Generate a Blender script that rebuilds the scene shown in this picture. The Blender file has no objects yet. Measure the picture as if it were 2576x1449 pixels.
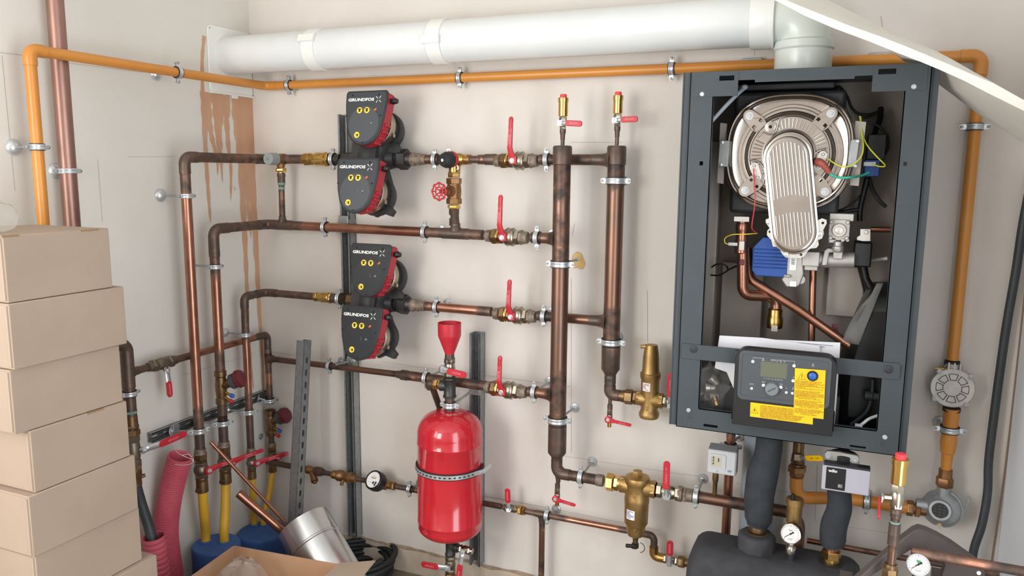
import bpy, bmesh, math, random
from mathutils import Vector as V, Matrix
from mathutils.geometry import tessellate_polygon
random.seed(7)
SC = bpy.context.scene
COL = SC.collection
W, H, F = 2576, 1449, 1929.1
CAM = V((2.14675, -2.45, 1.56343))
_ya, _pi, _ro = math.radians(22.8356), math.radians(8.5919), math.radians(0.4997)
_f = V((-math.sin(_ya) * math.cos(_pi), math.cos(_ya) * math.cos(_pi), -math.sin(_pi)))
_r0 = V((math.cos(_ya), math.sin(_ya), 0)); _u0 = _r0.cross(_f)
_r = _r0 * math.cos(_ro) + _u0 * math.sin(_ro); _u = _u0 * math.cos(_ro) - _r0 * math.sin(_ro)
X, Y, Z = V((1, 0, 0)), V((0, 1, 0)), V((0, 0, 1))
FR = V((0, -1, 0))                      # towards the room, away from the back wall

# The camera was solved from the photo; these turn a sighting (x, y) into a point of the room
# on a plane at a known distance from the back wall, the left wall or the floor.
def sight(x, y): return _f + _r * ((x - W / 2) / F) - _u * ((y - H / 2) / F)
def B(x, y, o):
    d = sight(x, y); return CAM + d * ((-o - CAM.y) / d.y)
def L(x, y, o):
    d = sight(x, y); return CAM + d * ((o - CAM.x) / d.x)
def G(x, y, z):
    d = sight(x, y); return CAM + d * ((z - CAM.z) / d.z)
def mpp(P): return (V(P) - CAM).dot(_f) / F      # metres per sighted unit at P

def frame(d):
    d = d.normalized()
    a = Z if abs(d.z) < .9 else X
    u = d.cross(a).normalized()
    return u, d.cross(u).normalized()

def fillet(pts, rad, n=8):
    pts = [V(p) for p in pts]
    if len(pts) < 3 or rad <= 0: return pts
    out = [pts[0]]
    for i in range(1, len(pts) - 1):
        a, b, c = pts[i - 1], pts[i], pts[i + 1]
        d1, d2 = (a - b), (c - b)
        l1, l2 = d1.length, d2.length
        d1.normalize(); d2.normalize()
        ang = math.acos(max(-1, min(1, d1.dot(d2))))
        if ang > math.pi - .02 or ang < .02: out.append(b); continue
        t = min(rad / math.tan(ang / 2), l1 * .49, l2 * .49)
        rr = t * math.tan(ang / 2)
        bis = (d1 + d2).normalized(); cen = b + bis * (rr / math.sin(ang / 2))
        s, e = b + d1 * t - cen, b + d2 * t - cen
        tot = s.angle(e); ax = s.cross(e).normalized()
        for k in range(n + 1):
            out.append(cen + Matrix.Rotation(tot * k / n, 3, ax) @ s)
    out.append(pts[-1])
    return out

def smoothpts(pts, n=8):
    pts = [V(p) for p in pts]; out = []
    P = [pts[0] * 2 - pts[1]] + pts + [pts[-1] * 2 - pts[-2]]
    for i in range(1, len(P) - 2):
        a, b, c, d = P[i - 1], P[i], P[i + 1], P[i + 2]
        for k in range(n):
            t = k / n
            out.append(.5 * ((2 * b) + (c - a) * t + (2 * a - 5 * b + 4 * c - d) * t * t + (3 * b - a - 3 * c + d) * t ** 3))
    out.append(pts[-1]); return out

class MB:
    def __init__(s): s.v, s.f, s.m, s.burns, s.cur = [], [], [], [], 0
    def add(s, vs, fs, mat=None):
        o = len(s.v); s.v += [V(p) for p in vs]
        for f in fs: s.f.append([o + i for i in f]); s.m.append(s.cur if mat is None else mat)
        return s
    def burn(s, P, rad, k=1.0): s.burns.append((V(P), rad, k)); return s
    def tube(s, pts, r, seg=18, cap=True, mat=None, step=.03, bend=0, closed=False, flat=None, up=None):
        pts = fillet(pts, bend) if bend else [V(p) for p in pts]
        q = [pts[0]]
        for a, b in zip(pts, pts[1:]):
            n = max(1, int((b - a).length / step)) if step else 1
            for k in range(1, n + 1): q.append(a.lerp(b, k / n))
        n = len(q); cum = [0]
        for a, b in zip(q, q[1:]): cum.append(cum[-1] + (b - a).length)
        tot = cum[-1] or 1
        tan = []
        for i in range(n):
            if closed: t = q[(i + 1) % n] - q[i - 1]
            else: t = q[min(i + 1, n - 1)] - q[max(i - 1, 0)]
            tan.append(t.normalized() if t.length > 1e-9 else (tan[-1] if tan else X))
        u, v = frame(tan[0])
        if up is not None:
            u = (V(up) - tan[0] * V(up).dot(tan[0])).normalized(); v = tan[0].cross(u)
        vs, fs = [], []
        for i in range(n):
            if i:
                ax = tan[i - 1].cross(tan[i])
                if ax.length > 1e-7:
                    R = Matrix.Rotation(tan[i - 1].angle(tan[i]), 3, ax.normalized()); u = R @ u; v = R @ v
            rr = r(cum[i] / tot) if callable(r) else (r[min(i, len(r) - 1)] if isinstance(r, (list, tuple)) else r)
            fl = flat or 1
            for k in range(seg):
                a = 2 * math.pi * k / seg
                vs.append(q[i] + u * (rr * math.cos(a)) + v * (rr * fl * math.sin(a)))
        for i in range(n - (0 if closed else 1)):
            j = (i + 1) % n
            for k in range(seg):
                l = (k + 1) % seg
                fs.append((i * seg + k, i * seg + l, j * seg + l, j * seg + k))
        if cap and not closed:
            fs.append(list(range(seg))[::-1]); fs.append([(n - 1) * seg + k for k in range(seg)])
        return s.add(vs, fs, mat)
    def lathe(s, o, d, prof, seg=24, mat=None, phase=0, cap=True, u=None):
        d = V(d).normalized(); o = V(o)
        if u is None: u, v = frame(d)
        else: u = V(u).normalized(); v = d.cross(u)
        vs, fs = [], []
        for t, r in prof:
            for k in range(seg):
                a = 2 * math.pi * k / seg + phase
                vs.append(o + d * t + u * (r * math.cos(a)) + v * (r * math.sin(a)))
        n = len(prof)
        for i in range(n - 1):
            for k in range(seg):
                l = (k + 1) % seg
                fs.append((i * seg + k, i * seg + l, (i + 1) * seg + l, (i + 1) * seg + k))
        if cap: fs.append(list(range(seg))[::-1]); fs.append([(n - 1) * seg + k for k in range(seg)])
        return s.add(vs, fs, mat)
    def hex(s, o, d, t0, t1, r, mat=None, phase=.3, u=None):
        c = min(.002, (t1 - t0) * .2)
        return s.lathe(o, d, [(t0, r * .92), (t0 + c, r), (t1 - c, r), (t1, r * .92)], 6, mat, phase, u=u)
    def cyl(s, a, b, r, seg=20, mat=None):
        a, b = V(a), V(b); return s.lathe(a, b - a, [(0, r), ((b - a).length, r)], seg, mat)
    def ball(s, c, r, d=Z, sq=1, seg=20, n=10, mat=None):
        return s.lathe(c, d, [(-r * sq * math.cos(math.pi * k / n), max(1e-5, r * math.sin(math.pi * k / n))) for k in range(n + 1)], seg, mat)
    def box(s, c, x, y, z, mat=None):
        c, x, y, z = V(c), V(x), V(y), V(z)
        vs = [c + x * a + y * b + z * e for a in (-1, 1) for b in (-1, 1) for e in (-1, 1)]
        return s.add(vs, [(0, 1, 3, 2), (4, 6, 7, 5), (0, 4, 5, 1), (2, 3, 7, 6), (0, 2, 6, 4), (1, 5, 7, 3)], mat)
    def bx(s, x0, x1, y0, y1, z0, z1, mat=None):
        return s.box(((x0 + x1) / 2, (y0 + y1) / 2, (z0 + z1) / 2), (abs(x1 - x0) / 2, 0, 0), (0, abs(y1 - y0) / 2, 0), (0, 0, abs(z1 - z0) / 2), mat)
    def prism(s, poly, w, holes=(), mat=None):
        """poly: coplanar 3D points, extruded by the vector w; holes: loops cut right through"""
        w = V(w); loops = [[V(p) for p in poly]] + [[V(p) for p in h] for h in holes]
        flat = [p for l in loops for p in l]; n = len(flat)
        tris = tessellate_polygon(loops)
        fs = [tuple(t) for t in tris] + [tuple(i + n for i in reversed(t)) for t in tris]
        if not holes: fs = [tuple(range(n)), tuple(range(2 * n - 1, n - 1, -1))]
        o = 0
        for l in loops:
            k = len(l)
            for i in range(k): j = (i + 1) % k; fs.append((o + i, o + j, o + j + n, o + i + n))
            o += k
        return s.add(flat + [p + w for p in flat], fs, mat)
    def face(s, pts, mat=None): return s.add(pts, [tuple(range(len(pts)))], mat)
    def grid(s, rows, mat=None, closed=False):
        n, k = len(rows), len(rows[0]); fs = []
        for i in range(n - 1):
            for j in range(k if closed else k - 1):
                l = (j + 1) % k
                fs.append((i * k + j, i * k + l, (i + 1) * k + l, (i + 1) * k + j))
        return s.add([p for r in rows for p in r], fs, mat)

def rrect(c, u, v, w, h, r, n=5):
    c, u, v = V(c), V(u), V(v); r = min(r, w / 2 - 1e-5, h / 2 - 1e-5); out = []
    for cx, cy, a0 in ((1, 1, 0), (-1, 1, 90), (-1, -1, 180), (1, -1, 270)):
        for k in range(n + 1):
            a = math.radians(a0 + 90 * k / n)
            out.append(c + u * (cx * (w / 2 - r) + r * math.cos(a)) + v * (cy * (h / 2 - r) + r * math.sin(a)))
    return out
def ring(c, u, v, r, n=20, ry=None):
    c, u, v = V(c), V(u), V(v); ry = ry or r
    return [c + u * (r * math.cos(2 * math.pi * k / n)) + v * (ry * math.sin(2 * math.pi * k / n)) for k in range(n)]

def build(name, mb, mats, parent=None, origin=None, sharp=38, bevel=0, solid=0, sub=0):
    mats = mats if isinstance(mats, (list, tuple)) else [mats]
    if parent is not None:
        p = parent; origin = V((0, 0, 0))
        while p is not None: origin = origin + V(p.location); p = p.parent
    if origin is None:
        lo = V([min(p[i] for p in mb.v) for i in range(3)]); hi = V([max(p[i] for p in mb.v) for i in range(3)])
        origin = V(((lo.x + hi.x) / 2, (lo.y + hi.y) / 2, lo.z))
    me = bpy.data.meshes.new(name)
    me.from_pydata([tuple(p - origin) for p in mb.v], [], mb.f)
    for m in mats: me.materials.append(M(m) if isinstance(m, str) else m)
    me.polygons.foreach_set('material_index', mb.m)
    bm = bmesh.new(); bm.from_mesh(me); bmesh.ops.recalc_face_normals(bm, faces=bm.faces); bm.to_mesh(me); bm.free()
    if sharp:
        me.polygons.foreach_set('use_smooth', [True] * len(me.polygons))
        me.set_sharp_from_angle(angle=math.radians(sharp))
    if mb.burns:
        at = me.attributes.new('burn', 'FLOAT', 'POINT')
        vals = []
        for p in mb.v:
            b = 0
            for P, rad, k in mb.burns:
                t = 1 - (p - P).length / rad
                if t > 0: b = max(b, k * min(1, t * 2.2))
            vals.append(b)
        at.data.foreach_set('value', vals)
    me.update()
    o = bpy.data.objects.new(name, me); COL.objects.link(o)
    if parent is not None: o.parent = parent
    else: o.location = origin
    if solid: md = o.modifiers.new('solid', 'SOLIDIFY'); md.thickness = solid; md.offset = 0
    if bevel:
        md = o.modifiers.new('bevel', 'BEVEL'); md.width = bevel; md.segments = 2; md.limit_method = 'ANGLE'; md.angle_limit = math.radians(40); md.harden_normals = False
    if sub: md = o.modifiers.new('sub', 'SUBSURF'); md.levels = sub; md.render_levels = sub
    return o

LABELS = {}
def tag(o, label, cat, group=None):
    o['label'] = label; o['category'] = cat
    if group: o['group'] = group
    return o
def thing(name, label, cat, loc, group=None):
    o = bpy.data.objects.new(name, None); COL.objects.link(o); o.location = V(loc)
    o.empty_display_size = .02
    return tag(o, label, cat, group)
def single(name, label, cat, mb, mats, group=None, **k): return tag(build(name, mb, mats, **k), label, cat, group)
def struct(name, mb, mats, **k):
    o = build(name, mb, mats, **k); o['kind'] = 'structure'; return o

def text_mb(mb, s, c, u, v, size, depth=.0006, bold=0.0, wide=1.0, mat=None, align='CENTER', fit=None):
    cu = bpy.data.curves.new('letters', 'FONT'); cu.body = s; cu.size = size; cu.align_x = align; cu.align_y = 'CENTER'
    cu.resolution_u = 2; cu.offset = bold; cu.extrude = 0
    ob = bpy.data.objects.new('letters', cu)
    me = bpy.data.meshes.new_from_object(ob)
    c, u, v = V(c), V(u).normalized(), V(v).normalized(); n = u.cross(v)
    if fit and len(me.vertices): wide = min(wide, fit / max(1e-6, max(p.co.x for p in me.vertices) - min(p.co.x for p in me.vertices)))
    vs = [c + u * (p.co.x * wide) + v * p.co.y + n * depth for p in me.vertices]
    fs = [tuple(p.vertices) for p in me.polygons]
    mb.add(vs, fs, mat)
    bpy.data.objects.remove(ob); bpy.data.curves.remove(cu); bpy.data.meshes.remove(me)
    return mb

# ------------------------------------------------------------------ materials
_M = {}
def srgb(*c): return tuple(((x / 255) / 12.92 if x / 255 <= .04045 else ((x / 255 + .055) / 1.055) ** 2.4) for x in c) + (1,)
SPEC = {}
def M(name):
    if name in _M: return _M[name]
    m = bpy.data.materials.new(name); m.use_nodes = True
    nt = m.node_tree; N = nt.nodes; bs = N['Principled BSDF']; lk = nt.links.new
    sp = SPEC[name]; _M[name] = m
    c1 = sp['c']; c2 = sp.get('c2', c1)
    bs.inputs['Roughness'].default_value = sp.get('r', .5); bs.inputs['Metallic'].default_value = sp.get('m', 0)
    bs.inputs['Specular IOR Level'].default_value = sp.get('spec', .5)
    if 'coat' in sp: bs.inputs['Coat Weight'].default_value = sp['coat']; bs.inputs['Coat Roughness'].default_value = sp.get('coatr', .15)
    if 'tr' in sp: bs.inputs['Transmission Weight'].default_value = sp['tr']; bs.inputs['IOR'].default_value = sp.get('ior', 1.45)
    if 'alpha' in sp: bs.inputs['Alpha'].default_value = sp['alpha']
    tc = N.new('ShaderNodeTexCoord'); geo = N.new('ShaderNodeNewGeometry')
    pos = geo.outputs['Position'] if sp.get('world', True) else tc.outputs['Object']
    mp = N.new('ShaderNodeMapping'); lk(pos, mp.inputs['Vector']); mp.inputs['Scale'].default_value = sp.get('map', (1, 1, 1))
    nz = N.new('ShaderNodeTexNoise'); nz.inputs['Scale'].default_value = sp.get('s', 20); nz.inputs['Detail'].default_value = sp.get('d', 4); nz.inputs['Roughness'].default_value = .6
    lk(mp.outputs['Vector'], nz.inputs['Vector'])
    rp = N.new('ShaderNodeValToRGB'); e = rp.color_ramp.elements
    e[0].position = sp.get('p0', .35); e[1].position = sp.get('p1', .65); e[0].color = c1; e[1].color = c2
    if 'c3' in sp: k = e.new(sp.get('p2', .8)); k.color = sp['c3']
    lk(nz.outputs['Fac'], rp.inputs['Fac']); out = rp.outputs['Color']
    if 'burn' in sp:
        at = N.new('ShaderNodeAttribute'); at.attribute_name = 'burn'
        n2 = N.new('ShaderNodeTexNoise'); n2.inputs['Scale'].default_value = 55; n2.inputs['Detail'].default_value = 3; lk(geo.outputs['Position'], n2.inputs['Vector'])
        ad = N.new('ShaderNodeMath'); ad.operation = 'MULTIPLY_ADD'; lk(at.outputs['Fac'], ad.inputs[0]); ad.inputs[1].default_value = 1.5; lk(n2.outputs['Fac'], ad.inputs[2])
        mr = N.new('ShaderNodeMapRange'); lk(ad.outputs[0], mr.inputs['Value']); mr.inputs['From Min'].default_value = .95; mr.inputs['From Max'].default_value = 1.5
        mx = N.new('ShaderNodeMix'); mx.data_type = 'RGBA'; lk(mr.outputs[0], mx.inputs['Factor']); lk(out, mx.inputs[6])
        n3 = N.new('ShaderNodeTexNoise'); n3.inputs['Scale'].default_value = 30; n3.inputs['Detail'].default_value = 4; lk(geo.outputs['Position'], n3.inputs['Vector'])
        r3 = N.new('ShaderNodeValToRGB'); q = r3.color_ramp.elements; q[0].position = .38; q[0].color = sp['burn']; q[1].position = .66; q[1].color = sp['burn2']; k = q.new(.72); k.color = sp.get('burn3', sp['burn2']); lk(n3.outputs['Fac'], r3.inputs['Fac'])
        lk(r3.outputs['Color'], mx.inputs[7]); out = mx.outputs[2]
        rr = N.new('ShaderNodeMapRange'); lk(mr.outputs[0], rr.inputs['Value']); rr.inputs['To Min'].default_value = sp.get('r', .3); rr.inputs['To Max'].default_value = .5
        lk(rr.outputs[0], bs.inputs['Roughness'])
        m2 = N.new('ShaderNodeMapRange'); lk(mr.outputs[0], m2.inputs['Value']); m2.inputs['To Min'].default_value = sp.get('m', 1); m2.inputs['To Max'].default_value = .55
        lk(m2.outputs[0], bs.inputs['Metallic'])
    lk(out, bs.inputs['Base Color'])
    if sp.get('bump'):
        nb = N.new('ShaderNodeTexNoise'); nb.inputs['Scale'].default_value = sp.get('bs', 80); nb.inputs['Detail'].default_value = 3; lk(mp.outputs['Vector'], nb.inputs['Vector'])
        bp = N.new('ShaderNodeBump'); bp.inputs['Strength'].default_value = sp['bump']; bp.inputs['Distance'].default_value = sp.get('bd', .002)
        lk(nb.outputs['Fac'], bp.inputs['Height']); lk(bp.outputs['Normal'], bs.inputs['Normal'])
    if 'emit' in sp: bs.inputs['Emission Color'].default_value = sp['emit']; bs.inputs['Emission Strength'].default_value = sp.get('es', 1)
    return m
def S(name, c, **k): SPEC[name] = dict(c=srgb(*c), **{a: (srgb(*b) if a in ('c2', 'c3', 'burn', 'burn2', 'burn3', 'emit') else b) for a, b in k.items()})

S('wall', (222, 216, 209), c2=(214, 207, 199), c3=(226, 221, 214), s=2.2, d=6, r=.85, spec=.25, bump=.12, bs=45, bd=.004)
S('wall_l', (224, 220, 212), c2=(218, 213, 204), s=2.0, d=6, r=.85, spec=.25, bump=.12, bs=45, bd=.004)
S('wall_r', (236, 238, 242), c2=(232, 234, 239), s=2, r=.7, spec=.3, bump=.1, bs=45)  # paler and bluer than the other walls: daylight put into the colour
S('ceiling', (228, 226, 222), r=.9)
S('concrete', (150, 136, 120), c2=(112, 100, 88), c3=(170, 158, 142), s=9, d=8, r=.95, bump=.5, bs=120, spec=.2)
S('skirt', (205, 192, 174), c2=(188, 172, 152), s=14, d=7, r=.95, bump=.35, bs=90, spec=.2)
S('crack', (150, 128, 106), c2=(178, 158, 136), s=50, r=1, spec=.1)
S('pencil', (172, 164, 157), r=1, spec=.1)
S('stain', (204, 158, 124), c2=(210, 170, 140), c3=(192, 142, 106), s=16, d=5, r=.8, spec=.25, map=(1, 1, .25), alpha=.9)
S('copper', (180, 130, 108), c2=(158, 110, 90), s=14, d=5, r=.3, m=.88, burn=(84, 72, 66), burn2=(130, 100, 85), burn3=(170, 128, 104))
S('copper_aged', (118, 94, 81), c2=(136, 100, 82), c3=(102, 80, 68), s=9, d=6, r=.36, m=.8, burn=(66, 57, 53), burn2=(116, 87, 72), burn3=(186, 124, 94))
S('copper_dark', (84, 74, 69), c2=(108, 87, 75), c3=(146, 108, 88), p2=.75, s=26, d=5, r=.45, m=.55)
S('copper_big', (166, 130, 118), c2=(138, 104, 94), c3=(190, 156, 144), s=9, d=6, r=.4, m=.8, map=(1, 1, .35))
S('brass', (196, 160, 98), c2=(180, 142, 84), s=20, r=.3, m=1)
S('brass_bright', (222, 186, 112), c2=(210, 172, 100), s=20, r=.22, m=1)
S('brass_dark', (140, 112, 78), c2=(112, 90, 66), c3=(156, 128, 88), s=24, r=.42, m=.85)
S('brass_cast', (180, 150, 98), c2=(166, 134, 84), s=40, r=.48, m=.9, bump=.3, bs=420, bd=.0006)
S('bronze', (156, 118, 80), c2=(138, 102, 68), s=30, r=.45, m=.85, bump=.2, bs=300, bd=.0006)
S('nickel', (180, 172, 156), c2=(160, 152, 136), s=18, r=.3, m=1)
S('nickel_dull', (140, 132, 116), c2=(118, 108, 94), s=18, r=.45, m=.85)
S('zinc', (214, 218, 220), c2=(196, 201, 205), s=30, r=.3, m=.6)
S('zinc_dull', (168, 172, 172), c2=(150, 154, 154), s=16, r=.42, m=.6)
S('galv', (158, 162, 163), c2=(140, 144, 146), c3=(172, 176, 177), s=60, d=6, r=.4, m=.6)
S('tin', (222, 224, 224), c2=(208, 210, 210), s=8, r=.22, m=.9)
S('gunk', (150, 138, 124), c2=(110, 92, 78), c3=(170, 160, 148), s=60, d=6, r=.6, m=.4, bump=.6, bs=200)
S('verdigris', (120, 168, 158), c2=(110, 130, 118), s=60, r=.8)
S('iron', (78, 78, 76), c2=(64, 64, 62), s=40, r=.45, m=.7, bump=.25, bs=300, bd=.0006)
S('cast_black', (52, 52, 53), c2=(44, 44, 45), s=30, r=.5, bump=.25, bs=260, bd=.0008)
S('gas', (208, 140, 62), c2=(201, 132, 55), s=5, r=.33, spec=.5)
S('pvc', (226, 228, 226), c2=(220, 223, 222), s=3, r=.28, spec=.5)
S('pvc_ring', (234, 235, 230), r=.32)
S('pvc_elbow', (216, 222, 214), r=.25)
S('board', (238, 234, 224), c2=(230, 225, 213), s=6, r=.7, spec=.3)
S('rubber', (34, 35, 36), r=.6)
S('black', (22, 22, 23), r=.45)
S('hose', (58, 63, 66), c2=(50, 54, 57), s=12, r=.5)  # black hose lightened, haze is put into the colour
S('foam', (62, 66, 71), c2=(53, 56, 60), s=25, r=.85, bump=.35, bs=140, spec=.25)  # black foam with a veil of haze painted into its tone
S('epp', (70, 70, 73), c2=(58, 58, 61), c3=(80, 78, 78), s=16, d=6, r=.75, bump=.25, bs=300, bd=.001, spec=.3)  # dark shell raised to grey, imitating haze over it
S('red', (194, 42, 56), c2=(184, 36, 50), s=20, r=.42)
S('red_dark', (104, 36, 44), r=.5)
S('red_pump', (178, 40, 54), r=.42)
S('red_tank', (196, 40, 52), c2=(188, 35, 47), s=5, r=.16, coat=.6, coatr=.05, bump=.03, bs=30)
S('red_seal', (228, 62, 70), r=.45)
S('pump_face', (58, 62, 66), r=.38)
S('pump_edge', (40, 43, 46), r=.4)
S('pump_disc', (78, 82, 86), r=.32)
S('pump_disc_dark', (54, 57, 60), r=.25)
S('white', (236, 236, 232), r=.5)
S('yellow', (250, 222, 74), r=.5)
S('label_yellow', (255, 200, 10), r=.45)
S('orange', (196, 104, 58), r=.5)
S('orange_rim', (226, 160, 60), r=.5)
S('ink', (26, 24, 22), r=.7)
S('anth', (68, 75, 79), c2=(64, 71, 75), s=10, r=.5, spec=.35)
S('anth_dark', (44, 48, 52), r=.55)
S('inner', (168, 159, 150), c2=(158, 149, 140), s=4, r=.45, m=.3)
S('inner_dark', (38, 39, 41), r=.6)
S('back_sheet', (146, 137, 128), c2=(136, 127, 118), s=4, r=.5, m=.3)
S('liner', (34, 36, 38), r=.7)
S('slot', (12, 12, 13), r=.8)
S('alu', (186, 178, 170), c2=(172, 163, 155), s=9, r=.24, m=1)
S('alu_cast', (192, 188, 182), c2=(176, 172, 166), s=30, r=.45, m=.6, bump=.2, bs=250, bd=.0006)
S('alu_plate', (204, 200, 192), r=.4, m=.6)
S('alu_grey', (172, 176, 178), c2=(156, 160, 163), s=30, r=.4, m=.6, bump=.2, bs=250, bd=.0006)
S('scale', (196, 188, 168), r=.5)
S('chrome', (226, 226, 226), r=.1, m=1)
S('blue', (32, 78, 156), c2=(28, 70, 142), s=20, r=.5)
S('blue_cap', (36, 100, 190), r=.35)
S('blue_foam', (62, 102, 168), c2=(54, 92, 154), s=12, r=.6, bump=.2, bs=80)
S('yellow_pipe', (226, 178, 56), c2=(216, 168, 48), s=10, r=.5)
S('pink', (202, 92, 108), c2=(192, 82, 98), s=10, r=.5)
S('card', (174, 155, 138), c2=(169, 150, 133), s=5, d=3, r=.9, spec=.2)
S('card_edge', (150, 122, 94), r=.95)
S('card_in', (188, 150, 118), c2=(178, 140, 108), s=4, d=6, r=.9, spec=.2)
S('paper', (232, 232, 236), r=.8)
S('grey_box', (198, 200, 202), r=.5)
S('grey_lid', (166, 168, 170), r=.5)
S('lilac', (186, 184, 196), c2=(182, 180, 192), r=.4)
S('grey_cap', (146, 152, 150), r=.5)
S('pipe_grey', (150, 160, 168), r=.45)
S('lcd', (104, 108, 88), r=.25, spec=.6)
S('lcd_glass', (112, 116, 92), r=.15)
S('panel_grey', (74, 78, 82), r=.5)
S('panel_black', (24, 25, 26), r=.45)
S('knob', (120, 126, 128), r=.45)
S('green_wire', (60, 178, 150), r=.4)
S('yg_wire', (204, 208, 60), r=.4)
S('red_wire', (214, 60, 68), r=.4)
S('boot', (160, 78, 66), r=.5)
S('white_cable', (226, 228, 230), r=.5)
S('glass', (250, 250, 250), r=.05, tr=1, ior=1.2)
S('film', (236, 234, 230), c2=(246, 245, 242), s=20, r=.25, tr=.75, ior=1.05, alpha=.42)
S('bottle', (240, 244, 242), r=.12, tr=.9, ior=1.06, alpha=.45)
S('green', (60, 150, 90), r=.5)
S('brown_cover', (92, 82, 80), c2=(80, 71, 69), s=14, r=.7, bump=.2, bs=150)
S('cord', (140, 112, 92), r=.7)
S('resin', (214, 178, 110), c2=(196, 156, 88), s=60, r=.35, bump=.5, bs=100)
# ------------------------------------------------------------------ room
RX = 2.635; FY = -3.3; CZ = 2.62
m = MB(); m.bx(-.12, RX + .12, 0, .12, -.1, CZ + .1); wall_back = struct('wall_back', m, 'wall')
LY0, LY1, LZ0, LZ1 = -3.05, -2.0, .9, 2.1      # left wall; unseen opening added to light the right wall
m = MB()
for y0_, y1_, z0_, z1_ in ((FY, LY0, -.1, CZ + .1), (LY1, 0, -.1, CZ + .1), (LY0, LY1, LZ1, CZ + .1), (LY0, LY1, -.1, LZ0)): m.bx(-.12, 0, y0_, y1_, z0_, z1_)
wall_left = struct('wall_left', m, 'wall_l')
# right wall with an open doorway beside the camera
RY0, RY1, RZ1 = -2.35, -1.35, 2.1
m = MB()
for y0_, y1_, z0_, z1_ in ((FY, RY0, -.1, CZ + .1), (RY1, 0, -.1, CZ + .1), (RY0, RY1, RZ1, CZ + .1), (RY0, RY1, -.1, 0)): m.bx(RX, RX + .12, y0_, y1_, z0_, z1_)
struct('wall_right', m, 'wall_r')
m = MB(); m.bx(-.12, RX + .12, FY - .12, .12, -.1, 0); struct('floor', m, 'concrete')
m = MB(); m.bx(-.12, RX + .12, FY - .12, .12, CZ, CZ + .1); struct('ceiling', m, 'ceiling')
# front wall behind the camera with a window on its left
WX0, WX1, WZ0, WZ1 = .08, .80, .75, 2.25
m = MB()
for x0, x1, z0, z1 in ((-.12, WX0, 0, CZ), (WX0, WX1, 0, WZ0), (WX0, WX1, WZ1, CZ), (WX1, RX + .12, 0, CZ)):
    m.bx(x0, x1, FY - .12, FY, z0, z1)
struct('wall_front', m, 'wall')

# coarse concrete strip under the boards and the open joint above it
za, zb = B(930, 1356, 0).z, B(1360, 1449, 0).z
m = MB(); m.bx(.002, RX, -.004, 0, 0, za - .004); struct('baseboard_back', m, 'skirt')
m = MB()
pts = []
rows = [[], []]
for i in range(90):
    x = .42 + (RX - .42) * i / 89; w = .003 + .005 * random.random(); zc = za + .002 * math.sin(i * .7) + random.uniform(-.002, .002)
    rows[0].append(V((x, -.0055, zc - w))); rows[1].append(V((x, -.0055, zc + w)))
m.grid(rows); struct('trim_1', m, 'crack')

def strip(m, pts, w, nrm):
    """a thin flat line lying on a wall"""
    rows = [[], []]
    for i, p in enumerate(pts):
        t = (pts[min(i + 1, len(pts) - 1)] - pts[max(i - 1, 0)]).normalized(); s = t.cross(nrm).normalized()
        ww = w[i] if isinstance(w, list) else w
        rows[0].append(p - s * ww / 2); rows[1].append(p + s * ww / 2)
    m.grid(rows)
# pencil setting-out lines
m = MB()
for pts, w in (([(1021, 920), (1100, 929), (1434, 972)], .0012), ([(1381, 1141), (1720, 1194)], .001), ([(1217, 1248), (1372, 1276)], .0016), ([(1406, 1283), (1663, 1335)], .001),
               ([(1437, 700), (1437, 1140)], .001), ([(1435, 358), (1566, 358)], .001), ([(1440, 592), (1445, 562)], .001), ([(1720, 1192), (1780, 1203)], .001), ([(1628, 730), (1629, 860)], .0012),
               ([(680, 885), (745, 894)], .001), ([(960, 909), (1020, 918)], .0008), ([(1850, 1216), (2000, 1240)], .0008), ([(1960, 1236), (2060, 1250)], .0008), ([(2056, 1170), (2050, 1310)], .001),
               ([(2110, 1322), (2400, 1366)], .0008), ([(1898, 100), (1898, 140)], .001), ([(2216, 40), (2220, 70)], .0012)):
    strip(m, [B(x, y, .0012) for x, y in pts], w, FR)
build('pencil_line', m, 'pencil', wall_back)
m = MB()
for pts, w in (([(0, 132), (120, 146)], .001), ([(170, 158), (363, 182)], .0008), ([(5, 140), (38, 480)], .0012), ([(246, 400), (258, 560)], .001), ([(320, 394), (440, 394)], .0008),
               ([(455, 945), (540, 920)], .0012), ([(565, 912), (640, 890)], .0008)):
    strip(m, [L(x, y, .0012) for x, y in pts], w, X)
build('pencil_line', m, 'pencil', wall_left)
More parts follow.
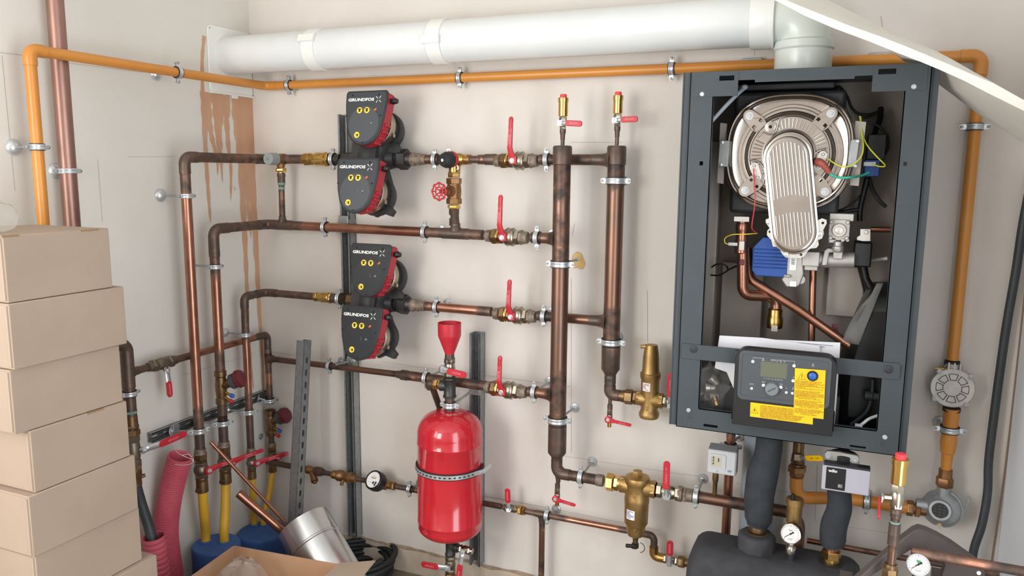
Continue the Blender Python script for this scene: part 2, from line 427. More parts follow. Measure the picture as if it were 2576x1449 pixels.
# rust coloured run marks under the flue plate, on the left wall near the corner
m = MB()
def drip(pts, w0, w1):
    P = smoothpts([L(x, y, .0008 + random.random() * .0006) for x, y in pts], 6)
    n = len(P); ws = []
    for i in range(n):
        t = i / (n - 1); ws.append((w0 * (1 - t) + w1 * t) * (1 + .18 * math.sin(i * 1.7 + w0 * 9e3)) * (1 if t < .93 else max(.2, (1 - t) / .07)))
    strip(m, P, ws, X)
k = .0021
drip([(514, 90), (509, 150), (510, 230), (514, 300), (519, 380)], 7 * k, 8 * k)
drip([(511, 230), (514, 300), (519, 400), (524, 480), (530, 560)], 13 * k, 6 * k)
for pts, a, b in (([(522, 232), (526, 300), (534, 350), (546, 395), (548, 440)], 18, 5), ([(540, 236), (545, 300), (550, 360), (556, 400), (560, 460)], 18, 4),
                  ([(553, 236), (557, 290), (554, 330), (560, 380)], 18, 4), ([(566, 240), (570, 300), (575, 370), (581, 420), (581, 505)], 16, 6),
                  ([(572, 238), (576, 280), (574, 300)], 12, 3), ([(592, 240), (598, 320), (606, 400), (612, 520), (618, 640), (622, 740), (626, 840)], 24, 8),
                  ([(604, 240), (612, 320), (617, 400), (622, 480), (628, 560), (632, 600)], 24, 4), ([(622, 242), (628, 320), (632, 400), (638, 520), (646, 640), (652, 760), (660, 900), (664, 1040)], 28, 8),
                  ([(634, 250), (637, 320), (640, 380), (644, 420)], 13, 4), ([(590, 470), (592, 480)], 3, 2), ([(626, 840), (632, 920), (638, 980)], 8, 4), ([(613, 244), (616, 262)], 40, 36), ([(540, 238), (545, 258)], 40, 30), ([(612, 250), (616, 320)], 34, 14)):
    drip(pts, a * k * .96, b * k * .75)
build('rust_run', m, 'stain', wall_left)
m = MB()   # torn ragged patch of hardened resin beside the pipe bracket
c = B(1455, 657, .001); q = mpp(c)
poly = [(-14, -14), (-4, -24), (8, -20), (14, -6), (19, 4), (14, 18), (6, 20), (-2, 15), (-12, 18), (-17, 4)]
pp = [c + X * (a * q) - Z * (b * q) for a, b in poly]
m.prism(pp, FR * .004); build('resin_patch', m, 'resin', wall_back, bevel=.0015)

# ------------------------------------------------------------------ camera, light
cam = bpy.data.cameras.new('camera'); cam.sensor_width = 36; cam.lens = F / W * 36; cam.clip_start = .02
co = bpy.data.objects.new('camera', cam); COL.objects.link(co)
R = Matrix((_r, _u, -_f)).transposed(); co.matrix_world = Matrix.Translation(CAM) @ R.to_4x4(); SC.camera = co
w = bpy.data.worlds.new('daylight'); SC.world = w; w.use_nodes = True
bg = w.node_tree.nodes['Background']; bg.inputs[0].default_value = (.86, .93, 1, 1); bg.inputs[1].default_value = 1.6
def area(name, x0, x1, z0, z1, e, col, y=FY - .02):
    l = bpy.data.lights.new(name, 'AREA'); l.shape = 'RECTANGLE'; l.size = x1 - x0; l.size_y = z1 - z0; l.energy = e; l.color = col
    o = bpy.data.objects.new(name, l); COL.objects.link(o); o.location = ((x0 + x1) / 2, y, (z0 + z1) / 2); o.rotation_euler = (math.radians(90), 0, 0)
    return o
area('window_daylight', WX0, WX1, WZ0, WZ1, 44, (1, .97, .93))
l = bpy.data.lights.new('doorway_daylight', 'AREA'); l.shape = 'RECTANGLE'; l.size = RZ1 - .1; l.size_y = RY1 - RY0; l.energy = 33; l.color = (.90, .95, 1)
o = bpy.data.objects.new('doorway_daylight', l); COL.objects.link(o); o.location = (RX + .02, (RY0 + RY1) / 2, RZ1 / 2); o.rotation_euler = (0, math.radians(90), 0)
l = bpy.data.lights.new('added_side_light', 'AREA'); l.shape = 'RECTANGLE'; l.size = LZ1 - LZ0; l.size_y = LY1 - LY0; l.energy = 27; l.color = (.88, .94, 1)  # added cool light in the unseen left opening, brightens the right wall
o = bpy.data.objects.new('added_side_light', l); COL.objects.link(o); o.location = (-.02, (LY0 + LY1) / 2, (LZ0 + LZ1) / 2); o.rotation_euler = (0, math.radians(-90), 0)
SC.view_settings.view_transform = 'Standard'; SC.view_settings.look = 'None'; SC.view_settings.gamma = 1; SC.view_settings.use_curve_mapping = False
SC.view_settings.exposure = -.17
SC.cycles.use_denoising = True
SC.cycles.max_bounces = 10; SC.cycles.diffuse_bounces = 5; SC.cycles.glossy_bounces = 5; SC.cycles.transparent_max_bounces = 12
# ------------------------------------------------------------------ plumbing kit
CG = 'zinc pipe clamps'
def clamp(label, P, axis, r, ears, wall=None, front=None, w=.015, lin=True, dome=False, rodr=.004, tilt=0, group=CG):
    P = V(P); axis = V(axis).normalized(); ears = V(ears); ears = (ears - axis * ears.dot(axis)).normalized()
    if front is None: front = axis.cross(ears)
    front = V(front).normalized()
    t = thing('pipe_clamp', label, 'clamp', P, group)
    m = MB(); ri, ro = r + .0022, r + .005
    h = w / 2
    m.lathe(P, axis, [(-h, ri), (-h, ro - .001), (-h * .75, ro), (-h * .45, ro), (-h * .2, ro - .0012), (h * .2, ro - .0012), (h * .45, ro), (h * .75, ro), (h, ro - .001), (h, ri)], 28, cap=False)
    for s in (-1, 1):
        for k in (-1, 1):       # two pressed ears a side
            c = P + ears * (s * (ro + .0065)) + front * (k * .0026)
            poly = []
            for i in range(9):
                a = -math.pi / 2 + math.pi * i / 8
                poly.append(c + ears * (s * (.003 + .006 * math.cos(a))) + axis * (h * .85 * math.sin(a)))
            poly += [c - ears * (s * .010) + axis * (h * .9), c - ears * (s * .010) - axis * (h * .9)]
            m.prism([p - front * .0009 for p in poly], front * .0018)
    build('band', m, 'zinc', t)
    if lin:
        m = MB(); m.lathe(P, axis, [(-h - .002, r + .0003), (-h - .002, r + .004), (-h - .0005, r + .0042), (-h - .0005, r + .002), (h + .0005, r + .002), (h + .0005, r + .0042), (h + .002, r + .004), (h + .002, r + .0003)], 24, cap=False)
        build('rubber_lining', m, 'rubber', t)
    for s in (-1, 1):
        m = MB(); c = P + ears * (s * (ro + .010))
        m.lathe(c, front, [(-.012, .0022), (.0035, .0022), (.0035, .0045), (.006, .0045), (.007, .003)], 12)
        build('screw', m, 'zinc_dull', t)
    if wall is not None:
        wall = V(wall); d = (wall - P); l = d.length; d.normalize()
        m = MB(); m.cyl(P + d * (r + .002), wall, rodr, 10); build('rod', m, 'zinc_dull', t)
        m = MB()
        if dome: m.lathe(wall, -d, [(0.0005, .023), (.003, .023), (.010, .019), (.016, .011), (.018, .004)], 22)
        else: m.lathe(wall, -d, [(0.0005, .0175), (.0015, .018), (.003, .0165), (.004, .008), (.009, .006), (.010, .004)], 22)
        build('rose_plate', m, 'zinc', t)
    return t

def pipe(name, label, pts, r, mat, bend=0, burns=(), group=None, cat='pipe', seg=20, loc=None, step=.02):
    t = thing(name, label, cat, loc if loc is not None else pts[0], group)
    m = MB()
    for b in burns: m.burn(*b)
    m.tube(pts, r, seg=seg, bend=bend, step=step)
    build('tube', m, mat, t)
    return t
def elbow(t, a, b, c, r, bend, ext=.02, mat='copper_dark', name='elbow', grow=.0018):
    a, b, c = V(a), V(b), V(c); d1, d2 = (a - b).normalized(), (c - b).normalized()
    ang = d1.angle(d2); tt = bend / math.tan(ang / 2) + ext
    m = MB(); m.tube([b + d1 * tt, b, b + d2 * tt], r + grow, bend=bend, step=.008, seg=20); return build(name, m, mat, t)
def sleeve(t, P, d, l, r, mat='copper_dark', name='coupling', grow=.0018):
    d = V(d).normalized(); P = V(P); g = r + grow
    m = MB(); m.lathe(P, d, [(-l / 2, r), (-l / 2 + .001, g), (-l * .06, g), (0, g + .0006), (l * .06, g), (l / 2 - .001, g), (l / 2, r)], 22); return build(name, m, mat, t)
def tee(t, P, d, bd, l, r, rb, lb, mat='copper_dark', name='tee'):
    d = V(d).normalized(); bd = V(bd).normalized(); P = V(P); m = MB(); g = r + .0018
    m.lathe(P, d, [(-l / 2, r), (-l / 2 + .001, g), (l / 2 - .001, g), (l / 2, r)], 22)
    m.lathe(P, bd, [(r * .5, rb + .006), (r + .002, rb + .005), (r + .007, rb + .0018), (lb - .001, rb + .0018), (lb, rb)], 22)
    return build(name, m, mat, t)
def along(a, b, t): return V(a).lerp(V(b), t)

def lever_long(t, hub, d, n, L_, mat='red', letters='CASTER', side=.004, hubr=.0125):
    """bent die-cast lever: round hub, narrow arm with a rounded tip and a raised panel with lettering"""
    d = V(d).normalized(); n = V(n).normalized(); s = d.cross(n).normalized()
    m = MB(); hub = V(hub)
    m.lathe(hub, n, [(-.006, hubr), (.003, hubr), (.005, hubr * .9)], 24)
    m.box(hub + s * hubr * .55 + d * .002, s * .007, d * hubr * .95, n * .0045)
    A = hub + d * .006; Bp = hub + d * (L_ * .30) + n * .010 + s * side * -1.4; C = hub + d * L_ + n * .014 - s * side * -.2
    def sec(p, w, th): return [p + s * w + n * th, p + s * (w * .7) + n * (th * 1.3), p - s * (w * .7) + n * (th * 1.3), p - s * w + n * th, p - s * w - n * th, p + s * w - n * th]
    rows = []
    for k, (u, w) in enumerate(((0, .0105), (.12, .0098), (.26, .0082), (.32, .0080), (.45, .0076), (.6, .0072), (.78, .0066), (.84, .0062), (.87, .0066), (.94, .0070), (.975, .0058), (1, .003))):
        p = A.lerp(Bp, u / .3) if u < .3 else Bp.lerp(C, (u - .3) / .7)
        rows.append(sec(p, w, .0034 if u < .97 else .002))
    m.grid(rows, closed=True); m.face(rows[-1]); m.face(rows[0][::-1])
    o = build('lever', m, mat, t)
    m = MB(); p0, p1 = Bp.lerp(C, .04), Bp.lerp(C, .62); dd = (p1 - p0).normalized(); nn = s.cross(dd) if s.cross(dd).dot(n) > 0 else -s.cross(dd)
    for e in (-1, 1): m.box(p0.lerp(p1, .5) + s * (e * .0052) + nn * .0044, dd * ((p1 - p0).length / 2), s * .0007, nn * .0007)
    up = dd; rt = -nn.cross(dd) if False else dd
    text_mb(m, letters, p0.lerp(p1, .40) + nn * .0045, dd, nn.cross(dd), .0085, .0004, bold=.0002)
    text_mb(m, '25', p0.lerp(p1, .86) + nn * .0045, dd, nn.cross(dd), .006, .0004)
    build('lettering', m, SPEC_LET(mat), o)
    m = MB(); m.lathe(hub, n, [(.004, .0085), (.0055, .0085), (.006, .007)], 20); m.hex(hub, n, .006, .011, .0066); m.lathe(hub, n, [(.011, .003), (.0135, .003)], 4)
    build('stem_nut', m, 'zinc', t)
    return o
S('red_let', (226, 130, 138), r=.5)
S('red_let_dark', (120, 18, 28), r=.6)
def SPEC_LET(mat): return 'red_let'

def big_valve(label, hub, a, k=1.0, L_=.138, lev=Z, n=FR, group='red lever ball valves on the copper rows', letters='CASTER'):
    """full bore valve: brass union nut on the left, nickel body, long red lever standing up"""
    hub = V(hub); a = V(a).normalized(); n = V(n); n = (n - a * n.dot(a)).normalized()
    c = hub - n * (.034 * k)
    t = thing('ball_valve', label, 'valve', c, group)
    def P(*p): return [(x * .001 * k, r * .001 * k) for x, r in p]
    m = MB()
    m.hex(c, a, -.024 * k, -.008 * k, .0245 * k, u=n, phase=.1)
    m.lathe(c, a, P((-10, 20), (-8, 24), (-2, 27.5), (6, 29.5), (16, 29.5), (26, 28.5), (31, 25), (34, 21), (34, 20)), 28)
    for e in (4, 22): m.lathe(c, a, P((e, 29), (e, 30.6), (e + 1.5, 30.6), (e + 1.5, 29)), 28)
    m.hex(c, a, .033 * k, .047 * k, .0255 * k, u=n, phase=.1)
    m.lathe(c, n, P((20, 13), (31, 12.5), (33, 10)), 20)
    build('body', m, 'nickel', t)
    m = MB(); m.hex(c, a, -.052 * k, -.034 * k, .0265 * k, u=n, phase=.1); m.lathe(c, a, P((-58, 21), (-52, 23), (-50, 24)), 24); build('union_nut', m, 'brass_dark', t)
    m = MB(); m.lathe(c, a, P((-34, 22), (-33, 23.5), (-31, 23.5)), 24); m.hex(c, a, -.032 * k, -.025 * k, .0255 * k, u=n, phase=.1); build('union_collar', m, 'brass_bright', t)
    m = MB(); m.hex(c, a, .0475 * k, .058 * k, .0245 * k, u=n, phase=.35); m.lathe(c, a, P((58, 22), (64, 21), (68, 20), (74, 19.5), (76, 18)), 24); build('end_adapter', m, 'gunk', t)
    m = MB(); m.lathe(c, a, P((-78, 18), (-76, 19.5), (-66, 20.5), (-62, 20), (-57, 22)), 24); build('inlet_adapter', m, 'gunk', t)
    lever_long(t, hub, lev, n, L_, letters=letters)
    return t

def small_valve(label, c, a, n, lev, r=.011, L_=.085, tag_='BENDER', body='nickel', group='small red handled ball valves', steel=.35, wide=1.0, tail=True, reach=1.0, lift=.006):
    """pipe valve with a pressed steel lever in a red sleeve"""
    c = V(c); a = V(a).normalized(); n = V(n); n = (n - a * n.dot(a)).normalized(); lev = V(lev).normalized()
    t = thing('ball_valve', label, 'valve', c, group)
    k = r / .011
    m = MB(); P = lambda *p: [(x * .001 * k * reach, q * .001 * k) for x, q in p]
    m.hex(c, a, -.022 * k * reach, -.012 * k * reach, .0135 * k, u=n, phase=.1); m.hex(c, a, .012 * k * reach, .022 * k * reach, .0135 * k, u=n, phase=.1)
    m.lathe(c, a, P((-13, 10.5), (-9, 12.5), (0, 13.5), (9, 12.5), (13, 10.5)), 22)
    m.lathe(c, n, [(.008 * k, .0065 * k), (.019 * k, .006 * k)], 16)
    if tail: m.lathe(c, a, P((-30, 9.5), (-22, 10.5)), 18); m.lathe(c, a, P((22, 10.5), (30, 9.5)), 18)
    build('body', m, body, t)
    h = c + n * (.019 * k)
    s = lev.cross(n).normalized()
    w = .0078 * wide * (k ** .5)
    e1 = h + lev * (L_ * steel) + n * lift
    m = MB(); m.lathe(h, n, [(0, .009 * k ** .5), (.0025, .009 * k ** .5)], 18); m.box(h - lev * .004 + n * .0012, lev * .008, s * w, n * .0012)
    m.grid([[h + s * w + n * .0025, h - s * w + n * .0025], [h + lev * (L_ * steel * .45) + s * w + n * .0025, h + lev * (L_ * steel * .45) - s * w + n * .0025], [e1 + s * w, e1 - s * w], [h + lev * (L_ * .9) + n * (lift + .001) + s * w, h + lev * (L_ * .9) + n * (lift + .001) - s * w]])
    lv = build('lever', m, 'zinc', t, solid=.0024)
    m = MB(); p0 = h + lev * (L_ * steel) + n * (lift + .0005); p1 = h + lev * L_ + n * (lift + .0015)
    pl = rrect((p0 + p1) / 2 - n * .003, (p1 - p0).normalized(), s, (p1 - p0).length, w * 2 + .004, w + .001)
    q = [p for p in pl]; m.prism(q, n * .006)
    sl = build('handle_sleeve', m, 'red', lv, bevel=.0014)
    m = MB()
    uu = (p1 - p0).normalized()
    if uu.x < -.3 or uu.z < -.9: uu = uu
    text_mb(m, tag_, (p0 + p1) / 2 + n * .0032, uu, n.cross(uu), w * 1.05, .0003, bold=.0001)
    build('lettering', m, 'red_let', sl)
    m = MB(); m.lathe(h, n, [(.002, .0055), (.0045, .0055)], 16); m.hex(h, n, .0045, .009, .0055); build('stem_nut', m, 'zinc', t)
    return t
# ------------------------------------------------------------------ flue
fz = 1.985; fo = .13; fr = .068
t = thing('flue_plate', 'square white wall plate that the white flue pipe enters', 'wall plate', (0, -fo, fz))
c = V((.0, -.115, (L(518, 60, 0).z + L(527, 232, 0).z) / 2)); hh = (L(518, 60, 0).z - L(527, 232, 0).z)
m = MB(); m.prism(rrect(c + X * .001, Y, Z, .222, hh, .018), X * .006, holes=[ring(V((.001, -fo, fz)), Y, Z, fr * .9, 32)]); build('plate', m, 'pvc_ring', t, bevel=.001)
m = MB(); m.bx(.001, .014, -.226, -.004, c.z - hh / 2 - .002, c.z - hh / 2 + .004); m.bx(.001, .009, -.115, -.088, c.z - hh / 2 - .012, c.z - hh / 2); build('drip_lip', m, 'pvc_ring', t)
for dy in (-.1, .095):
    m = MB(); m.lathe(c + V((.0065, dy, hh / 2 - .012 if dy < 0 else hh / 2 - .026)), X, [(0, .003), (.001, .003)], 10); build('screw', m, 'zinc_dull', t)
ex = B(2020, 150, fo).x; x0f = B(1922, 50, fo).x
t = thing('flue_pipe', 'thick white plastic flue pipe running along the top of the wall', 'flue pipe', (.6, -fo, fz))
m = MB(); m.lathe((.002, -fo, fz), X, [(0, fr), (.001, fr), (.42, fr), (.9, fr), (1.4, fr), (x0f - .02, fr)], 48); build('tube', m, 'pvc', t)
for px, lp in ((803, 0), (1112, 1)):
    cx = B(px, 125, fo).x
    m = MB(); m.lathe((cx, -fo, fz), X, [(-.025, fr), (-.025, fr + .005), (.025, fr + .005), (.025, fr)], 48)
    d = V((0, -1, -.02 if lp else .45)).normalized()
    m.box(V((cx - .004, -fo, fz)) + d * (fr + .006), X * .032, d * .005, d.cross(X) * .013); build('joint_collar', m, 'pvc_ring', t)
t = thing('flue_elbow', 'white plastic flue elbow turning down into the boiler top', 'flue elbow', (ex, -fo, fz))
m = MB(); x0 = B(1922, 50, fo).x
m.lathe((x0, -fo, fz), X, [(-.032, fr), (-.032, fr + .006), (-.028, fr + .008), (.024, fr + .008), (.025, fr + .011), (.031, fr + .011), (.032, fr + .002)], 48); build('socket', m, 'pvc_ring', t)
m = MB(); m.tube([(x0, -fo, fz), (ex, -fo, fz), (ex, -fo, 1.83)], fr + .001, seg=40, bend=.075, step=.01); build('bend', m, 'pvc_elbow', t)
zt = B(2020, 118, fo).z
m = MB(); m.lathe((ex, -fo, 1.826), Z, [(0, fr + .004), (.004, fr + .007), (zt - 1.838, fr + .007), (zt - 1.833, fr + .011), (zt - 1.815, fr + .011), (zt - 1.811, fr + .004)], 48); build('collar', m, 'pvc_elbow', t)

# ------------------------------------------------------------------ gas pipe (orange)
gr = .0155; GO = .036
g0 = L(74, 131, .1); gA = V((.1, g0.y, 1.881)); gB = V((.1, -GO, 1.881)); gx = B(2470, 140, GO).x; gC = V((gx, -GO, 1.879)); gD = B(2405, 906, GO)
t = pipe('gas_pipe', 'long orange painted gas pipe running round two walls', [gA - Z * 1.1, gA, gB, gC, V((gx, -GO, gD.z))], gr, 'gas', bend=.03, cat='gas pipe', loc=gC)
elbow(t, gA - Z, gA, gB, gr, .03, .012, 'gas', grow=.0022); elbow(t, gA, gB, gC, gr, .03, .02, 'gas', grow=.001); elbow(t, gB, gC, gC - Z, gr, .03, .02, 'gas', grow=.0022)
def on(a, b, px):   # point of the line a-b seen at picture column px
    lo, hi = 0., 1.
    f = lambda t: W / 2 + F * ((a.lerp(b, t) - CAM).dot(_r)) / ((a.lerp(b, t) - CAM).dot(_f))
    s = f(1) > f(0)
    for _ in range(40):
        mid = (lo + hi) / 2
        if (f(mid) < px) == s: lo = mid
        else: hi = mid
    return a.lerp(b, lo)
def onv(a, b, py):
    lo, hi = 0., 1.
    f = lambda t: H / 2 - F * ((a.lerp(b, t) - CAM).dot(_u)) / ((a.lerp(b, t) - CAM).dot(_f))
    s = f(1) > f(0)
    for _ in range(40):
        mid = (lo + hi) / 2
        if (f(mid) < py) == s: lo = mid
        else: hi = mid
    return a.lerp(b, lo)
def wl(P): return V((0, P.y, P.z))
def wb(P): return V((P.x, 0, P.z))
P = onv(gA, gA - Z, 370); clamp('zinc clamp with a dome plate on the upright orange gas pipe at the left', P, Z, gr, Y, wl(P), X, dome=True)
P = on(gA, gB, 447); clamp('zinc clamp on the orange gas pipe where it runs along the left wall', P, Y, gr, Z, wl(P), dome=True)
P = on(gB, gC, 727); clamp('zinc clamp on the orange gas pipe close to the corner', P, X, gr, Z, wb(P) + X * .01, FR)
P = on(gB, gC, 1157); clamp('zinc clamp on the orange gas pipe above the middle of the pipework', P, X, gr, Z, wb(P), FR)
P = on(gB, gC, 1690); clamp('zinc clamp on the orange gas pipe just left of the boiler', P, X, gr, Z, wb(P), FR)
P = onv(gC, gC - Z, 319); clamp('zinc clamp on the orange gas pipe right of the boiler', P, Z, gr + .001, X, wb(P), FR)
for px in (1893, 2213):
    p = B(px, 150 if px < 2000 else 136, .012); m = MB(); m.box(p, X * .028, Y * .011, Z * .004); single('pipe_bracket', 'flat grey bracket showing above the gas pipe ' + ('left of the white flue elbow' if px < 2000 else 'right of the white flue elbow'), 'bracket', m, 'zinc_dull', 'flat brackets above the gas pipe', bevel=.002)

# big bare copper riser in the far left
P = L(160, 290, .055); bc = V((.055, P.y, 0))
t = pipe('copper_riser', 'thick dull copper riser behind the orange gas pipe on the left wall', [bc + Z * .25, bc + Z * CZ], .0235, 'copper_big', loc=bc + Z * .25)
P = onv(bc + Z * 2, bc + Z, 430); clamp('zinc clamp with a dome plate on the thick copper riser', P, Z, .0235, Y, wl(P), X, dome=True, lin=False)

# ------------------------------------------------------------------ copper rows
XC = .12                 # distance of the upright pipes from the left wall
M1o, M2o = .150, .085
m1 = B(1410, 650, M1o); m1.z = 0; m2 = B(1545, 600, M2o); m2.z = 0
z1 = B(1040, 401, M2o).z; z3 = B(1200, 781, M2o).z
z2 = B(1390, 600, M1o).z; z4 = B(1370, 990, M1o).z
y1 = -.477; y2 = -.363; y3 = -.203
rr = .0172; r3 = .0142
# row 1
c1 = V((XC, y1, z1)); k1 = V((XC, -M2o, z1)); e1 = V((m2.x, -M2o, z1)); c1b = V((XC, y1, L(498, 1076, XC).z))
ch = on(k1, e1, 770); pl = on(k1, e1, 868); pr = on(k1, e1, 1085)
t = pipe('copper_pipe', 'copper pipe rising at the far left of the four and turning into the top row', [c1b, c1, k1, ch], rr, 'copper', bend=.026, cat='pipe', loc=c1b,
         burns=[(c1, .16, 1), (c1b, .10, .9), (k1, .14, 1), (ch, .14, 1), (along(c1, k1, .5), .12, .75)], group='copper pipe runs')
elbow(t, c1b, c1, k1, rr, .026, .03); elbow(t, c1, k1, ch, rr, .026, .02)
# row 2
c2 = V((XC, y2, z2)); k2 = V((XC - .005, -.075, z2)); e2 = V((m1.x, -M1o, z2)); c2b = V((XC, y2, L(556, 1058, XC).z)); c2m = onv(c2, c2b, 940)
v2 = on(k2, e2, 1215)
t = pipe('copper_pipe', 'copper pipe rising second from the left and turning into the second row', [c2m, c2, k2, v2], rr, 'copper', bend=.03, loc=c2m,
         burns=[(c2, .22, 1), (k2, .2, 1), (on(k2, e2, 1130), .13, 1), (v2, .1, 1), (c2m, .12, .9), (on(k2, e2, 711), .14, 1)], group='copper pipe runs')
elbow(t, c2b, c2, k2, rr, .03, .045); elbow(t, c2, k2, v2, rr, .03, .02)
tp = on(k2, e2, 711); tee(t, tp, X, Z, .085, rr, .0115, .034); tp2 = on(k2, e2, 1146); tee(t, tp2, X, Z, .10, rr, .0145, .036)
sleeve(t, onv(c2, c2b, 634), Z, .035, rr)
# row 3
r3b = V((.10, y3, L(629, 1028, .10).z)); c3 = V((.10, y3, z3)); k3 = V((.10, -M2o, z3)); e3 = V((m2.x, -M2o, z3)); ch3 = on(k3, e3, 792)
t = pipe('copper_pipe', 'thinner copper pipe rising third from the left and turning into the third row', [r3b, c3, k3, ch3], r3, 'copper', bend=.024, loc=r3b,
         burns=[(c3, .2, 1), (k3, .2, 1), (ch3, .2, 1), (r3b, .09, .8), (along(c3, r3b, .25), .08, .9)], group='copper pipe runs')
elbow(t, r3b, c3, k3, r3, .024, .02); elbow(t, c3, k3, ch3, r3, .024, .03)
# row 4 with its riser in the corner
z4c = L(672, 905, .06).z
c4t = V((.06, -.038, L(668, 842, .06).z)); c4b = V((.06, -.038, L(679, 1008, .06).z)); t4 = V((.06, -.038, z4c + .004))
e4 = V((m1.x, -M1o, z4)); k4 = B(1012, 943, .125); bl = L(418, 890, .06); bl = V((.06, L(440, 888, .06).y, c4t.z))
v4 = on(k4, e4, 1208)
t = pipe('copper_pipe', 'copper branch along the left wall that drops into the corner beside the cut slotted channel', [bl, c4t, c4b], .0125, 'copper', bend=.022, loc=c4b,
         burns=[(c4t, .1, 1), (bl, .1, 1), (c4b, .1, .8), (t4, .08, 1)], group='copper pipe runs')
elbow(t, bl, c4t, c4b, .0125, .022, .03); tee(t, t4, Z, X, .05, .0125, .0125, .028)
sleeve(t, c4t - Z * .075, Z, .04, .0125)
t = pipe('copper_pipe', 'copper pipe of the fourth row behind the red funnel', [t4 + X * .012, k4, k4 + (v4 - k4) * .02], .0115, 'copper_aged', loc=k4, burns=[(t4, .1, .8), (k4, .1, 1), (along(t4, k4, .55), .08, .6)], group='copper pipe runs')
m = MB(); m.burn(k4, .1, .9).burn(v4, .12, 1).burn(along(k4, v4, .45), .05, .6).tube([k4 + X * .012, on(k4, e4, 1222)], .0172, step=.015); build('wide_tube', m, 'copper_aged', t)
m = MB(); m.lathe(k4 - X * .022, (v4 - k4), [(0, .0125), (.002, .0138), (.014, .0138), (.020, .0185), (.045, .0188), (.046, .017)], 22); build('reducer', m, 'copper_dark', t)
# left branch with the dull pipe and its valve
P0t = L(317, 862, .06); y0 = P0t.y; p0 = V((.06, y0, 0)); zb0 = onv(V((.06, y0, 1.2)), V((.06, y0, .2)), 1050).z
zt0 = c4t.z + .10
t = pipe('copper_pipe', 'dark soldered copper riser with an elbow beside the box stack', [V((.06, y0 - .12, zt0)), V((.06, y0, zt0)), V((.06, y0, zb0))], .0185, 'copper_dark', bend=.03, loc=V((.06, y0, zb0)), group='copper pipe runs')
elbow(t, V((.06, y0 - .11, zt0)), V((.06, y0, zt0)), V((.06, y0, zb0)), .0185, .03, .03)
P = onv(V((.06, y0, 1.2)), V((.06, y0, .2)), 905); P.z = c4t.z
tee(t, P, Z, Y, .10, .0185, .0125, .04)
q = V((.06, y0 + .03, c4t.z)); bl0 = V((.06, L(372, 903, .06).y, c4t.z))
m = MB(); m.tube([q, bl0], .0125, step=.02); build('branch', m, 'copper_dark', t)
m = MB(); zz = onv(V((.06, y0, 1.2)), V((.06, y0, .2)), 1036).z; m.lathe((.06, y0, zz), Z, [(-.004, .0195), (.004, .0197)], 20, cap=False); build('solder_ring', m, 'verdigris', t)
P = onv(V((.06, y0, 1.2)), V((.06, y0, .2)), 990); clamp('zinc clamp on the dark riser beside the box stack', P, Z, .0185, Y, wl(P), X)
vc = (bl0 + bl) / 2
small_valve('small ball valve with a hanging red lever on the left wall branch', vc, Y, V((.6, -.5, -.7)), V((.03, .0, -1)), r=.0175, L_=.085, body='nickel_dull', reach=1.25)

# clamps on the uprights
for lab, a, b, py, r_, w_ in (('zinc clamp below the elbow of the leftmost bright copper upright', c1, c1b, 493, rr, True), ('zinc clamp high on the second copper upright from the left', c2, c2b, 671, rr, True), ('zinc clamp on the third copper upright from the left, above the wall branch', c3, r3b, 842, r3, True)):
    P = onv(a, b, py); clamp(lab, P, Z, r_, Y, wl(P), X, lin=False, dome=(py == 493))
# slotted rail on the left wall, its clamps
zr1, zr0 = L(372, 1087, 0).z, L(372, 1115, 0).z
def channel(name, label, O, d, wv, n, l, mats='zinc_dull', w=.041, h=.041, th=.0025, pitch=.05, slot=.028, sw=.013, parent=None, cat='mounting channel', group=None, lips=.008):
    """slotted C channel: back slotted, two sides, turned-in lips; O = start on the back's centre line, n = open side"""
    d, wv, n, O = V(d).normalized(), V(wv).normalized(), V(n).normalized(), V(O)
    m = MB()
    holes = []; k = int((l - .02) / pitch)
    for i in range(k): holes.append(rrect(O + d * (.03 + pitch * i), d, wv, slot, sw, sw / 2, 3))
    m.prism([O - wv * w / 2, O + wv * w / 2, O + wv * w / 2 + d * l, O - wv * w / 2 + d * l], n * th, holes=holes)
    for s in (-1, 1):
        c = O + wv * (s * (w / 2 - th / 2)) + d * l / 2 + n * h / 2; m.box(c, d * l / 2, wv * th / 2, n * h / 2)
        c = O + wv * (s * (w / 2 - lips / 2)) + d * l / 2 + n * (h - th / 2); m.box(c, d * l / 2, wv * lips / 2, n * th / 2)
        c = O + wv * (s * (w / 2 - lips + th / 2)) + d * l / 2 + n * (h - .004); m.box(c, d * l / 2, wv * th / 2, n * .004)
    return single(name, label, cat, m, mats, group)
ra = L(372, 1101, .004); zr = ra.z
channel('mounting_channel', 'horizontal slotted zinc channel low on the left wall', V((.002, ra.y, zr)), Y, Z, X, -ra.y - .004, 'galv', w=.034, h=.022, group='slotted mounting channels')
t = thing('channel_nut', 'grey slide nut block on the wall channel above the pink corrugated hose', 'slide nut', (.024, L(437, 1080, .02).y, zr))
m = MB(); m.box((.026, L(437, 1080, .02).y, zr), X * .008, Y * .014, Z * .022); build('block', m, 'zinc_dull', t, bevel=.003)
for lab, b_, r_, dz in (('zinc clamp above the valve of the leftmost bright copper upright', c1b, rr, .0), ('zinc clamp at the foot of the second copper upright', c2b, rr, .0), ('zinc clamp at the foot of the third copper upright', r3b, r3, 0)):
    P = V((b_.x, b_.y, b_.z - .012)); clamp(lab, P, Z, r_ + .001, V((.5, 1, 0)), V((.025, b_.y - .035, zr)), X, w=.018, lin=False, rodr=.0035)
P = V((.06, -.038, c4b.z + .0)); clamp('zinc clamp above the balancing valve in the corner', P, Z, .014, V((.5, 1, 0)), V((.025, -.07, zr)), X, w=.016, lin=True, rodr=.0035)

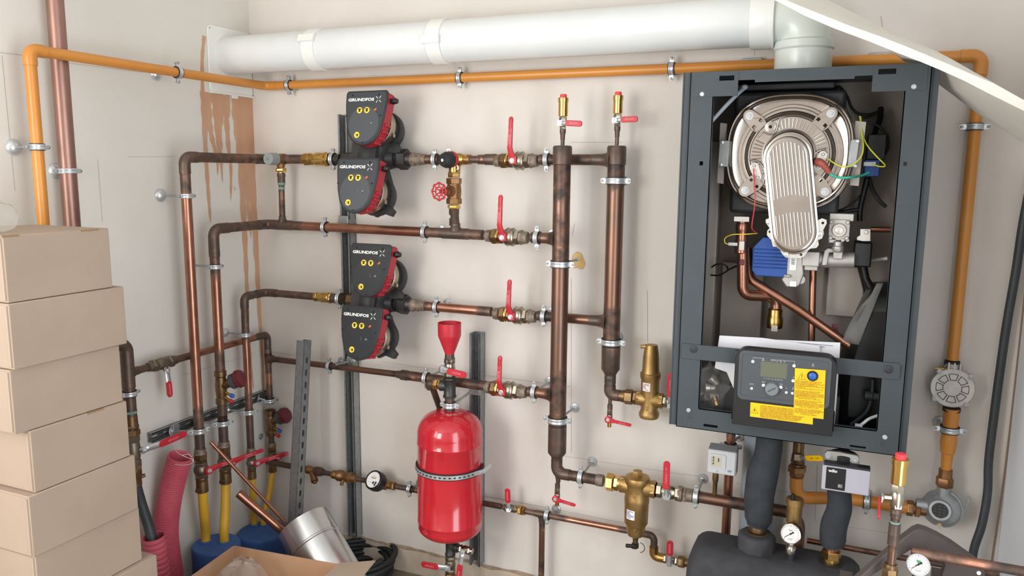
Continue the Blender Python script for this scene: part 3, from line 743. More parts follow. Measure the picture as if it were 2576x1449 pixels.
# ------------------------------------------------------------------ manifolds
t = thing('pipe_manifold', 'wide upright copper header standing in front of the copper rows', 'pipe header', V((m1.x, -M1o, .7)))
zt, zb = B(1414, 366, M1o).z, B(1403, 1142, M1o).z
m = MB()
for b in ((z1 - .06, .10, .8), (z2, .12, .55), (z4 - .03, .16, .8), (zb + .05, .12, 1)): m.burn(V((m1.x, -M1o, b[0])), b[1], b[2])
m.tube([V((m1.x, -M1o, zb + .02)), V((m1.x, -M1o, zt - .02))], .0272, seg=36, step=.012); build('tube', m, 'copper_aged', t)
m = MB(); m.lathe((m1.x, -M1o, zt), Z, [(-.060, .0272), (-.058, .030), (-.006, .030), (-.001, .027), (0, .012)], 32); build('end_cap', m, 'copper_dark', t)
m = MB(); zc0 = B(1403, 1062, M1o).z; m.lathe((m1.x, -M1o, zb), Z, [(-.025, .0185), (-.012, .0188), (-.006, .022), (.004, .030), (.012, .0305), (zc0 - zb - .012, .0305), (zc0 - zb - .01, .0275)], 32); build('end_cap', m, 'copper_dark', t)
for z_ in (z2, z4):
    m = MB(); m.burn(V((m1.x, -M1o, z_)), .06, .8); P = V((m1.x, -M1o, z_)); m.lathe(P, -X, [(.018, .030), (.027, .024), (.033, .0205), (.045, rr + .001), (.062, rr)], 24); build('tee_neck', m, 'copper_aged', t)
t = thing('pipe_manifold', 'second wide upright copper header, nearer the boiler', 'pipe header', V((m2.x, -M2o, .8)))
zt2, zb2 = B(1550, 366, M2o).z, B(1538, 935, M2o).z
m = MB()
for b in ((z1 - .02, .10, .9), (z3 - .03, .11, .9), (zb2 + .03, .1, 1)): m.burn(V((m2.x, -M2o, b[0])), b[1], b[2])
m.tube([V((m2.x, -M2o, zb2 + .02)), V((m2.x, -M2o, zt2 - .02))], .0272, seg=36, step=.012); build('tube', m, 'copper_aged', t)
m = MB(); m.lathe((m2.x, -M2o, zt2), Z, [(-.060, .0272), (-.058, .030), (-.006, .030), (-.001, .027), (0, .012)], 32); build('end_cap', m, 'copper_dark', t)
m = MB(); zc0 = B(1540, 872, M2o).z; m.lathe((m2.x, -M2o, zb2), Z, [(-.02, .0185), (-.010, .019), (0, .024), (.008, .030), (zc0 - zb2, .0305), (zc0 - zb2 + .003, .0275)], 32); build('end_cap', m, 'copper_dark', t)
for z_ in (z1, z3):
    m = MB(); m.burn(V((m2.x, -M2o, z_)), .09, .9); P = V((m2.x, -M2o, z_)); m.lathe(P, -X, [(.018, .030), (.027, .025), (.033, .021), (.05, rr + .001), (.075, rr)], 24); build('tee_neck', m, 'copper_dark', t)
for lab, P_, py, o_ in (('zinc clamp half way up the front copper header', m1, 664, M1o), ('zinc clamp near the foot of the front copper header', m1, 1056, M1o), ('zinc clamp near the top of the second copper header', m2, 455, M2o), ('zinc clamp on the lower part of the second copper header', m2, 860, M2o)):
    P = onv(V((P_.x, -o_, 2)), V((P_.x, -o_, .3)), py); clamp(lab, P, Z, .028 if py != 1056 else .028, X, wb(P) + (X * .01 if o_ == M1o else X * 0), FR, w=.018)

# right ends of the rows (after the valves)
def rest(lab, a, b, r_, burns, mat='copper_aged'):
    return pipe('copper_pipe', lab, [a, b], r_, mat, loc=a, burns=burns, group='copper pipe runs')
s1 = on(k1, e1, 1358); rest('short copper pipe crossing behind the front header in the top row', s1, e1 - X * .03, rr, [(s1, .12, 1), (on(k1, e1, 1470), .1, .6), (e1, .1, 1)])
s3 = on(k3, e3, 1352); rest('copper pipe crossing behind the front header in the third row', s3, e3 - X * .03, .0165, [(s3, .08, 1), (e3, .09, 1)])
s2 = on(k2, e2, 1338); rest('short copper stub of the second row ending in the front header', s2, e2 - X * .04, rr, [(s2, .07, 1)])
s4 = on(k4, e4, 1330); rest('short copper stub of the fourth row ending in the front header', s4, e4 - X * .04, rr, [(s4, .05, 1)])
# left part of the rows' valves and between
n1 = on(k1, e1, 1052); n1b = on(k1, e1, 1104)
rest('short dark copper pipe between pump and black capped valve', n1, n1b, .0165, [(n1, .05, 1), (n1b, .04, .8)])
n3, n3b = on(k3, e3, 1046), on(k3, e3, 1236)
t = rest('copper pipe with a shiny golden heat mark in the third row', n3, n3b, .0168, [(n3, .08, 1), (n3b, .07, 1)], 'copper')
q0, q1 = on(k1, e1, 1180), on(k1, e1, 1262)
t = rest('short copper pipe with couplings left of the top red lever valve', q0, q1, .0125, [(q0, .2, 1)], 'copper_dark')
m = MB(); P = on(k1, e1, 1176); m.lathe(P, X, [(-.014, .0135), (-.012, .0165), (.012, .0165), (.014, .0135)], 22); build('adapter', m, 'bronze', t)
sleeve(t, on(k1, e1, 1212), X, .026, .0145, 'copper_aged'); m = MB(); P = on(k1, e1, 1235); m.lathe(P, X, [(-.024, .014), (-.020, .0185), (.016, .019), (.02, .018)], 22); build('reducer', m, 'copper_dark', t)

# four big valves
def hubpt(px, py, o): return B(px, py, o)
VN = FR
for lab, px, py, o_, (a_, b_) in (('red lever ball valve in the top row left of the front header', 1299, 404, M2o + .034, (k1, e1)), ('red lever ball valve in the second row', 1274, 598, M1o - .012 + .034, (k2, e2)), ('red lever ball valve in the third row', 1295, 798, M2o + .034, (k3, e3)), ('red lever ball valve in the fourth row beside the red funnel valve', 1272, 988, M1o - .005 + .034, (k4, e4))):
    hub = on(a_, b_, px) + FR * .034; hub.z = B(px, py, -hub.y).z
    big_valve(lab, hub, (b_ - a_), L_={404: .139, 598: .138, 798: .128, 988: .128}[py])
# clamps on rows
for lab, a_, b_, px, r_ in (('zinc clamp between the check valve and the upper pump pair', k1, e1, 838, .019), ('zinc clamp right of the upper pump pair', k1, e1, 1094, .0165), ('zinc clamp between the top red lever valve and the front header', k1, e1, 1375, rr),
                             ('zinc clamp on the second row just left of the strut', k2, e2, 818, rr), ('zinc clamp on the second row left of the wheel valve tee', k2, e2, 1069, rr), ('zinc clamp between the second row valve and the front header', k2, e2, 1351, rr),
                             ('zinc clamp left of the lower pump pair', k3, e3, 854, .0185), ('zinc clamp on the third row right of the lower pump pair', k3, e3, 1098, .0168), ('zinc clamp between the third row valve and the front header', k3, e3, 1368, .0165),
                             ('zinc clamp between the fourth row valve and the front header', k4, e4, 1344, rr), ('zinc clamp on the fourth row behind the red funnel valve', k4, e4, 1072, .0172), ('zinc clamp on the thin fourth row pipe left of the strut', t4, k4, 829, .0115)):
    P = on(a_, b_, px); clamp(lab, P, (b_ - a_), r_, Z, wb(P) if px not in (838, 854) else None, FR)
# ------------------------------------------------------------------ twin-head circulators
def grundfos(mb, c, u, v, hgt):
    text_mb(mb, 'GRUNDFOS', c - u * .012, u, v, hgt, .0004, bold=.0006, wide=1.40)
    x = c + u * .0570; n = u.cross(v) * .0004
    for a in (48, 132):          # the crossed blades of the mark
        for s in (0, 180):
            d = u * math.cos(math.radians(a + s)) + v * math.sin(math.radians(a + s)); w = u.cross(v).cross(d)
            k = hgt * 1.15
            mb.face([x + d * (.12 * k) + n, x + d * (.55 * k) + w * (.10 * k) + n, x + d * (.95 * k) + w * (.16 * k) + n, x + d * (.80 * k) - w * (.02 * k) + n, x + d * (.5 * k) - w * (.05 * k) + n])
th = math.radians(12)
PN = V((0, -math.cos(th), math.sin(th))); PU = V((0, math.sin(th), math.cos(th)))
def pump_head(t, Fc, dark):
    k = .00134; kx = k * 1.17
    prof = [(71, 0), (68, 14), (60, 27), (45, 38), (12, 46.5), (-32, 52), (-60, 53.2), (-67, 51.5), (-70, 47)]
    def plate(sc, off, dz=0):
        P = [Fc + X * (w * kx * sc) - PU * (y * k * sc + dz) + PN * off for y, w in prof] + [Fc - X * (w * kx * sc) - PU * (y * k * sc + dz) + PN * off for y, w in prof[:0:-1]]
        return P
    m = MB(); m.prism(plate(.965, -.052), PN * .044)
    cx = lambda x, y, o: Fc + X * (x * kx) - PU * (y * k) + PN * o
    for s in (-1, 1):
        for y, w in ((15, 45), (32, 40.5), (48, 33), (60, 24)):
            m.box(cx(s * w, y, -.036), X * .0055, PU * .0045, PN * .017)
    hd = build('pump_head', m, 'red_pump', t, bevel=.003)
    m = MB(); m.prism(plate(1, -.008), PN * .007); fp = build('cover', m, 'pump_edge', hd, bevel=.0025)
    m = MB(); m.prism(plate(.93, -.0012), PN * .0012); build('cover_plate', m, 'pump_face' if not dark else 'pump_edge', fp, bevel=.0008)
    m = MB(); dc = cx(-1, 16, 0); m.prism(ring(dc - PN * .002, X, PU, .0590, 56, .0615), PN * .0027); build('control_disc', m, 'pump_disc' if not dark else 'pump_disc_dark', fp)
    if dark:
        m = MB(); m.prism(ring(dc + PN * .0007, X, PU, .0590, 56, .0615), PN * .0003, holes=[ring(dc + PN * .0007, X, PU, .0582, 56, .0607)]); build('disc_rim', m, 'pump_face', fp)
    m = MB(); grundfos(m, cx(-5, -46, .0008), X, PU, .0138); build('lettering', m, 'white', fp)
    for i, (x, y) in enumerate(((-14, -19), (4.5, -19), (-15, 44))):
        c = cx(x, y, .0011); m = MB(); m.lathe(c, PN, [(-.001, .0108), (.0003, .0108)], 28)
        st = build('sticker', m, 'orange_rim', fp)
        m = MB(); m.lathe(c, PN, [(0, .0098), (.0005, .0098)], 28); build('sticker_face', m, 'yellow', st) if False else build('face', m, 'yellow', fp)
        m = MB(); q = c + PN * .0007
        if i < 2: m.box(q - PU * .0018, X * .0036, PU * .0034, PN * .0002); m.box(q + PU * .0036, X * .0058, PU * .0016, PN * .0002); m.box(q + PU * .0056, X * .0022, PU * .001, PN * .0002)
        else: m.box(q - PU * .0026 + X * .002, X * .003, PU * .0026, PN * .0002); m.box(q + PU * .002 + X * .002, X * .0045, PU * .0014, PN * .0002); m.box(q - X * .005, X * .0004, PU * .006, PN * .0002)
        build('pictogram', m, 'ink', fp)
    m = MB(); c = cx(26, -20, .0012); d1 = (X * .8 + PU * .6); m.box(c, d1.normalized() * .0052, PN.cross(d1).normalized() * .0034, PN * .0006); build('tape_tab', m, 'orange', fp)
    m = MB(); c = cx(19, 14, .0012); m.lathe(c, PN, [(0, .005), (.0003, .005)], 20); build('button', m, 'panel_grey', fp)
    m = MB(); m.box(c + PN * .0005 - X * .0011, (X + PU * .9).normalized() * .0022, (PU - X).normalized() * .0005, PN * .0002); m.box(c + PN * .0005 + X * .0014, (X - PU * .9).normalized() * .0022, (PU + X).normalized() * .0005, PN * .0002); build('button_mark', m, 'white', fp)
    m = MB(); m.box(cx(6, 14, .0012), X * .0005, PU * .0075, PN * .0002); build('scale_mark', m, 'knob', fp)
    for x, y in ((-36, -58), (31, -58), (-46, -5), (40, -5), (0, 61)):
        m = MB(); m.lathe(cx(x, y, .0002), PN, [(-.001, .0032 if y < 50 else .0048), (.0004, .0032 if y < 50 else .0048)], 14)
        build('screw_recess', m, 'slot', fp)
    m = MB(); c = cx(54, -47, -.030); m.hex(c, X, 0, .012, .0115); m.lathe(c, X, [(0.0, .0085), (.018, .0085), (.02, .007)], 16); m.lathe(c, X, [(-.012, .009), (0, .009)], 16); build('cable_gland', m, 'black', hd)
    m = MB(); c = Fc - PU * .012; m.lathe(c, PN, [(-.125, .060), (-.095, .060), (-.094, .066), (-.052, .066), (-.050, .058)], 40); mo = build('motor', m, 'cast_black', hd)
    m = MB(); m.lathe(c, PN, [(-.092, .0665), (-.090, .0695), (-.066, .0695), (-.064, .0665)], 44, cap=False); m.box(c + X * .066 - PU * .03 - PN * .078, X * .008, PU * .006, PN * .007); build('clamp_band', m, 'nickel', mo)
    return hd
def twin_pump(label, a_, b_, px, f1, f2, dark, lh):
    ax = (b_ - a_).normalized(); vc = on(a_, b_, px)
    t = thing('circulator_pump', label, 'pump', vc, 'twin head circulator pumps')
    h1, h2 = B(*f1, .205), B(*f2, .265)
    m = MB()
    up = (h1 - h2).normalized()
    for h in (h1, h2):
        c = h - PU * .012; m.lathe(c, PN, [(-.175, .045), (-.165, .062), (-.150, .069), (-.128, .071), (-.122, .068), (-.120, .058)], 36)
    mid = vc + PN * .035
    m.tube([h1 - PN * .15, mid, h2 - PN * .15], .055, seg=24, bend=.05)
    m.box(mid, X * .05, up * .045, PN * .045)
    m.tube([vc - X * .085, vc + X * .085], lambda s: .03 + .014 * math.sin(math.pi * s), seg=24, step=.01)
    for h, s in ((h1, 1), (h2, -1)):     # cast feet with a fixing hole
        c = h - PU * .012 - PN * .14 + X * .048 + PU * (-.045 if s < 0 else -.06)
        m.prism([c - X * .03 + PU * .03, c + X * .012 + PU * .012, c + X * .034 - PU * .008, c + X * .024 - PU * .026, c - X * .012 - PU * .016, c - X * .04 - PU * .03], PN * .022)
    for q in (-.02, .03): m.hex(vc + X * q + PU * .048, PN, .03, .088, .010)
    build('pump_housing', m, 'cast_black', t, bevel=.004)
    m = MB(); m.lathe(vc + PU * .05 - X * .018, PN, [(.085, .0055), (.089, .0055)], 6); build('vent_plug', m, 'zinc_dull', t)
    hr = on(a_, b_, 1017) - vc; r0 = hr.length
    m = MB(); m.hex(vc, ax, r0 - .017, r0 + .016, .0365, phase=.5); m.lathe(vc, ax, [(r0 - .03, .03), (r0 - .017, .033)], 24); m.lathe(vc, ax, [(r0 + .016, .026), (r0 + .03, .0235), (r0 + .031, .02)], 24); build('union_nut', m, 'iron', t)
    m = MB(); m.lathe(vc, ax, [(r0 + .03, .0225), (r0 + .040, .024), (r0 + .046, .0205), (r0 + .060, .0215), (r0 + .062, .019), (r0 + .085, .0185), (r0 + .087, .0165)], 24); build('thread_adapter', m, 'gunk', t)
    hl = (on(a_, b_, lh) - vc).length
    m = MB(); m.hex(vc, ax, -hl - .012, -hl + .016, .031, phase=.4); m.hex(vc, ax, -hl - .05, -hl - .014, .0255, phase=.2); build('suction_nut', m, 'iron' if not dark else 'brass_dark', t)
    pump_head(t, h1, dark); pump_head(t, h2, dark)
    return t
twin_pump('upper twin pump with two grey faced heads above each other', k1, e1, 945, (917, 296), (895, 466), False, 893)
twin_pump('lower twin pump with two black faced heads above each other', k3, e3, 943, (927, 680), (904, 838), True, 905)

# check valves
def check_valve(label, a_, b_, p0, p1, p2, r1, r2):
    A, Bm, C_ = on(a_, b_, p0), on(a_, b_, p1), on(a_, b_, p2); ax = (C_ - A).normalized()
    t = thing('check_valve', label, 'valve', A, 'brass check valves')
    l1, l2 = (Bm - A).length, (C_ - A).length
    m = MB(); m.hex(A, ax, 0, l1 * .52, r1, phase=.1); m.hex(A, ax, l1 * .6, l1 * .95, r1 * .95, phase=.1); m.lathe(A, ax, [(-.008, r1 * .75), (l1, r1 * .82)], 20); build('union_nut', m, 'brass', t)
    m = MB(); m.lathe(A, ax, [(l1 * .9, r1 * .85), (l1 + .004, r2 * .92), (l1 + .008, r2), (l2 - .004, r2), (l2 - .002, r2 * .9)], 32); m.hex(A, ax, l2 - .003, l2 + .010, r2 * 1.02, phase=.2); build('barrel', m, 'brass_bright', t)
    return t
check_valve('brass check valve with a long barrel left of the upper pump pair', k1, e1, 768, 793, 824, .0245, .0255)
check_valve('smaller brass check valve left of the lower pump pair', k3, e3, 792, 806, 830, .018, .0205)
P = on(k3, e3, 852); Q = on(k3, e3, 834); m = MB(); m.tube([Q, P + (P - Q) * .5], .0185, seg=20); single('pipe_nipple', 'dark nipple held by the clamp left of the lower pump pair', 'fitting', m, 'copper_dark')
P = on(k1, e1, 846); Q = on(k1, e1, 828); m = MB(); m.tube([Q, P + (P - Q) * .6], .019, seg=20); single('pipe_nipple', 'dark nipple held by the clamp left of the upper pump pair', 'fitting', m, 'iron')

# bypass valve with grey cap between row 1 and row 2
bp = on(k1, e1, 706); bq = V((bp.x, bp.y - .005, tp.z))
t = thing('bypass_valve', 'brass bypass valve with a round grey knob in the top row', 'valve', bp)
m = MB(); m.lathe(bp, X, [(-.022, .019), (-.018, .0205), (.018, .0205), (.022, .019)], 26); m.lathe(bp, Z, [(-.036, .013), (-.02, .016), (0, .018)], 22); m.lathe(bp, FR, [(0, .019), (.026, .019), (.028, .017)], 24); build('body', m, 'bronze', t)
m = MB(); m.lathe(bp, FR, [(.026, .0205), (.028, .0228), (.070, .0222), (.072, .0205)], 14); build('adjusting_knob', m, 'grey_cap', t)
m = MB(); m.lathe(bp, FR, [(.0715, .005), (.073, .005)], 16); build('knob_screw', m, 'zinc_dull', t)
m = MB(); m.hex(bp, -Z, .033, .048, .0205, phase=.1); m.lathe(bp, -Z, [(.047, .012), (.054, .0125)], 20); build('union_nut', m, 'brass_bright', t)
q0 = bp - Z * .052
t = pipe('copper_pipe', 'short upright bypass pipe between the top two copper rows', [q0, V((tp.x, tp.y, tp.z + .02))], .0112, 'copper_aged', loc=bq, burns=[(q0, .09, 1), (q0 - Z * .15, .06, 1), (bq, .07, 1)], group='copper pipe runs')
m = MB(); m.lathe(q0, -Z, [(0, .0135), (.002, .0155), (.012, .0160), (.016, .0142), (.042, .0138), (.044, .0115)], 22); build('adapter', m, 'copper_dark', t)
m = MB(); m.lathe(q0 - Z * .036, -Z, [(0, .0139), (.003, .0143), (.007, .0142), (.009, .0139)], 22, cap=False); m.lathe(q0 - Z * .052, -Z, [(0, .0114), (.004, .0116), (.010, .0114)], 22, cap=False); build('flux_mark', m, 'verdigris', t)

# black capped valve with drain tee, globe valve with red wheel
bc_ = on(k1, e1, 1146)
t = thing('drain_tee_valve', 'black capped brass valve in the top row above the red wheel valve', 'valve', bc_)
m = MB(); ax = (e1 - k1).normalized()
m.hex(bc_, ax, -.052, -.032, .0215, phase=.1); m.lathe(bc_, ax, [(-.034, .017), (-.02, .022), (.02, .022), (.034, .016), (.05, .015)], 24); m.hex(bc_, ax, .032, .048, .018, phase=.2); m.lathe(bc_, Z, [(-.052, .014), (-.045, .0165), (0, .018)], 22)
build('body', m, 'brass', t)
CD = V((-.28, -.95, -.06)).normalized(); cc = bc_ + V((-.002, -.006, 0))
m = MB(); m.lathe(cc, CD, [(.010, .0285), (.016, .029), (.020, .027)], 28); m.box(cc - Z * .02 + X * .012 + CD * .012, X * .008, Z * .010, Y * .002); build('red_collar', m, 'red_pump', t)
m = MB(); m.lathe(cc, CD, [(.018, .0275), (.022, .0288), (.040, .0275), (.056, .0215), (.058, .019)], 9); build('cap', m, 'rubber', t)
m = MB(); m.lathe(cc, CD, [(.0575, .0052), (.0585, .0052)], 18); build('cap_dot', m, 'white', t)
for d in (V((-.45, 0, .9)), V((.5, 0, -.85))):
    d.normalize(); e = cc + d * .032 + FR * .012; s = d.cross(FR)
    poly = [e + d * (.008 * math.cos(a)) + s * (.0075 * math.sin(a)) for a in [math.radians(-90 + 20 * i) for i in range(10)]] + [e - d * .022 + s * .0075, e - d * .022 - s * .0075]
    m = MB(); m.prism(poly, FR * .0018, holes=[ring(e, d, s, .0036, 12)]); build('fixing_lug', m, 'zinc', t)
gc = V((bc_.x, bc_.y - .012, B(1155, 481, .1).z)); gz = B(1152, 437, .09).z - gc.z
t = thing('globe_valve', 'brass globe valve with a red spoked handwheel', 'valve', gc)
m = MB(); hz = .052
m.lathe(gc, Z, [(-.034, .023), (-.026, .0225), (-.012, .0245), (0, .0255), (.012, .0245), (.026, .0225), (.034, .023)], 28)
for s in (-1, 1): m.hex(gc, Z * s, .024, .044, .0265, phase=.1)
WD = V((-.12, -.99, .0)).normalized(); m.lathe(gc, WD, [(.012, .019), (.030, .0185), (.034, .0165)], 24); m.hex(gc, WD, .034, .052, .0145); m.lathe(gc, WD, [(.052, .006), (.086, .0055)], 14)
build('body', m, 'bronze', t)
m = MB(); m.hex(gc, Z, .046, .064, .0215, phase=.25); m.lathe(gc, Z, [(.064, .0175), (.085, .0170)], 20); m.hex(gc, Z, .070, .078, .0175); build('nipple', m, 'brass', t)
m = MB(); m.hex(gc, -Z, .046, .060, .0225, phase=.25); build('coupling_nut', m, 'brass_bright', t)
wu, wv = frame(WD); wc = gc + WD * .088
m = MB(); R_ = .0275
m.tube([wc + wu * (R_ + .0018 * math.cos(8 * a)) * math.cos(a) + wv * (R_ + .0018 * math.cos(8 * a)) * math.sin(a) for a in [2 * math.pi * i / 48 for i in range(48)]], .0028, seg=10, closed=True, step=None)
m.tube([wc + wu * .0145 * math.cos(a) + wv * .0145 * math.sin(a) for a in [2 * math.pi * i / 28 for i in range(28)]], .0022, seg=8, closed=True, step=None)
for i in range(8):
    a = 2 * math.pi * i / 8; d = wu * math.cos(a) + wv * math.sin(a); m.tube([wc + d * (.006 if i % 2 else .013), wc + d * R_], .0022, seg=8)
m.lathe(wc, WD, [(-.004, .0075), (.004, .0075)], 18)
hw = build('handwheel', m, 'red', t)
m = MB(); m.hex(wc, WD, .004, .008, .0052); build('wheel_nut', m, 'zinc', t)
t = pipe('copper_pipe', 'short dark upright pipe under the red wheel valve', [gc - Z * .058, V((tp2.x, tp2.y, tp2.z + .02))], .0148, 'copper_dark', loc=gc - Z * .12, group='copper pipe runs')
m = MB(); m.lathe(gc, -Z, [(.060, .0175), (.078, .0178), (.082, .0152)], 22); build('adapter', m, 'copper_dark', t); sleeve(t, gc - Z * .105, Z, .026, .0150)

# ------------------------------------------------------------------ air vents on the headers
def air_vent(label, P, zc, zb_, zt_, r=.0148, red='red', group='brass air vents with red caps', hexm='nickel'):
    """cylindrical brass vent; P = foot on the valve, zb_.. zt_ heights of body"""
    t = thing('air_vent', label, 'air vent', V((P.x, P.y, zb_ - .022)), group)
    q = V((P.x, P.y, zb_)); h = zt_ - zb_
    m = MB(); m.lathe(q, Z, [(0, r * .93), (.001, r), (h * .75, r), (h * .755, r * 1.09), (h * .985, r * 1.1), (h, r * 1.02)], 36); build('body', m, 'brass_bright', t)
    m = MB(); m.hex(q, -Z, .001, .022, r * .82, phase=.1); build('hex_foot', m, hexm, t)
    m = MB(); m.lathe(q + Z * h, Z, [(-.002, r * .72), (h * .16, r * .70), (h * .19, r * .6)], 24); build('cap', m, 'red_seal', t)
    return t
for who, mm, o_, ys, lab in (('m1', m1, M1o, (362, 330, 310, 293, 246, 235), 'front copper header'), ('m2', m2, M2o, (362, 325, 303, 286, 240, 230), 'second copper header')):
    zz = [B(1414 if who == 'm1' else 1551, y, o_).z for y in ys]; base = V((mm.x, -o_, zz[0] - .004))
    vp = V((mm.x, -o_, zz[2]))
    t = pipe('copper_pipe', 'thin dark stub on top of the ' + lab, [base, vp - Z * .02], .0062, 'copper_dark', loc=base, group='copper pipe runs')
    m = MB(); m.lathe(vp, -Z, [(.018, .0098), (.030, .0095), (.034, .0078), (.05, .0072), (.052, .0062)], 18); build('adapter', m, 'copper_dark', t)
    small_valve('small valve with a red lever pointing right on top of the ' + lab, vp, Z, FR, X - Z * (.06 if who == 'm1' else -.03), r=.0085, L_=.070, steel=.22, tail=False)
    air_vent('brass air vent with a red cap over the ' + lab, vp, 0, zz[3], zz[4])
# drains below the headers
def drain(label, a, r, pts_, hub, out, lv, lab2):
    pass
# ------------------------------------------------------------------ uprights' valves, pre-insulated pipe ends
def stack_valve(label, P, k, lev, L_, letters=True):
    """upright union ball valve on the left wall, long red lever pointing along the wall"""
    t = thing('ball_valve', label, 'valve', P, 'red lever valves over the yellow pipes')
    q = lambda *p: [(x * .001 * k, r * .001 * k) for x, r in p]
    m = MB(); m.hex(P, -Z, -.026 * k, -.012 * k, .0235 * k, phase=.1); m.lathe(P, -Z, q((-14, 21), (-6, 25), (2, 26.5), (10, 25), (18, 21)), 26); m.hex(P, -Z, .016 * k, .030 * k, .0235 * k, phase=.1); m.lathe(P, X, q((15, 12), (29, 11), (30, 9)), 18)
    build('body', m, 'nickel_dull', t)
    m = MB(); m.hex(P, -Z, -.056 * k, -.036 * k, .0245 * k, phase=.3); m.hex(P, -Z, -.036 * k, -.027 * k, .0225 * k, phase=.1); build('union_nut', m, 'brass_dark', t)
    m = MB(); m.lathe(P, -Z, q((-76, 18), (-74, 20), (-62, 20.5), (-57, 23)), 22); build('inlet_adapter', m, 'gunk', t)
    m = MB(); m.lathe(P, -Z, q((30, 21), (36, 22), (40, 20), (46, 20.5), (84, 21.5), (86, 19)), 22)
    b = P - Z * (.074 * k); d = V((.25, -1, .15)).normalized(); m.lathe(b, d, q((10, 8), (30, 7.5), (33, 6)), 14); m.hex(b, d, .026 * k, .034 * k, .0085 * k)
    build('clamping_end', m, 'brass_dark', t)
    hub = P + X * (.034 * k)
    lever_long(t, hub, lev, X, L_, letters='CASTER', hubr=.0125 * (k ** .5))
    return t
sv = []
for lab, px, py, x_, y_, k_, L_ in (('valve with a red lever over the left yellow pipe of the front blue cap', 505, 1180, XC, y1, 1.0, .125), ('valve with a red lever over the right yellow pipe of the front blue cap', 565, 1160, XC, y2, 1.0, .135),
                                    ('slim valve with a red lever over the left yellow pipe of the rear blue cap', 638, 1160, .10, y3, .78, .115), ('slim valve with a red lever over the right yellow pipe of the rear blue cap', 684, 1148, .06, -.038, .78, .08)):
    z_ = L(px, py, x_).z; P = V((x_, y_, z_)); sv.append((P, k_))
    stack_valve(lab, P, k_, V((.12 if k_ == 1 else .3, 1, .06)), L_)
# copper between clamps and valves
for lab, b_, r_, (P, k_), mat in (('dark copper stub between clamp and valve, leftmost upright', c1b, rr, sv[0], 'copper_dark'), ('dark copper stub between clamp and valve, second upright', V((XC, y2, c2b.z + .02)), rr, sv[1], 'copper_dark'),
                             ('dark copper stub between clamp and valve, third upright', r3b, r3, sv[2], 'copper_dark'), ('dark stub below the balancing valve in the corner', V((.06, -.038, L(682, 1090, .06).z)), .0115, sv[3], 'copper_dark')):
    pipe('copper_pipe', lab, [b_, P + Z * (.066 * k_)], r_, mat, loc=P + Z * .07, group='copper pipe runs')

def balancing_valve(label, x_, y_, ztop, zbot, wd, up):
    P = V((x_, y_, (ztop + zbot) / 2)); h = (ztop - zbot) / 2
    t = thing('balancing_valve', label, 'valve', P, 'balancing valves with dark red handwheels')
    m = MB(); m.lathe(P, Z, [(-h, .0165), (-h + .002, .021), (-h + .02, .021), (-h + .024, .0175), (-.01, .0205), (.012, .0205), (h - .024, .0175), (h - .02, .021), (h - .002, .021), (h, .0165)], 24)
    wd = V(wd).normalized(); m.lathe(P + Z * .004, wd, [(.0, .018), (.03, .0165), (.036, .0185), (.046, .0185), (.048, .012)], 20); build('body', m, 'brass_dark', t)
    c = P + Z * .004
    m = MB(); m.lathe(c, wd, [(.044, .022), (.047, .029), (.066, .029), (.068, .026)], 10); hw = build('handwheel', m, 'panel_grey', t)
    m = MB(); m.lathe(c, wd, [(.066, .030), (.070, .0335), (.088, .032), (.092, .026)], 8); build('wheel_face', m, 'red_dark', hw)
    for i, (dz, mt) in enumerate(((-.012, 'blue_cap'), (-.030, 'red'))):
        d = V((wd.x * .9, wd.y * .75 - .15 * i, -.35)).normalized(); b = P + Z * dz
        m = MB(); m.lathe(b, d, [(.012, .0055), (.036, .005), (.037, .0062), (.040, .0062)], 14); np_ = build('test_nipple', m, 'brass', t)
        m = MB(); m.lathe(b, d, [(.040, .0075), (.050, .0078), (.054, .0055)], 12); build('nipple_cap', m, mt, np_)
    return t
balancing_valve('balancing valve with a dark red handwheel on the second copper upright', XC, y2, c2m.z + .012, L(558, 1016, XC).z, (.85, .25, .38), 0)
t = pipe('copper_pipe', 'dark copper piece below the balancing valve of the second upright', [V((XC, y2, L(558, 1016, XC).z + .01)), V((XC, y2, c2b.z - .005))], rr, 'copper_dark', loc=V((XC, y2, c2b.z)), group='copper pipe runs')
balancing_valve('balancing valve with a dark red handwheel in the corner', .06, -.038, L(680, 1030, .06).z, L(682, 1096, .06).z, (.85, .05, .42), 0)
# yellow pipes into the blue caps
def cap_(label, c, r, z_, pipes):
    t = thing('pipe_end_cap', label, 'end cap', V((c[0], c[1], 0)), 'blue rubber end caps')
    m = MB(); m.lathe((c[0], c[1], 0.001), Z, [(0, r * .97), (z_ - .012, r), (z_ - .004, r * .985), (z_, r * .95), (z_ + .0005, .01)], 44); build('cap_body', m, 'blue_foam', t)
    for (x, y, pr) in pipes:
        m = MB(); m.lathe((x, y, z_), Z, [(-.002, pr + .007), (.004, pr + .006), (.007, pr + .002)], 22); build('pipe_collar', m, 'blue_foam', t)
zc1 = G(535, 1366, .2).z
f1c = (XC + .005, (y1 + y2) / 2 - .01); zc1 = onv(V((f1c[0], f1c[1], .6)), V((f1c[0], f1c[1], -.2)), 1368).z
f2c = (.102, (-.038 + y3) / 2 - .040); zc2 = onv(V((f2c[0], f2c[1], .6)), V((f2c[0], f2c[1], -.2)), 1336).z
ye = []
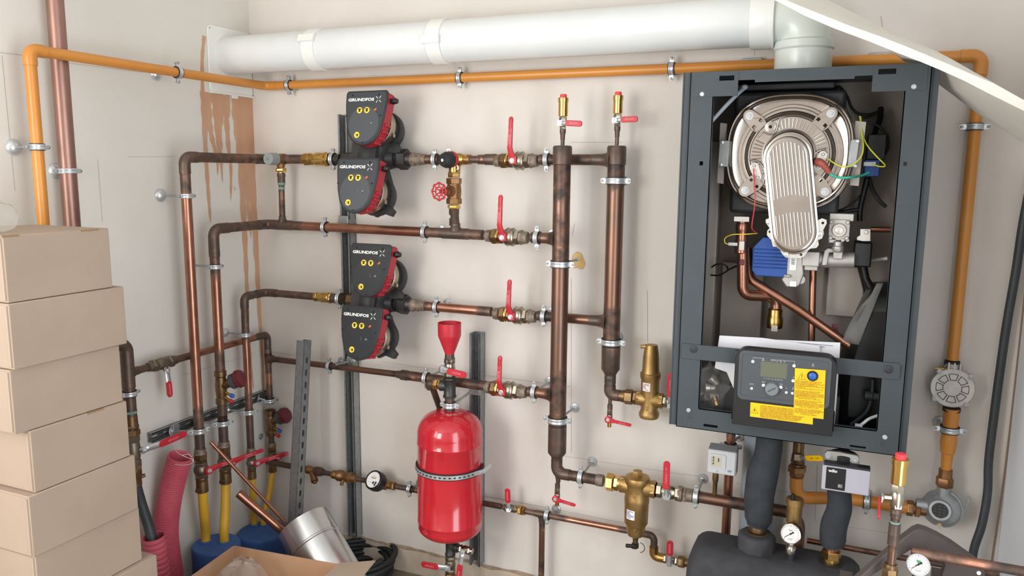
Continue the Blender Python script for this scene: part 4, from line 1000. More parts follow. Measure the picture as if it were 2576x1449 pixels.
for lab, (P, k_), px, py, zz, r_ in (('left yellow plastic pipe in the front blue cap', sv[0], 518, 1364, zc1, .0165), ('right yellow plastic pipe in the front blue cap', sv[1], 565, 1364, zc1, .0165), ('left yellow plastic pipe in the rear blue cap', sv[2], 640, 1322, zc2, .013), ('right yellow plastic pipe in the rear blue cap', sv[3], 664, 1322, zc2, .0115)):
    a = P - Z * (.080 * k_); e = G(px, py, zz); e = V((e.x, e.y, zz)); ye.append((e.x, e.y, r_))
    m = MB(); m.tube(smoothpts([a, a.lerp(e, .45) + V((.004, -.004, 0)), e + Z * .04, e - Z * .03], 8), r_, seg=22); single('yellow_pipe', lab, 'pipe', m, 'yellow_pipe', 'yellow plastic pipes')
cap_('front blue rubber end cap with two yellow pipes', f1c, .086, zc1, ye[:2]); cap_('rear blue rubber end cap with two thinner yellow pipes', f2c, .095, zc2, ye[2:])

# riser valve beside the boxes and the corrugated sleeves
zv = onv(V((.06, y0, 1)), V((.06, y0, .2)), 1133).z; P = V((.06, y0, zv))
t = small_valve('large dull ball valve on the dark riser beside the boxes', P, Z, V((.8, .5, 0)), V((.15, 1, .10)), r=.0185, L_=.145, body='nickel_dull', steel=.28, reach=1.5, tag_='BENDER', lift=.012)
m = MB(); m.hex(P, Z, .052, .072, .025); m.hex(P, Z, .074, .088, .022); m.lathe(P, Z, [(.086, .0205), (.118, .0195)], 20); build('union_nut', m, 'brass_dark', t)
m = MB(); m.hex(P, -Z, .050, .064, .024); m.lathe(P, -Z, [(.06, .021), (.085, .022), (.09, .019), (.12, .020)], 20); m.lathe(P - Z * .1, V((.6, .8, .3)), [(.012, .006), (.032, .006)], 10); build('clamping_end', m, 'brass_dark', t)
a = P - Z * .115
m = MB(); m.tube(smoothpts([a, L(354, 1262, .065), L(374, 1325, .085), B(385, 1370, .69), B(394, 1430, .682)], 8), .0165, seg=20); single('insulated_hose', 'black hose dropping from the riser valve into a short pink sleeve', 'hose', m, 'hose')
def corrugated(label, pts, r, pitch=.0085, string=False):
    P = smoothpts(pts, 14); tot = sum((b - a).length for a, b in zip(P, P[1:])); n = int(tot / pitch) * 6
    # resample
    out = []; acc = 0; j = 0
    for i in range(n + 1):
        s = tot * i / n
        while j < len(P) - 2 and acc + (P[j + 1] - P[j]).length < s: acc += (P[j + 1] - P[j]).length; j += 1
        l = (P[j + 1] - P[j]).length or 1; out.append(P[j].lerp(P[j + 1], min(1, (s - acc) / l)))
    prof = (0, .9, 1, 1, .9, 0)
    rad = [r - .0035 + .0035 * prof[i % 6] for i in range(len(out))]
    m = MB(); m.tube(out, rad, seg=26, step=None, cap=False); q = out[:40]; m.tube(q, r * .86, seg=26, step=None, cap=False)
    d = (out[0] - out[1]).normalized(); m.lathe(out[0], d, [(0, r * .86), (.002, r * .9), (.002, r * .97), (0, r - .003)], 26, cap=False)
    return single('corrugated_sleeve', label, 'sleeve pipe', m, 'pink', 'pink corrugated sleeve pipes')
corrugated('tall pink corrugated sleeve with an open top hung by white string', [B(453, 1148, .575), B(440, 1195, .58), B(424, 1270, .585), B(418, 1340, .585), B(424, 1400, .58), B(430, 1440, .575), V((B(434, 1480, .57).x, -.57, .002))], .041)
corrugated('short pink corrugated sleeve around the black hose by the box stack', [B(386, 1350, .69), B(394, 1400, .685), V((B(406, 1470, .68).x, -.68, .002))], .037, pitch=.019)
m = MB(); s_ = [L(430, 1092, .028), L(432, 1118, .04), B(446, 1138, .618), B(468, 1150, .63), B(486, 1157, .635), B(479, 1167, .635), B(458, 1170, .63), B(440, 1168, .622)]; m.tube(smoothpts(s_, 6), .0012, seg=6); m.tube(smoothpts([B(460, 1145, .628), B(474, 1143, .63), B(482, 1150, .632)], 5), .0012, seg=6)
single('string', 'white string tied from the wall channel to the tall pink sleeve', 'string', m, 'white')

# ------------------------------------------------------------------ channels on the back wall
x_ = B(850, 290, .041).x + .0205; zt_, zb_ = B(865, 288, .03).z, B(885, 1348, .03).z
channel('mounting_channel', 'tall slotted channel on the back wall behind both pump pairs', V((x_, -.002, zb_)), Z, X, FR, zt_ - zb_, 'galv', pitch=.05, group='slotted mounting channels')
x2 = B(1182, 840, .041).x + .0205; zt_, zb_ = B(1200, 838, .03).z, B(1198, 1420, .03).z
channel('mounting_channel', 'shorter slotted channel on the back wall beside the red tank', V((x2, -.002, zb_)), Z, X, FR, zt_ - zb_, 'galv', pitch=.05, group='slotted mounting channels')
T_ = B(768, 856, .145); Bm = B(745, 1322, .235); d = (Bm - T_).normalized(); O = T_ + d * ((T_.z - .004) / -d.z)
channel('cut_channel', 'loose slotted grey channel leaning upright against the back wall', O + X * .012, -d, V((0, 1, 0)) - d * V((0, 1, 0)).dot(d), -X, (O - T_).length, 'galv', w=.043, h=.034, pitch=.046, slot=.026, sw=.014, cat='channel')
for lab, px, py, yy in (('grey bracket tying the second copper row to the tall channel', 868, 575, k2), ):
    P = V((x_, -.05, z2)); t = thing('channel_bracket', lab, 'bracket', P); m = MB(); m.box(P + Z * .012, X * .022, Y * .004, Z * .030); m.box(P + Y * .03 + Z * .02, X * .021, Y * .028, Z * .010); build('plate', m, 'zinc_dull', t, bevel=.003)
P = B(880, 908, .05); t = thing('channel_bracket', 'round grey rod bracket on the tall channel below the lower pump pair', 'bracket', P)
m = MB(); m.lathe(P + Y * .01, FR, [(0, .022), (.003, .022), (.006, .012), (.012, .008)], 22); build('rose_plate', m, 'zinc_dull', t); m = MB(); m.cyl(P - Y * .01, B(846, 917, .13), .0042, 10); build('rod', m, 'zinc_dull', t)

# ------------------------------------------------------------------ offcuts and duct in the corner
Cr = B(764, 1318, .31); Ce = B(846, 1462, .37); ax = (Ce - Cr).normalized(); R_ = .0965
t = thing('duct_pipe', 'shiny round tin duct lying tilted in the corner', 'duct', Cr)
m = MB(); m.lathe(Cr, ax, [(0, R_), (.001, R_ + .001), (.085, R_), (.088, R_ + .003), (.093, R_ + .003), (.096, R_), (.30, R_), (.30, R_ - .003), (0, R_ - .003), (0, R_)], 56, cap=False); build('tube', m, 'tin', t, sharp=30)
a, b = L(530, 1112, .24), B(738, 1336, .36); m = MB(); m.tube([a, b + (b - a).normalized() * .09], .0062, seg=14); single('copper_offcut', 'thin copper offcut sticking out of the tin duct', 'copper offcut', m, 'copper', 'loose copper offcuts')
a, b = L(600, 1241, .24), B(722, 1345, .345); dd = (b - a).normalized(); e = b + dd * .09
m = MB(); u_, v_ = frame(dd); m.lathe(a, dd, [(0, .0135), (0, .0150), ((e - a).length, .0150), ((e - a).length, .0135), (0, .0135)], 22, cap=False); single('copper_offcut', 'thick copper offcut sticking out of the tin duct', 'copper offcut', m, 'copper', 'loose copper offcuts')

# ------------------------------------------------------------------ water make-up line
w0, w1 = B(700, 1167, .06), B(1560, 1331, .06); w0.z = w1.z = (w0.z + w1.z) / 2
W5 = lambda px: on(V((.0, -.06, w0.z)), V((1.7, -.06, w0.z)), px)
wz = Z
def seg5(label, p0, p1, r, mat, burns=(), **k): return pipe('copper_pipe', label, [W5(p0), W5(p1)], r, mat, burns=burns, group='copper pipe runs', **k)
seg5('dark copper end of the water line in the corner', 672, 770, .0115, 'copper_dark')
P = W5(790); t = thing('strainer', 'brass strainer with a slanting leg beside the leaning channel', 'strainer', P)
m = MB(); m.lathe(P, X, [(-.034, .012), (-.032, .0165), (-.016, .0165), (-.012, .014), (.01, .0145)], 20); d = V((.62, -.45, -.62)).normalized(); m.lathe(P - X * .012, d, [(0, .012), (.038, .0125), (.039, .0145), (.052, .0145), (.054, .008)], 18); m.hex(P - X * .012, d, .054, .060, .008); build('body', m, 'bronze', t)
m = MB(); m.lathe(P, X, [(.008, .015), (.010, .0185), (.034, .0185), (.036, .014), (.046, .0135)], 20); build('coupling', m, 'copper_dark', t)
m = MB(); m.tube([W5(795), W5(985)], .0098, seg=16); single('pipe_nipple', 'dark pipe joining strainer, backflow valve and water meter', 'pipe', m, 'copper_dark')
P = W5(866); t = thing('check_valve', 'brass backflow valve with a small side screw on the water line behind the tall channel', 'valve', P)
m = MB(); m.lathe(P, X, [(-.055, .013), (-.053, .0165), (-.036, .0170), (-.032, .0145)], 20); m.lathe(P, X, [(-.032, .018), (-.028, .022), (-.012, .022), (-.008, .019), (.014, .0195), (.018, .022), (.03, .022), (.033, .017), (.058, .0165), (.06, .013)], 24); m.lathe(P, V((.1, -.7, -.7)), [(.015, .007), (.030, .0065)], 12); m.hex(P, V((.1, -.7, -.7)), .03, .036, .0075); build('body', m, 'bronze', t)
P = W5(957); t = thing('water_meter', 'small water meter with a white dial in a black case', 'water meter', P)
m = MB(); m.lathe(P, X, [(-.052, .012), (-.050, .016), (-.034, .0165), (-.03, .021), (.028, .021), (.034, .015), (.050, .0155), (.052, .012)], 22); m.hex(P, X, .052, .066, .0165); build('body', m, 'bronze', t)
md = V((-.12, -.80, .58)).normalized(); mc = P + md * .012
m = MB(); m.lathe(mc, md, [(0, .036), (.012, .0385), (.036, .0375), (.040, .034), (.040, .031), (.036, .030)], 44); cs = build('case', m, 'black', t)
m = MB(); m.lathe(mc, md, [(.030, .0312), (.0372, .0312)], 44); build('dial', m, 'white', cs)
mu = X - md * X.dot(md); mu.normalize(); mv = md.cross(mu); q = mc + md * .0376
m = MB(); text_mb(m, '000000', q + mv * .006, mu, mv, .007, .0003); text_mb(m, 'm3', q + mv * .0165, mu, mv, .005, .0003); m.box(q + mv * .0105, mu * .016, mv * .0003, md * .0002); m.box(q - mv * .010 - mu * .013, mu * .007, mv * .0003, md * .0002); build('lettering', m, 'ink', cs)
for ox, oy, r_ in ((.004, -.011, .0052), (.0155, -.010, .0048), (.013, -.018, .0045)):
    m = MB(); m.lathe(q + mu * ox + mv * oy, md, [(0, r_), (.0004, r_)], 16); m.lathe(q + mu * ox + mv * oy, md, [(.0004, r_ * .35), (.0008, r_ * .35)], 6); build('pointer', m, 'panel_grey', cs)
seg5('dark copper stub of the water line between meter and red tank', 996, 1046, .0105, 'copper_dark'); P = W5(1030); clamp('zinc clamp on the water line left of the red tank', P, X, .0105, Z, wb(P) + X * .01, FR)
p0, p1 = W5(1215), W5(1262); seg5('copper water line emerging right of the red tank', 1036, 1262, .0105, 'copper_aged', burns=[(p1, .08, 1)])
vp = W5(1285); small_valve('ball valve with an upright red lever on the water line right of the tank', vp, X, FR + Z * .25, Z + X * -.03, r=.0115, L_=.078, steel=.3, body='nickel_dull', reach=.9)
m = MB(); q = W5(1312)
t = thing('union_fitting', 'brass union on the water line right of the tank', 'fitting', q); m.hex(q, X, -.014, .0, .0165); m.hex(q, X, .001, .014, .0175, phase=.6); build('union_nut', m, 'brass', t)
te = W5(1364); le = B(1640, 1348, .06); le.z = te.z
t = seg5('copper water line between the tee and the low black header', 1322, 1625, .0105, 'copper', burns=[(te, .12, 1), (W5(1625), .12, 1), (W5(1322), .06, 1)])
tee(t, te, X, -Z, .05, .0105, .0105, .03)
seg5_down = pipe('copper_pipe', 'copper branch dropping from the water line tee to the floor', [te - Z * .012, V((te.x, te.y, .0))], .0105, 'copper_aged', loc=V((te.x, te.y, 0)), burns=[(te, .08, 1), (te - Z * .2, .05, .8), (te - Z * .3, .06, 1)], group='copper pipe runs')
P = W5(1376); clamp('zinc clamp on the water line at the tee', P, X, .0125, Z, wb(P) + X * .012, FR)
e_ = W5(1625)
a_ = B(1646, 1383, .06 + .045); q0 = e_; q1 = V((e_.x + .028, e_.y, e_.z)); 
t = pipe('copper_pipe', 'short dark copper bend at the right end of the water line', [q0 - X * .01, q1, V((q1.x, q1.y, q1.z - .055))], .0118, 'copper_dark', bend=.02, loc=q1, group='copper pipe runs')
m = MB(); ec = V((q1.x, q1.y, q1.z - .050)); vq = ec + V((.02, -.004, -.022))
m.tube([ec + Z * .012, ec - Z * .022, ec - Z * .022 + X * .036], .0155, bend=.016, seg=20, step=.006); single('brass_elbow', 'brass elbow between the water line and the valve at the black header', 'elbow', m, 'brass')
vp = ec - Z * .022 + X * .058
small_valve('ball valve with an upright red lever left of the black header', vp, X, FR, Z, r=.0125, L_=.080, steel=.34, tag_='BENDER', reach=.95)
m = MB(); m.hex(vp, X, .024, .046, .0185, phase=.2); m.lathe(vp, X, [(.046, .014), (.066, .0135)], 18); single('union_fitting', 'brown brass union entering the black header', 'fitting', m, 'brass_dark')

# ------------------------------------------------------------------ red tank and what stands on it
TO = .195; tx = B(1132, 1180, TO).x; TC = V((tx, -TO, 0)); R_ = .1125
zs1, zs0 = B(1050, 1074, TO).z, B(1053, 1300, TO).z; dome = B(1132, 1032, TO).z - zs1
t = thing('expansion_tank', 'glossy red steel tank hung on the wall below the funnel', 'tank', V((tx, -TO, zs0 - .04)))
m = MB(); prof = []
for i in range(13):
    a = math.pi / 2 * i / 12; prof.append((zs0 - .046 * math.cos(a), max(.014, R_ * math.sin(a) ** .72)))
prof += [(zs0 + .018, R_), (zs0 + .020, R_ + .0012), (zs0 + .024, R_ + .0012), (zs0 + .026, R_), (zs1 - .036, R_), (zs1 - .034, R_ + .0012), (zs1 - .030, R_ + .0012), (zs1 - .028, R_)]
for i in range(13):
    a = math.pi / 2 * (1 - i / 12); prof.append((zs1 + dome * math.cos(a), max(.016, R_ * math.sin(a) ** .72)))
m.lathe((tx, -TO, 0), Z, prof, 72); m.box(V((tx + .03, -TO - R_, zs1 - .045)), X * .0004, Y * .0002, Z * .02); build('vessel', m, 'red_tank', t, sharp=50)
zst = B(1132, 1206, TO + R_).z
t = thing('tank_strap', 'perforated zinc strap around the red tank', 'strap', V((tx, -TO, zst)))
def arcband(m, r0, r1, hz, a0, a1, n=60):
    rows = []
    for i in range(n + 1):
        a = math.radians(a0 + (a1 - a0) * i / n); d = V((math.cos(a), math.sin(a), 0)); c = V((tx, -TO, zst))
        rows.append([c + d * r0 - Z * hz, c + d * r1 - Z * hz, c + d * r1 + Z * hz, c + d * r0 + Z * hz])
    m.grid(rows, closed=True)
m = MB(); arcband(m, R_ + .0008, R_ + .0055, .0105, -200, 20); build('rubber_lining', m, 'rubber', t)
m = MB(); arcband(m, R_ + .0055, R_ + .0072, .0072, -198, -15); e = V((tx, -TO, zst)) + V((math.cos(math.radians(-15)), math.sin(math.radians(-15)), 0)) * (R_ + .0064)
e2 = V((tx + R_ + .020, -TO - .01, zst + .002)); m.box((e + e2) / 2, (e2 - e) / 2, FR * .0008, Z * .0075); m.box(e2 + Y * .03, X * .0008, Y * .032, Z * .008); build('band', m, 'zinc', t)
m = MB()
for i in range(20):
    a = math.radians(-175 + i * 8); d = V((math.cos(a), math.sin(a), 0)); tn = V((-d.y, d.x, 0)); c = V((tx, -TO, zst)) + d * (R_ + .0072); m.prism(rrect(c, tn, Z, .0085, .0045, .002, 3), d * .0004)
o_ = build('strap_holes', m, 'slot', t); o_['kind'] = 'stuff'
m = MB(); m.hex(e2 - X * .006, FR, 0, .006, .006); m.lathe(e2 - X * .006, FR, [(-.01, .003), (.012, .003)], 10); build('bolt', m, 'zinc', t)
def TB(py): return B(1132, py, TO).z
ztop = zs1 + dome - .006
m = MB(); m.lathe((tx, -TO, 0), Z, [(ztop - .01, .0165), (TB(998), .0165)], 24); t_n = single('pipe_nipple', 'brown iron nipple on top of the red tank', 'fitting', m, 'copper_dark')
P = V((tx, -TO, TB(1019))); sb = V((x2, -.045, B(1200, 980, .045).z)); clamp('zinc clamp around the neck of the red tank', P, Z, .0166, X, None, FR, w=.019)
t = thing('channel_bracket', 'grey rod and slide bracket joining the tank neck to the short channel', 'bracket', sb)
m = MB(); m.box(sb + Y * .004, X * .022, Y * .006, Z * .022); build('slide_plate', m, 'zinc_dull', t, bevel=.003); m = MB(); m.cyl(sb, P + V((.012, .012, .004)), .0045, 12); build('rod', m, 'zinc_dull', t)
tz = (TB(949) + TB(999)) / 2; tp_ = V((tx, -TO, tz)); hh = (TB(949) - TB(999)) / 2
t = thing('iron_tee', 'dark cast iron tee above the red tank', 'fitting', V((tx, -TO, tz - hh)))
m = MB(); m.lathe(tp_, Z, [(-hh, .0175), (-hh, .0225), (-hh + .006, .0228), (-hh + .009, .0205), (hh - .009, .0205), (hh - .006, .0228), (hh, .0225), (hh, .0175)], 28); m.lathe(tp_ + Z * .003, -X, [(0, .018), (.022, .0178), (.026, .0195), (.034, .0195), (.034, .014)], 24); text_mb(m, '2 1/4', tp_ + FR * .0205, -Z, X, .010, .0004); build('body', m, 'iron', t)
m = MB(); m.hex(tp_ + Z * .003, -X, .036, .044, .0165, phase=.2); m.hex(tp_ + Z * .003, -X, .045, .062, .0175, phase=.1); build('union_nut', m, 'brass', t)
e0 = tp_ + Z * .003 - X * .062; e1_ = e0 - X * .022; e2_ = B(1112, 1042, .075)
t = pipe('copper_pipe', 'dark bent copper pipe from the iron tee down behind the red tank', [e0, e1_, V((e1_.x + .004, e1_.y + .02, e1_.z - .012)), e2_], .0115, 'copper_dark', bend=.012, loc=e2_, group='copper pipe runs')
elbow(t, e0, e1_, e2_, .0115, .012, .012)
vz = TB(926); vp = V((tx, -TO, vz))
t = small_valve('ball valve with a red lever pointing right under the funnel', vp, Z, V((-.25, -.97, 0)), X - Z * .10, r=.0155, L_=.088, steel=.18, tag_='CASTER', tail=False)
m = MB(); m.lathe((tx, -TO, 0), Z, [(TB(904), .0165), (TB(889), .0158)], 22); m.hex(vp, Z, .018, .036, .0195); build('nipple', m, 'copper_dark', t)
t = thing('funnel', 'red funnel standing open on the valve above the red tank', 'funnel', V((tx, -TO, TB(890))))
za, zb2_, zc_ = TB(890), TB(845), TB(812)
m = MB(); m.lathe((tx, -TO, 0), Z, [(za, .0165), (za + .004, .017), (zb2_ - .01, .035), (zb2_, .0385), (zb2_ + .006, .0392), (zc_, .0395), (zc_, .038), (zb2_, .037), (za + .012, .014)], 44, cap=False); build('cone', m, 'red', t)
# below the tank
zl = lambda py: B(1133, py, TO).z
q = V((tx, -TO, zl(1372)))
t = thing('iron_tee', 'dark iron tee below the red tank', 'fitting', q - Z * .03)
m = MB(); m.lathe(q, Z, [(-.036, .0145), (-.036, .0185), (-.030, .0188), (-.027, .0165), (.027, .0165), (.030, .0188), (.036, .0185), (.036, .0145)], 26); m.lathe(q - Z * .004, X, [(0, .015), (.02, .0145), (.023, .0165), (.030, .0165), (.032, .012)], 22); m.lathe(q, Z, [(.036, .0135), (zs0 - .044 - q.z, .0135)], 20); m.lathe((tx, -TO, zs0 - .05), Z, [(-.004, .018), (.006, .03)], 20); build('body', m, 'iron', t)
vp = q - Z * .004 + X * .058; small_valve('small valve with a hanging red lever beside the tee under the tank', vp, X, FR, -Z - X * .12, r=.0118, L_=.125, steel=.34, reach=.9)
vp = V((tx, -TO, zl(1420))); small_valve('valve with a red lever pointing left at the very bottom below the red tank', vp, Z, FR, -X - Z * .03, r=.0150, L_=.098, body='nickel_dull', steel=.3, tag_='CASTER')
m = MB(); m.lathe((tx, -TO, 0), Z, [(.0, .0155), (vp.z - .03, .0155)], 22); m.hex((tx, -TO, vp.z), -Z, .034, .052, .0195); single('pipe_nipple', 'bronze pipe running from the lowest tank valve to the floor', 'pipe', m, 'bronze')

# ------------------------------------------------------------------ cardboard
h_ = .157; xs = .4
faces = [(270, 567, 20, 755, 283, 714), (300, 718, 30, 918, 311, 856), (299, 861, 40, 1080, 315, 1000), (314, 1002, 88, 1238, 327, 1135), (340, 1147, 82, 1400, 343, 1283), (347, 1287, 118, 1540, 362, 1420), (380, 1417, 140, 1690, 392, 1560)]
nm = ['topmost box of the cardboard stack, under the plastic bottle', 'second cardboard box from the top of the stack', 'third cardboard box from the top of the stack', 'fourth cardboard box from the top, set back from the ones above', 'fifth cardboard box from the top of the stack', 'sixth cardboard box from the top of the stack', 'seventh cardboard box from the top, its edge just showing beside the hoses']
for i in range(9):
    z1_ = h_ * (9 - i) - .003; z0_ = z1_ - h_ + .001
    if i < 7:
        a, b, c_, d_, e_, f_ = faces[i]
        yb = L(e_, f_, xs).y; yf = L(c_, d_, xs).y
        if i >= 5: yf = -1.285
        if i == 6: yb = -.955
    else: yb, yf = -.98, -1.30
    xoff = (0, .006, -.004, .0, .004, -.002, .012, 0, .005)[i]; lab = nm[i] if i < 7 else None
    if lab is None: continue_ = True
    x1_ = xs + xoff; x0_ = x1_ - .29; yb += xoff
    if z0_ < .01: z0_ = .001
    t = thing('cardboard_box', lab or ('cardboard box low in the stack, hidden below the others' if i == 7 else 'lowest cardboard box of the stack, standing on the floor'), 'box', V(((x0_ + x1_) / 2, (yb + yf) / 2, z0_)), 'boxes of the cardboard stack')
    m = MB(); m.bx(x0_, x1_, yf, yb, z0_, z1_); build('carton', m, 'card', t, bevel=.0025)
    m = MB(); m.bx(x0_ + .004, x1_ - .003, yf - .0016, yf, z0_ + .004, z1_ - .004); m.bx(x1_ - .012, x1_ - .0035, yf - .0035, yf - .0012, z0_ + .006, z1_ - .006); build('end_flap', m, 'card', t, bevel=.0006)
    if i in (0, 3):
        m = MB()
        for py0, py1 in ((-.28, -.24), (-.08, -.03)) if i == 0 else ((-.12, -.07),):
            m.bx(x1_ - .004, x1_ + .0006, yb + py0, yb + py1, z1_ - .004, z1_ + .0004)
        build('lock_slot', m, 'card_edge', t)
# plastic bottle lying on top
zb_ = h_ * 9 - .003; bc2 = G(20, 560, zb_)
bp0 = L(-40, 525, .30); bq0 = L(78, 528, .30); bp0.z = bq0.z = zb_ + .037
t = thing('plastic_bottle', 'clear empty plastic bottle lying on top of the box stack', 'bottle', V((bq0.x, bq0.y - .10, zb_)))
d = V((.25, 1, 0)).normalized(); o_ = V((.30, bq0.y - .085, zb_ + .0365)) - d * .15
pr = [(0, .012), (.004, .028), (.02, .034)]
for i in range(6): pr += [(.03 + i * .022, .036), (.042 + i * .022, .036), (.046 + i * .022, .0335), (.050 + i * .022, .0335)]
pr += [(.168, .036), (.19, .03), (.20, .018)]
m = MB(); m.lathe(o_ + d * .02, d, [(a - .03, r) for a, r in pr], 28); build('bottle_body', m, 'bottle', t, sharp=60)
m = MB(); m.lathe(o_ + d * .008, d, [(-.05, .013), (-.015, .0125), (-.006, .02)], 20); build('neck', m, 'bottle', t)
# open box in front
zk = .30; K = G(588, 1372, zk); Rr = G(852, 1419, zk); Lf = G(300, 1480, zk)
ur = (Rr - K); ur.z = 0; lr = ur.length; ur.normalize(); ul = V((ur.y, -ur.x, 0));  ul = -ul if ul.y > 0 else ul
if ul.y > 0: ul = -ul
t = thing('open_carton', 'open cardboard box in the foreground holding a clear plastic bag', 'box', V((K.x + ur.x * lr / 2 + ul.x * .18, K.y + ur.y * lr / 2 + ul.y * .18, 0)))
dl = .36; th_ = .004
def wallp(a, b, z0_, z1_):
    n_ = (b - a).cross(Z).normalized() * th_; m.prism([V((a.x, a.y, z0_)), V((b.x, b.y, z0_)), V((b.x, b.y, z1_)), V((a.x, a.y, z1_))], n_)
m = MB(); k1_, k2_, k3_, k4_ = K, K + ur * lr, K + ur * lr + ul * dl, K + ul * dl
for a, b in ((k1_, k2_), (k2_, k3_), (k3_, k4_), (k4_, k1_)): wallp(V((a.x, a.y, 0)), V((b.x, b.y, 0)), .002, zk)
m.prism([V((p.x, p.y, .002)) for p in (k1_, k2_, k3_, k4_)], Z * .004); build('carton', m, 'card_in', t)
f1, f2_ = G(945, 1412, zk + .012), G(905, 1465, zk + .012)
m = MB(); m.prism([k2_ + Z * .001, f1, f2_ + ul * .06, k3_ + Z * .001], Z * .003); build('flap', m, 'card', t)
m = MB(); tpp = k1_ + ur * (lr * .55) + ul * .001; m.box(tpp - Z * .012 + ul * .001, ur * .012, ul * .0006, Z * .010); build('tape_scrap', m, 'film', t)
# clear bag
bb = G(620, 1440, .27) ; t_c = bb + V((.01, -.03, -.045))
m = MB(); rows = []
for i in range(11):
    a = math.pi * (i + .25) / 11.2; row = []
    for j in range(22):
        b = 2 * math.pi * j / 22; r_ = .074 * math.sin(a) ** .8 * (1 + .16 * math.sin(3 * b + i * .9) + .10 * math.sin(7 * b - i * 1.3)); row.append(t_c + V((r_ * math.cos(b), r_ * math.sin(b), .10 * math.cos(a) + .008 * math.sin(5 * b + i))) + V([random.uniform(-.007, .007) for _ in range(3)]))
    rows.append(row)
m.grid(rows, closed=True); single('plastic_bag', 'crumpled clear plastic bag inside the open cardboard box', 'bag', m, 'film', sharp=25)
# cable coil
cc = G(898, 1438, .03)
m = MB()
pts = []
for i in range(150):
    a = 2 * math.pi * i / 30; r_ = .112 + .010 * math.sin(i * .37) + .004 * (i // 30); pts.append(V((cc.x + r_ * math.cos(a), cc.y + .02 + r_ * math.sin(a), .016 + .018 * (i / 30) + .004 * math.sin(a * 2))))
m.tube(pts, .011, seg=12, step=None); single('cable_coil', 'coil of thick black cable on the floor behind the open box', 'cable coil', m, 'rubber')

m = MB(); q = L(655, 1098, .0); m.lathe(q, X, [(.0005, .012), (.004, .012), (.007, .007), (.009, .007)], 16); single('wall_screw', 'small grey screw head on the left wall low in the corner', 'screw', m, 'zinc_dull')
# ------------------------------------------------------------------ drains and outlets of the two headers
def drain(label, P, lev, L_=.062):
    """tiny tap with a round red hub, outlet below"""
    t = thing('drain_valve', label, 'valve', P, 'drain taps below the copper headers')
    m = MB(); m.lathe(P, Z, [(-.014, .0072), (.0, .0095), (.010, .0095), (.012, .008)], 18); m.hex(P, Z, .012, .034, .0098, phase=.2); m.lathe(P, FR, [(.006, .006), (.016, .006)], 14); build('body', m, 'nickel', t)
    m = MB(); m.lathe(P, -Z, [(.012, .0068), (.030, .0068), (.030, .005)], 18); build('outlet', m, 'brass', t)
    h = P + FR * .018; lv = V(lev).normalized(); s = lv.cross(FR)
    m = MB(); m.lathe(h, FR, [(-.004, .0115), (.003, .0115), (.004, .010)], 24)
    rows = []
    for k_, w_ in ((.004, .009), (.014, .0075), (.022, .0052), (.05, .0048), (.062, .0052), (.070, .005), (.074, .0022)):
        c = h + lv * (k_ * L_ / .062) + FR * min(.003, k_ * .2); rows.append([c + s * w_ + FR * .002, c - s * w_ + FR * .002, c - s * w_ - FR * .002, c + s * w_ - FR * .002])
    m.grid(rows, closed=True); m.face(rows[-1]); o = build('lever', m, 'red', t)
    m = MB(); a = h + lv * (.044 * L_ / .062) + FR * .0052; text_mb(m, 'CASTER', a, lv, FR.cross(lv), .0062, .0003); build('lettering', m, 'red_let', o)
    m = MB(); m.lathe(h, FR, [(.003, .006), (.005, .006)], 16); m.hex(h, FR, .005, .008, .004); build('stem_nut', m, 'zinc', t)
    return t
zd = (B(1461, 1198, M1o).z + B(1751, 1251, M1o).z) / 2
D = lambda px, o=M1o: on(V((1.2, -o, zd)), V((2.5, -o, zd)), px)
ea = V((m1.x, -M1o, zb + .0)); eb = V((m1.x, -M1o, zd)); d1 = D(1512)
t = pipe('copper_pipe', 'copper outlet bending right under the front header', [ea - Z * .0 + Z * .01, eb, d1], rr, 'copper_aged', bend=.034, loc=eb, burns=[(eb, .08, 1), (D(1440), .05, .7), (d1, .10, .9)], group='copper pipe runs')
elbow(t, ea, eb, d1, rr, .034, .012)
m = MB(); m.lathe(d1, X, [(-.016, .0185), (-.014, .0195), (.006, .0195), (.008, .018)], 22); build('inlet_adapter', m, 'gunk', t)
dz = [B(1402, y, M1o).z for y in (1250,)][0]; dP = V((m1.x + .004, -M1o, dz))
t = pipe('copper_pipe', 'thin dark drain stub under the bend of the front header', [V((m1.x + .006, -M1o, zd - .006)), dP + Z * .03], .0062, 'copper_dark', loc=dP + Z * .04, group='copper pipe runs')
m = MB(); m.lathe(dP, Z, [(.030, .0088), (.046, .0085), (.048, .0062)], 16); m.lathe(V((m1.x + .006, -M1o, zd - .02)), -Z, [(-.02, .014), (.0, .0085), (.012, .0072)], 16); build('adapter', m, 'copper_dark', t)
drain('drain tap with a red lever under the front copper header', dP, V((1, 0, -.12)), L_=.060)
P = D(1461); clamp('zinc clamp with a long rod left of the dirt separator', P, X, rr, Z, B(1490, 1161, .0), FR)
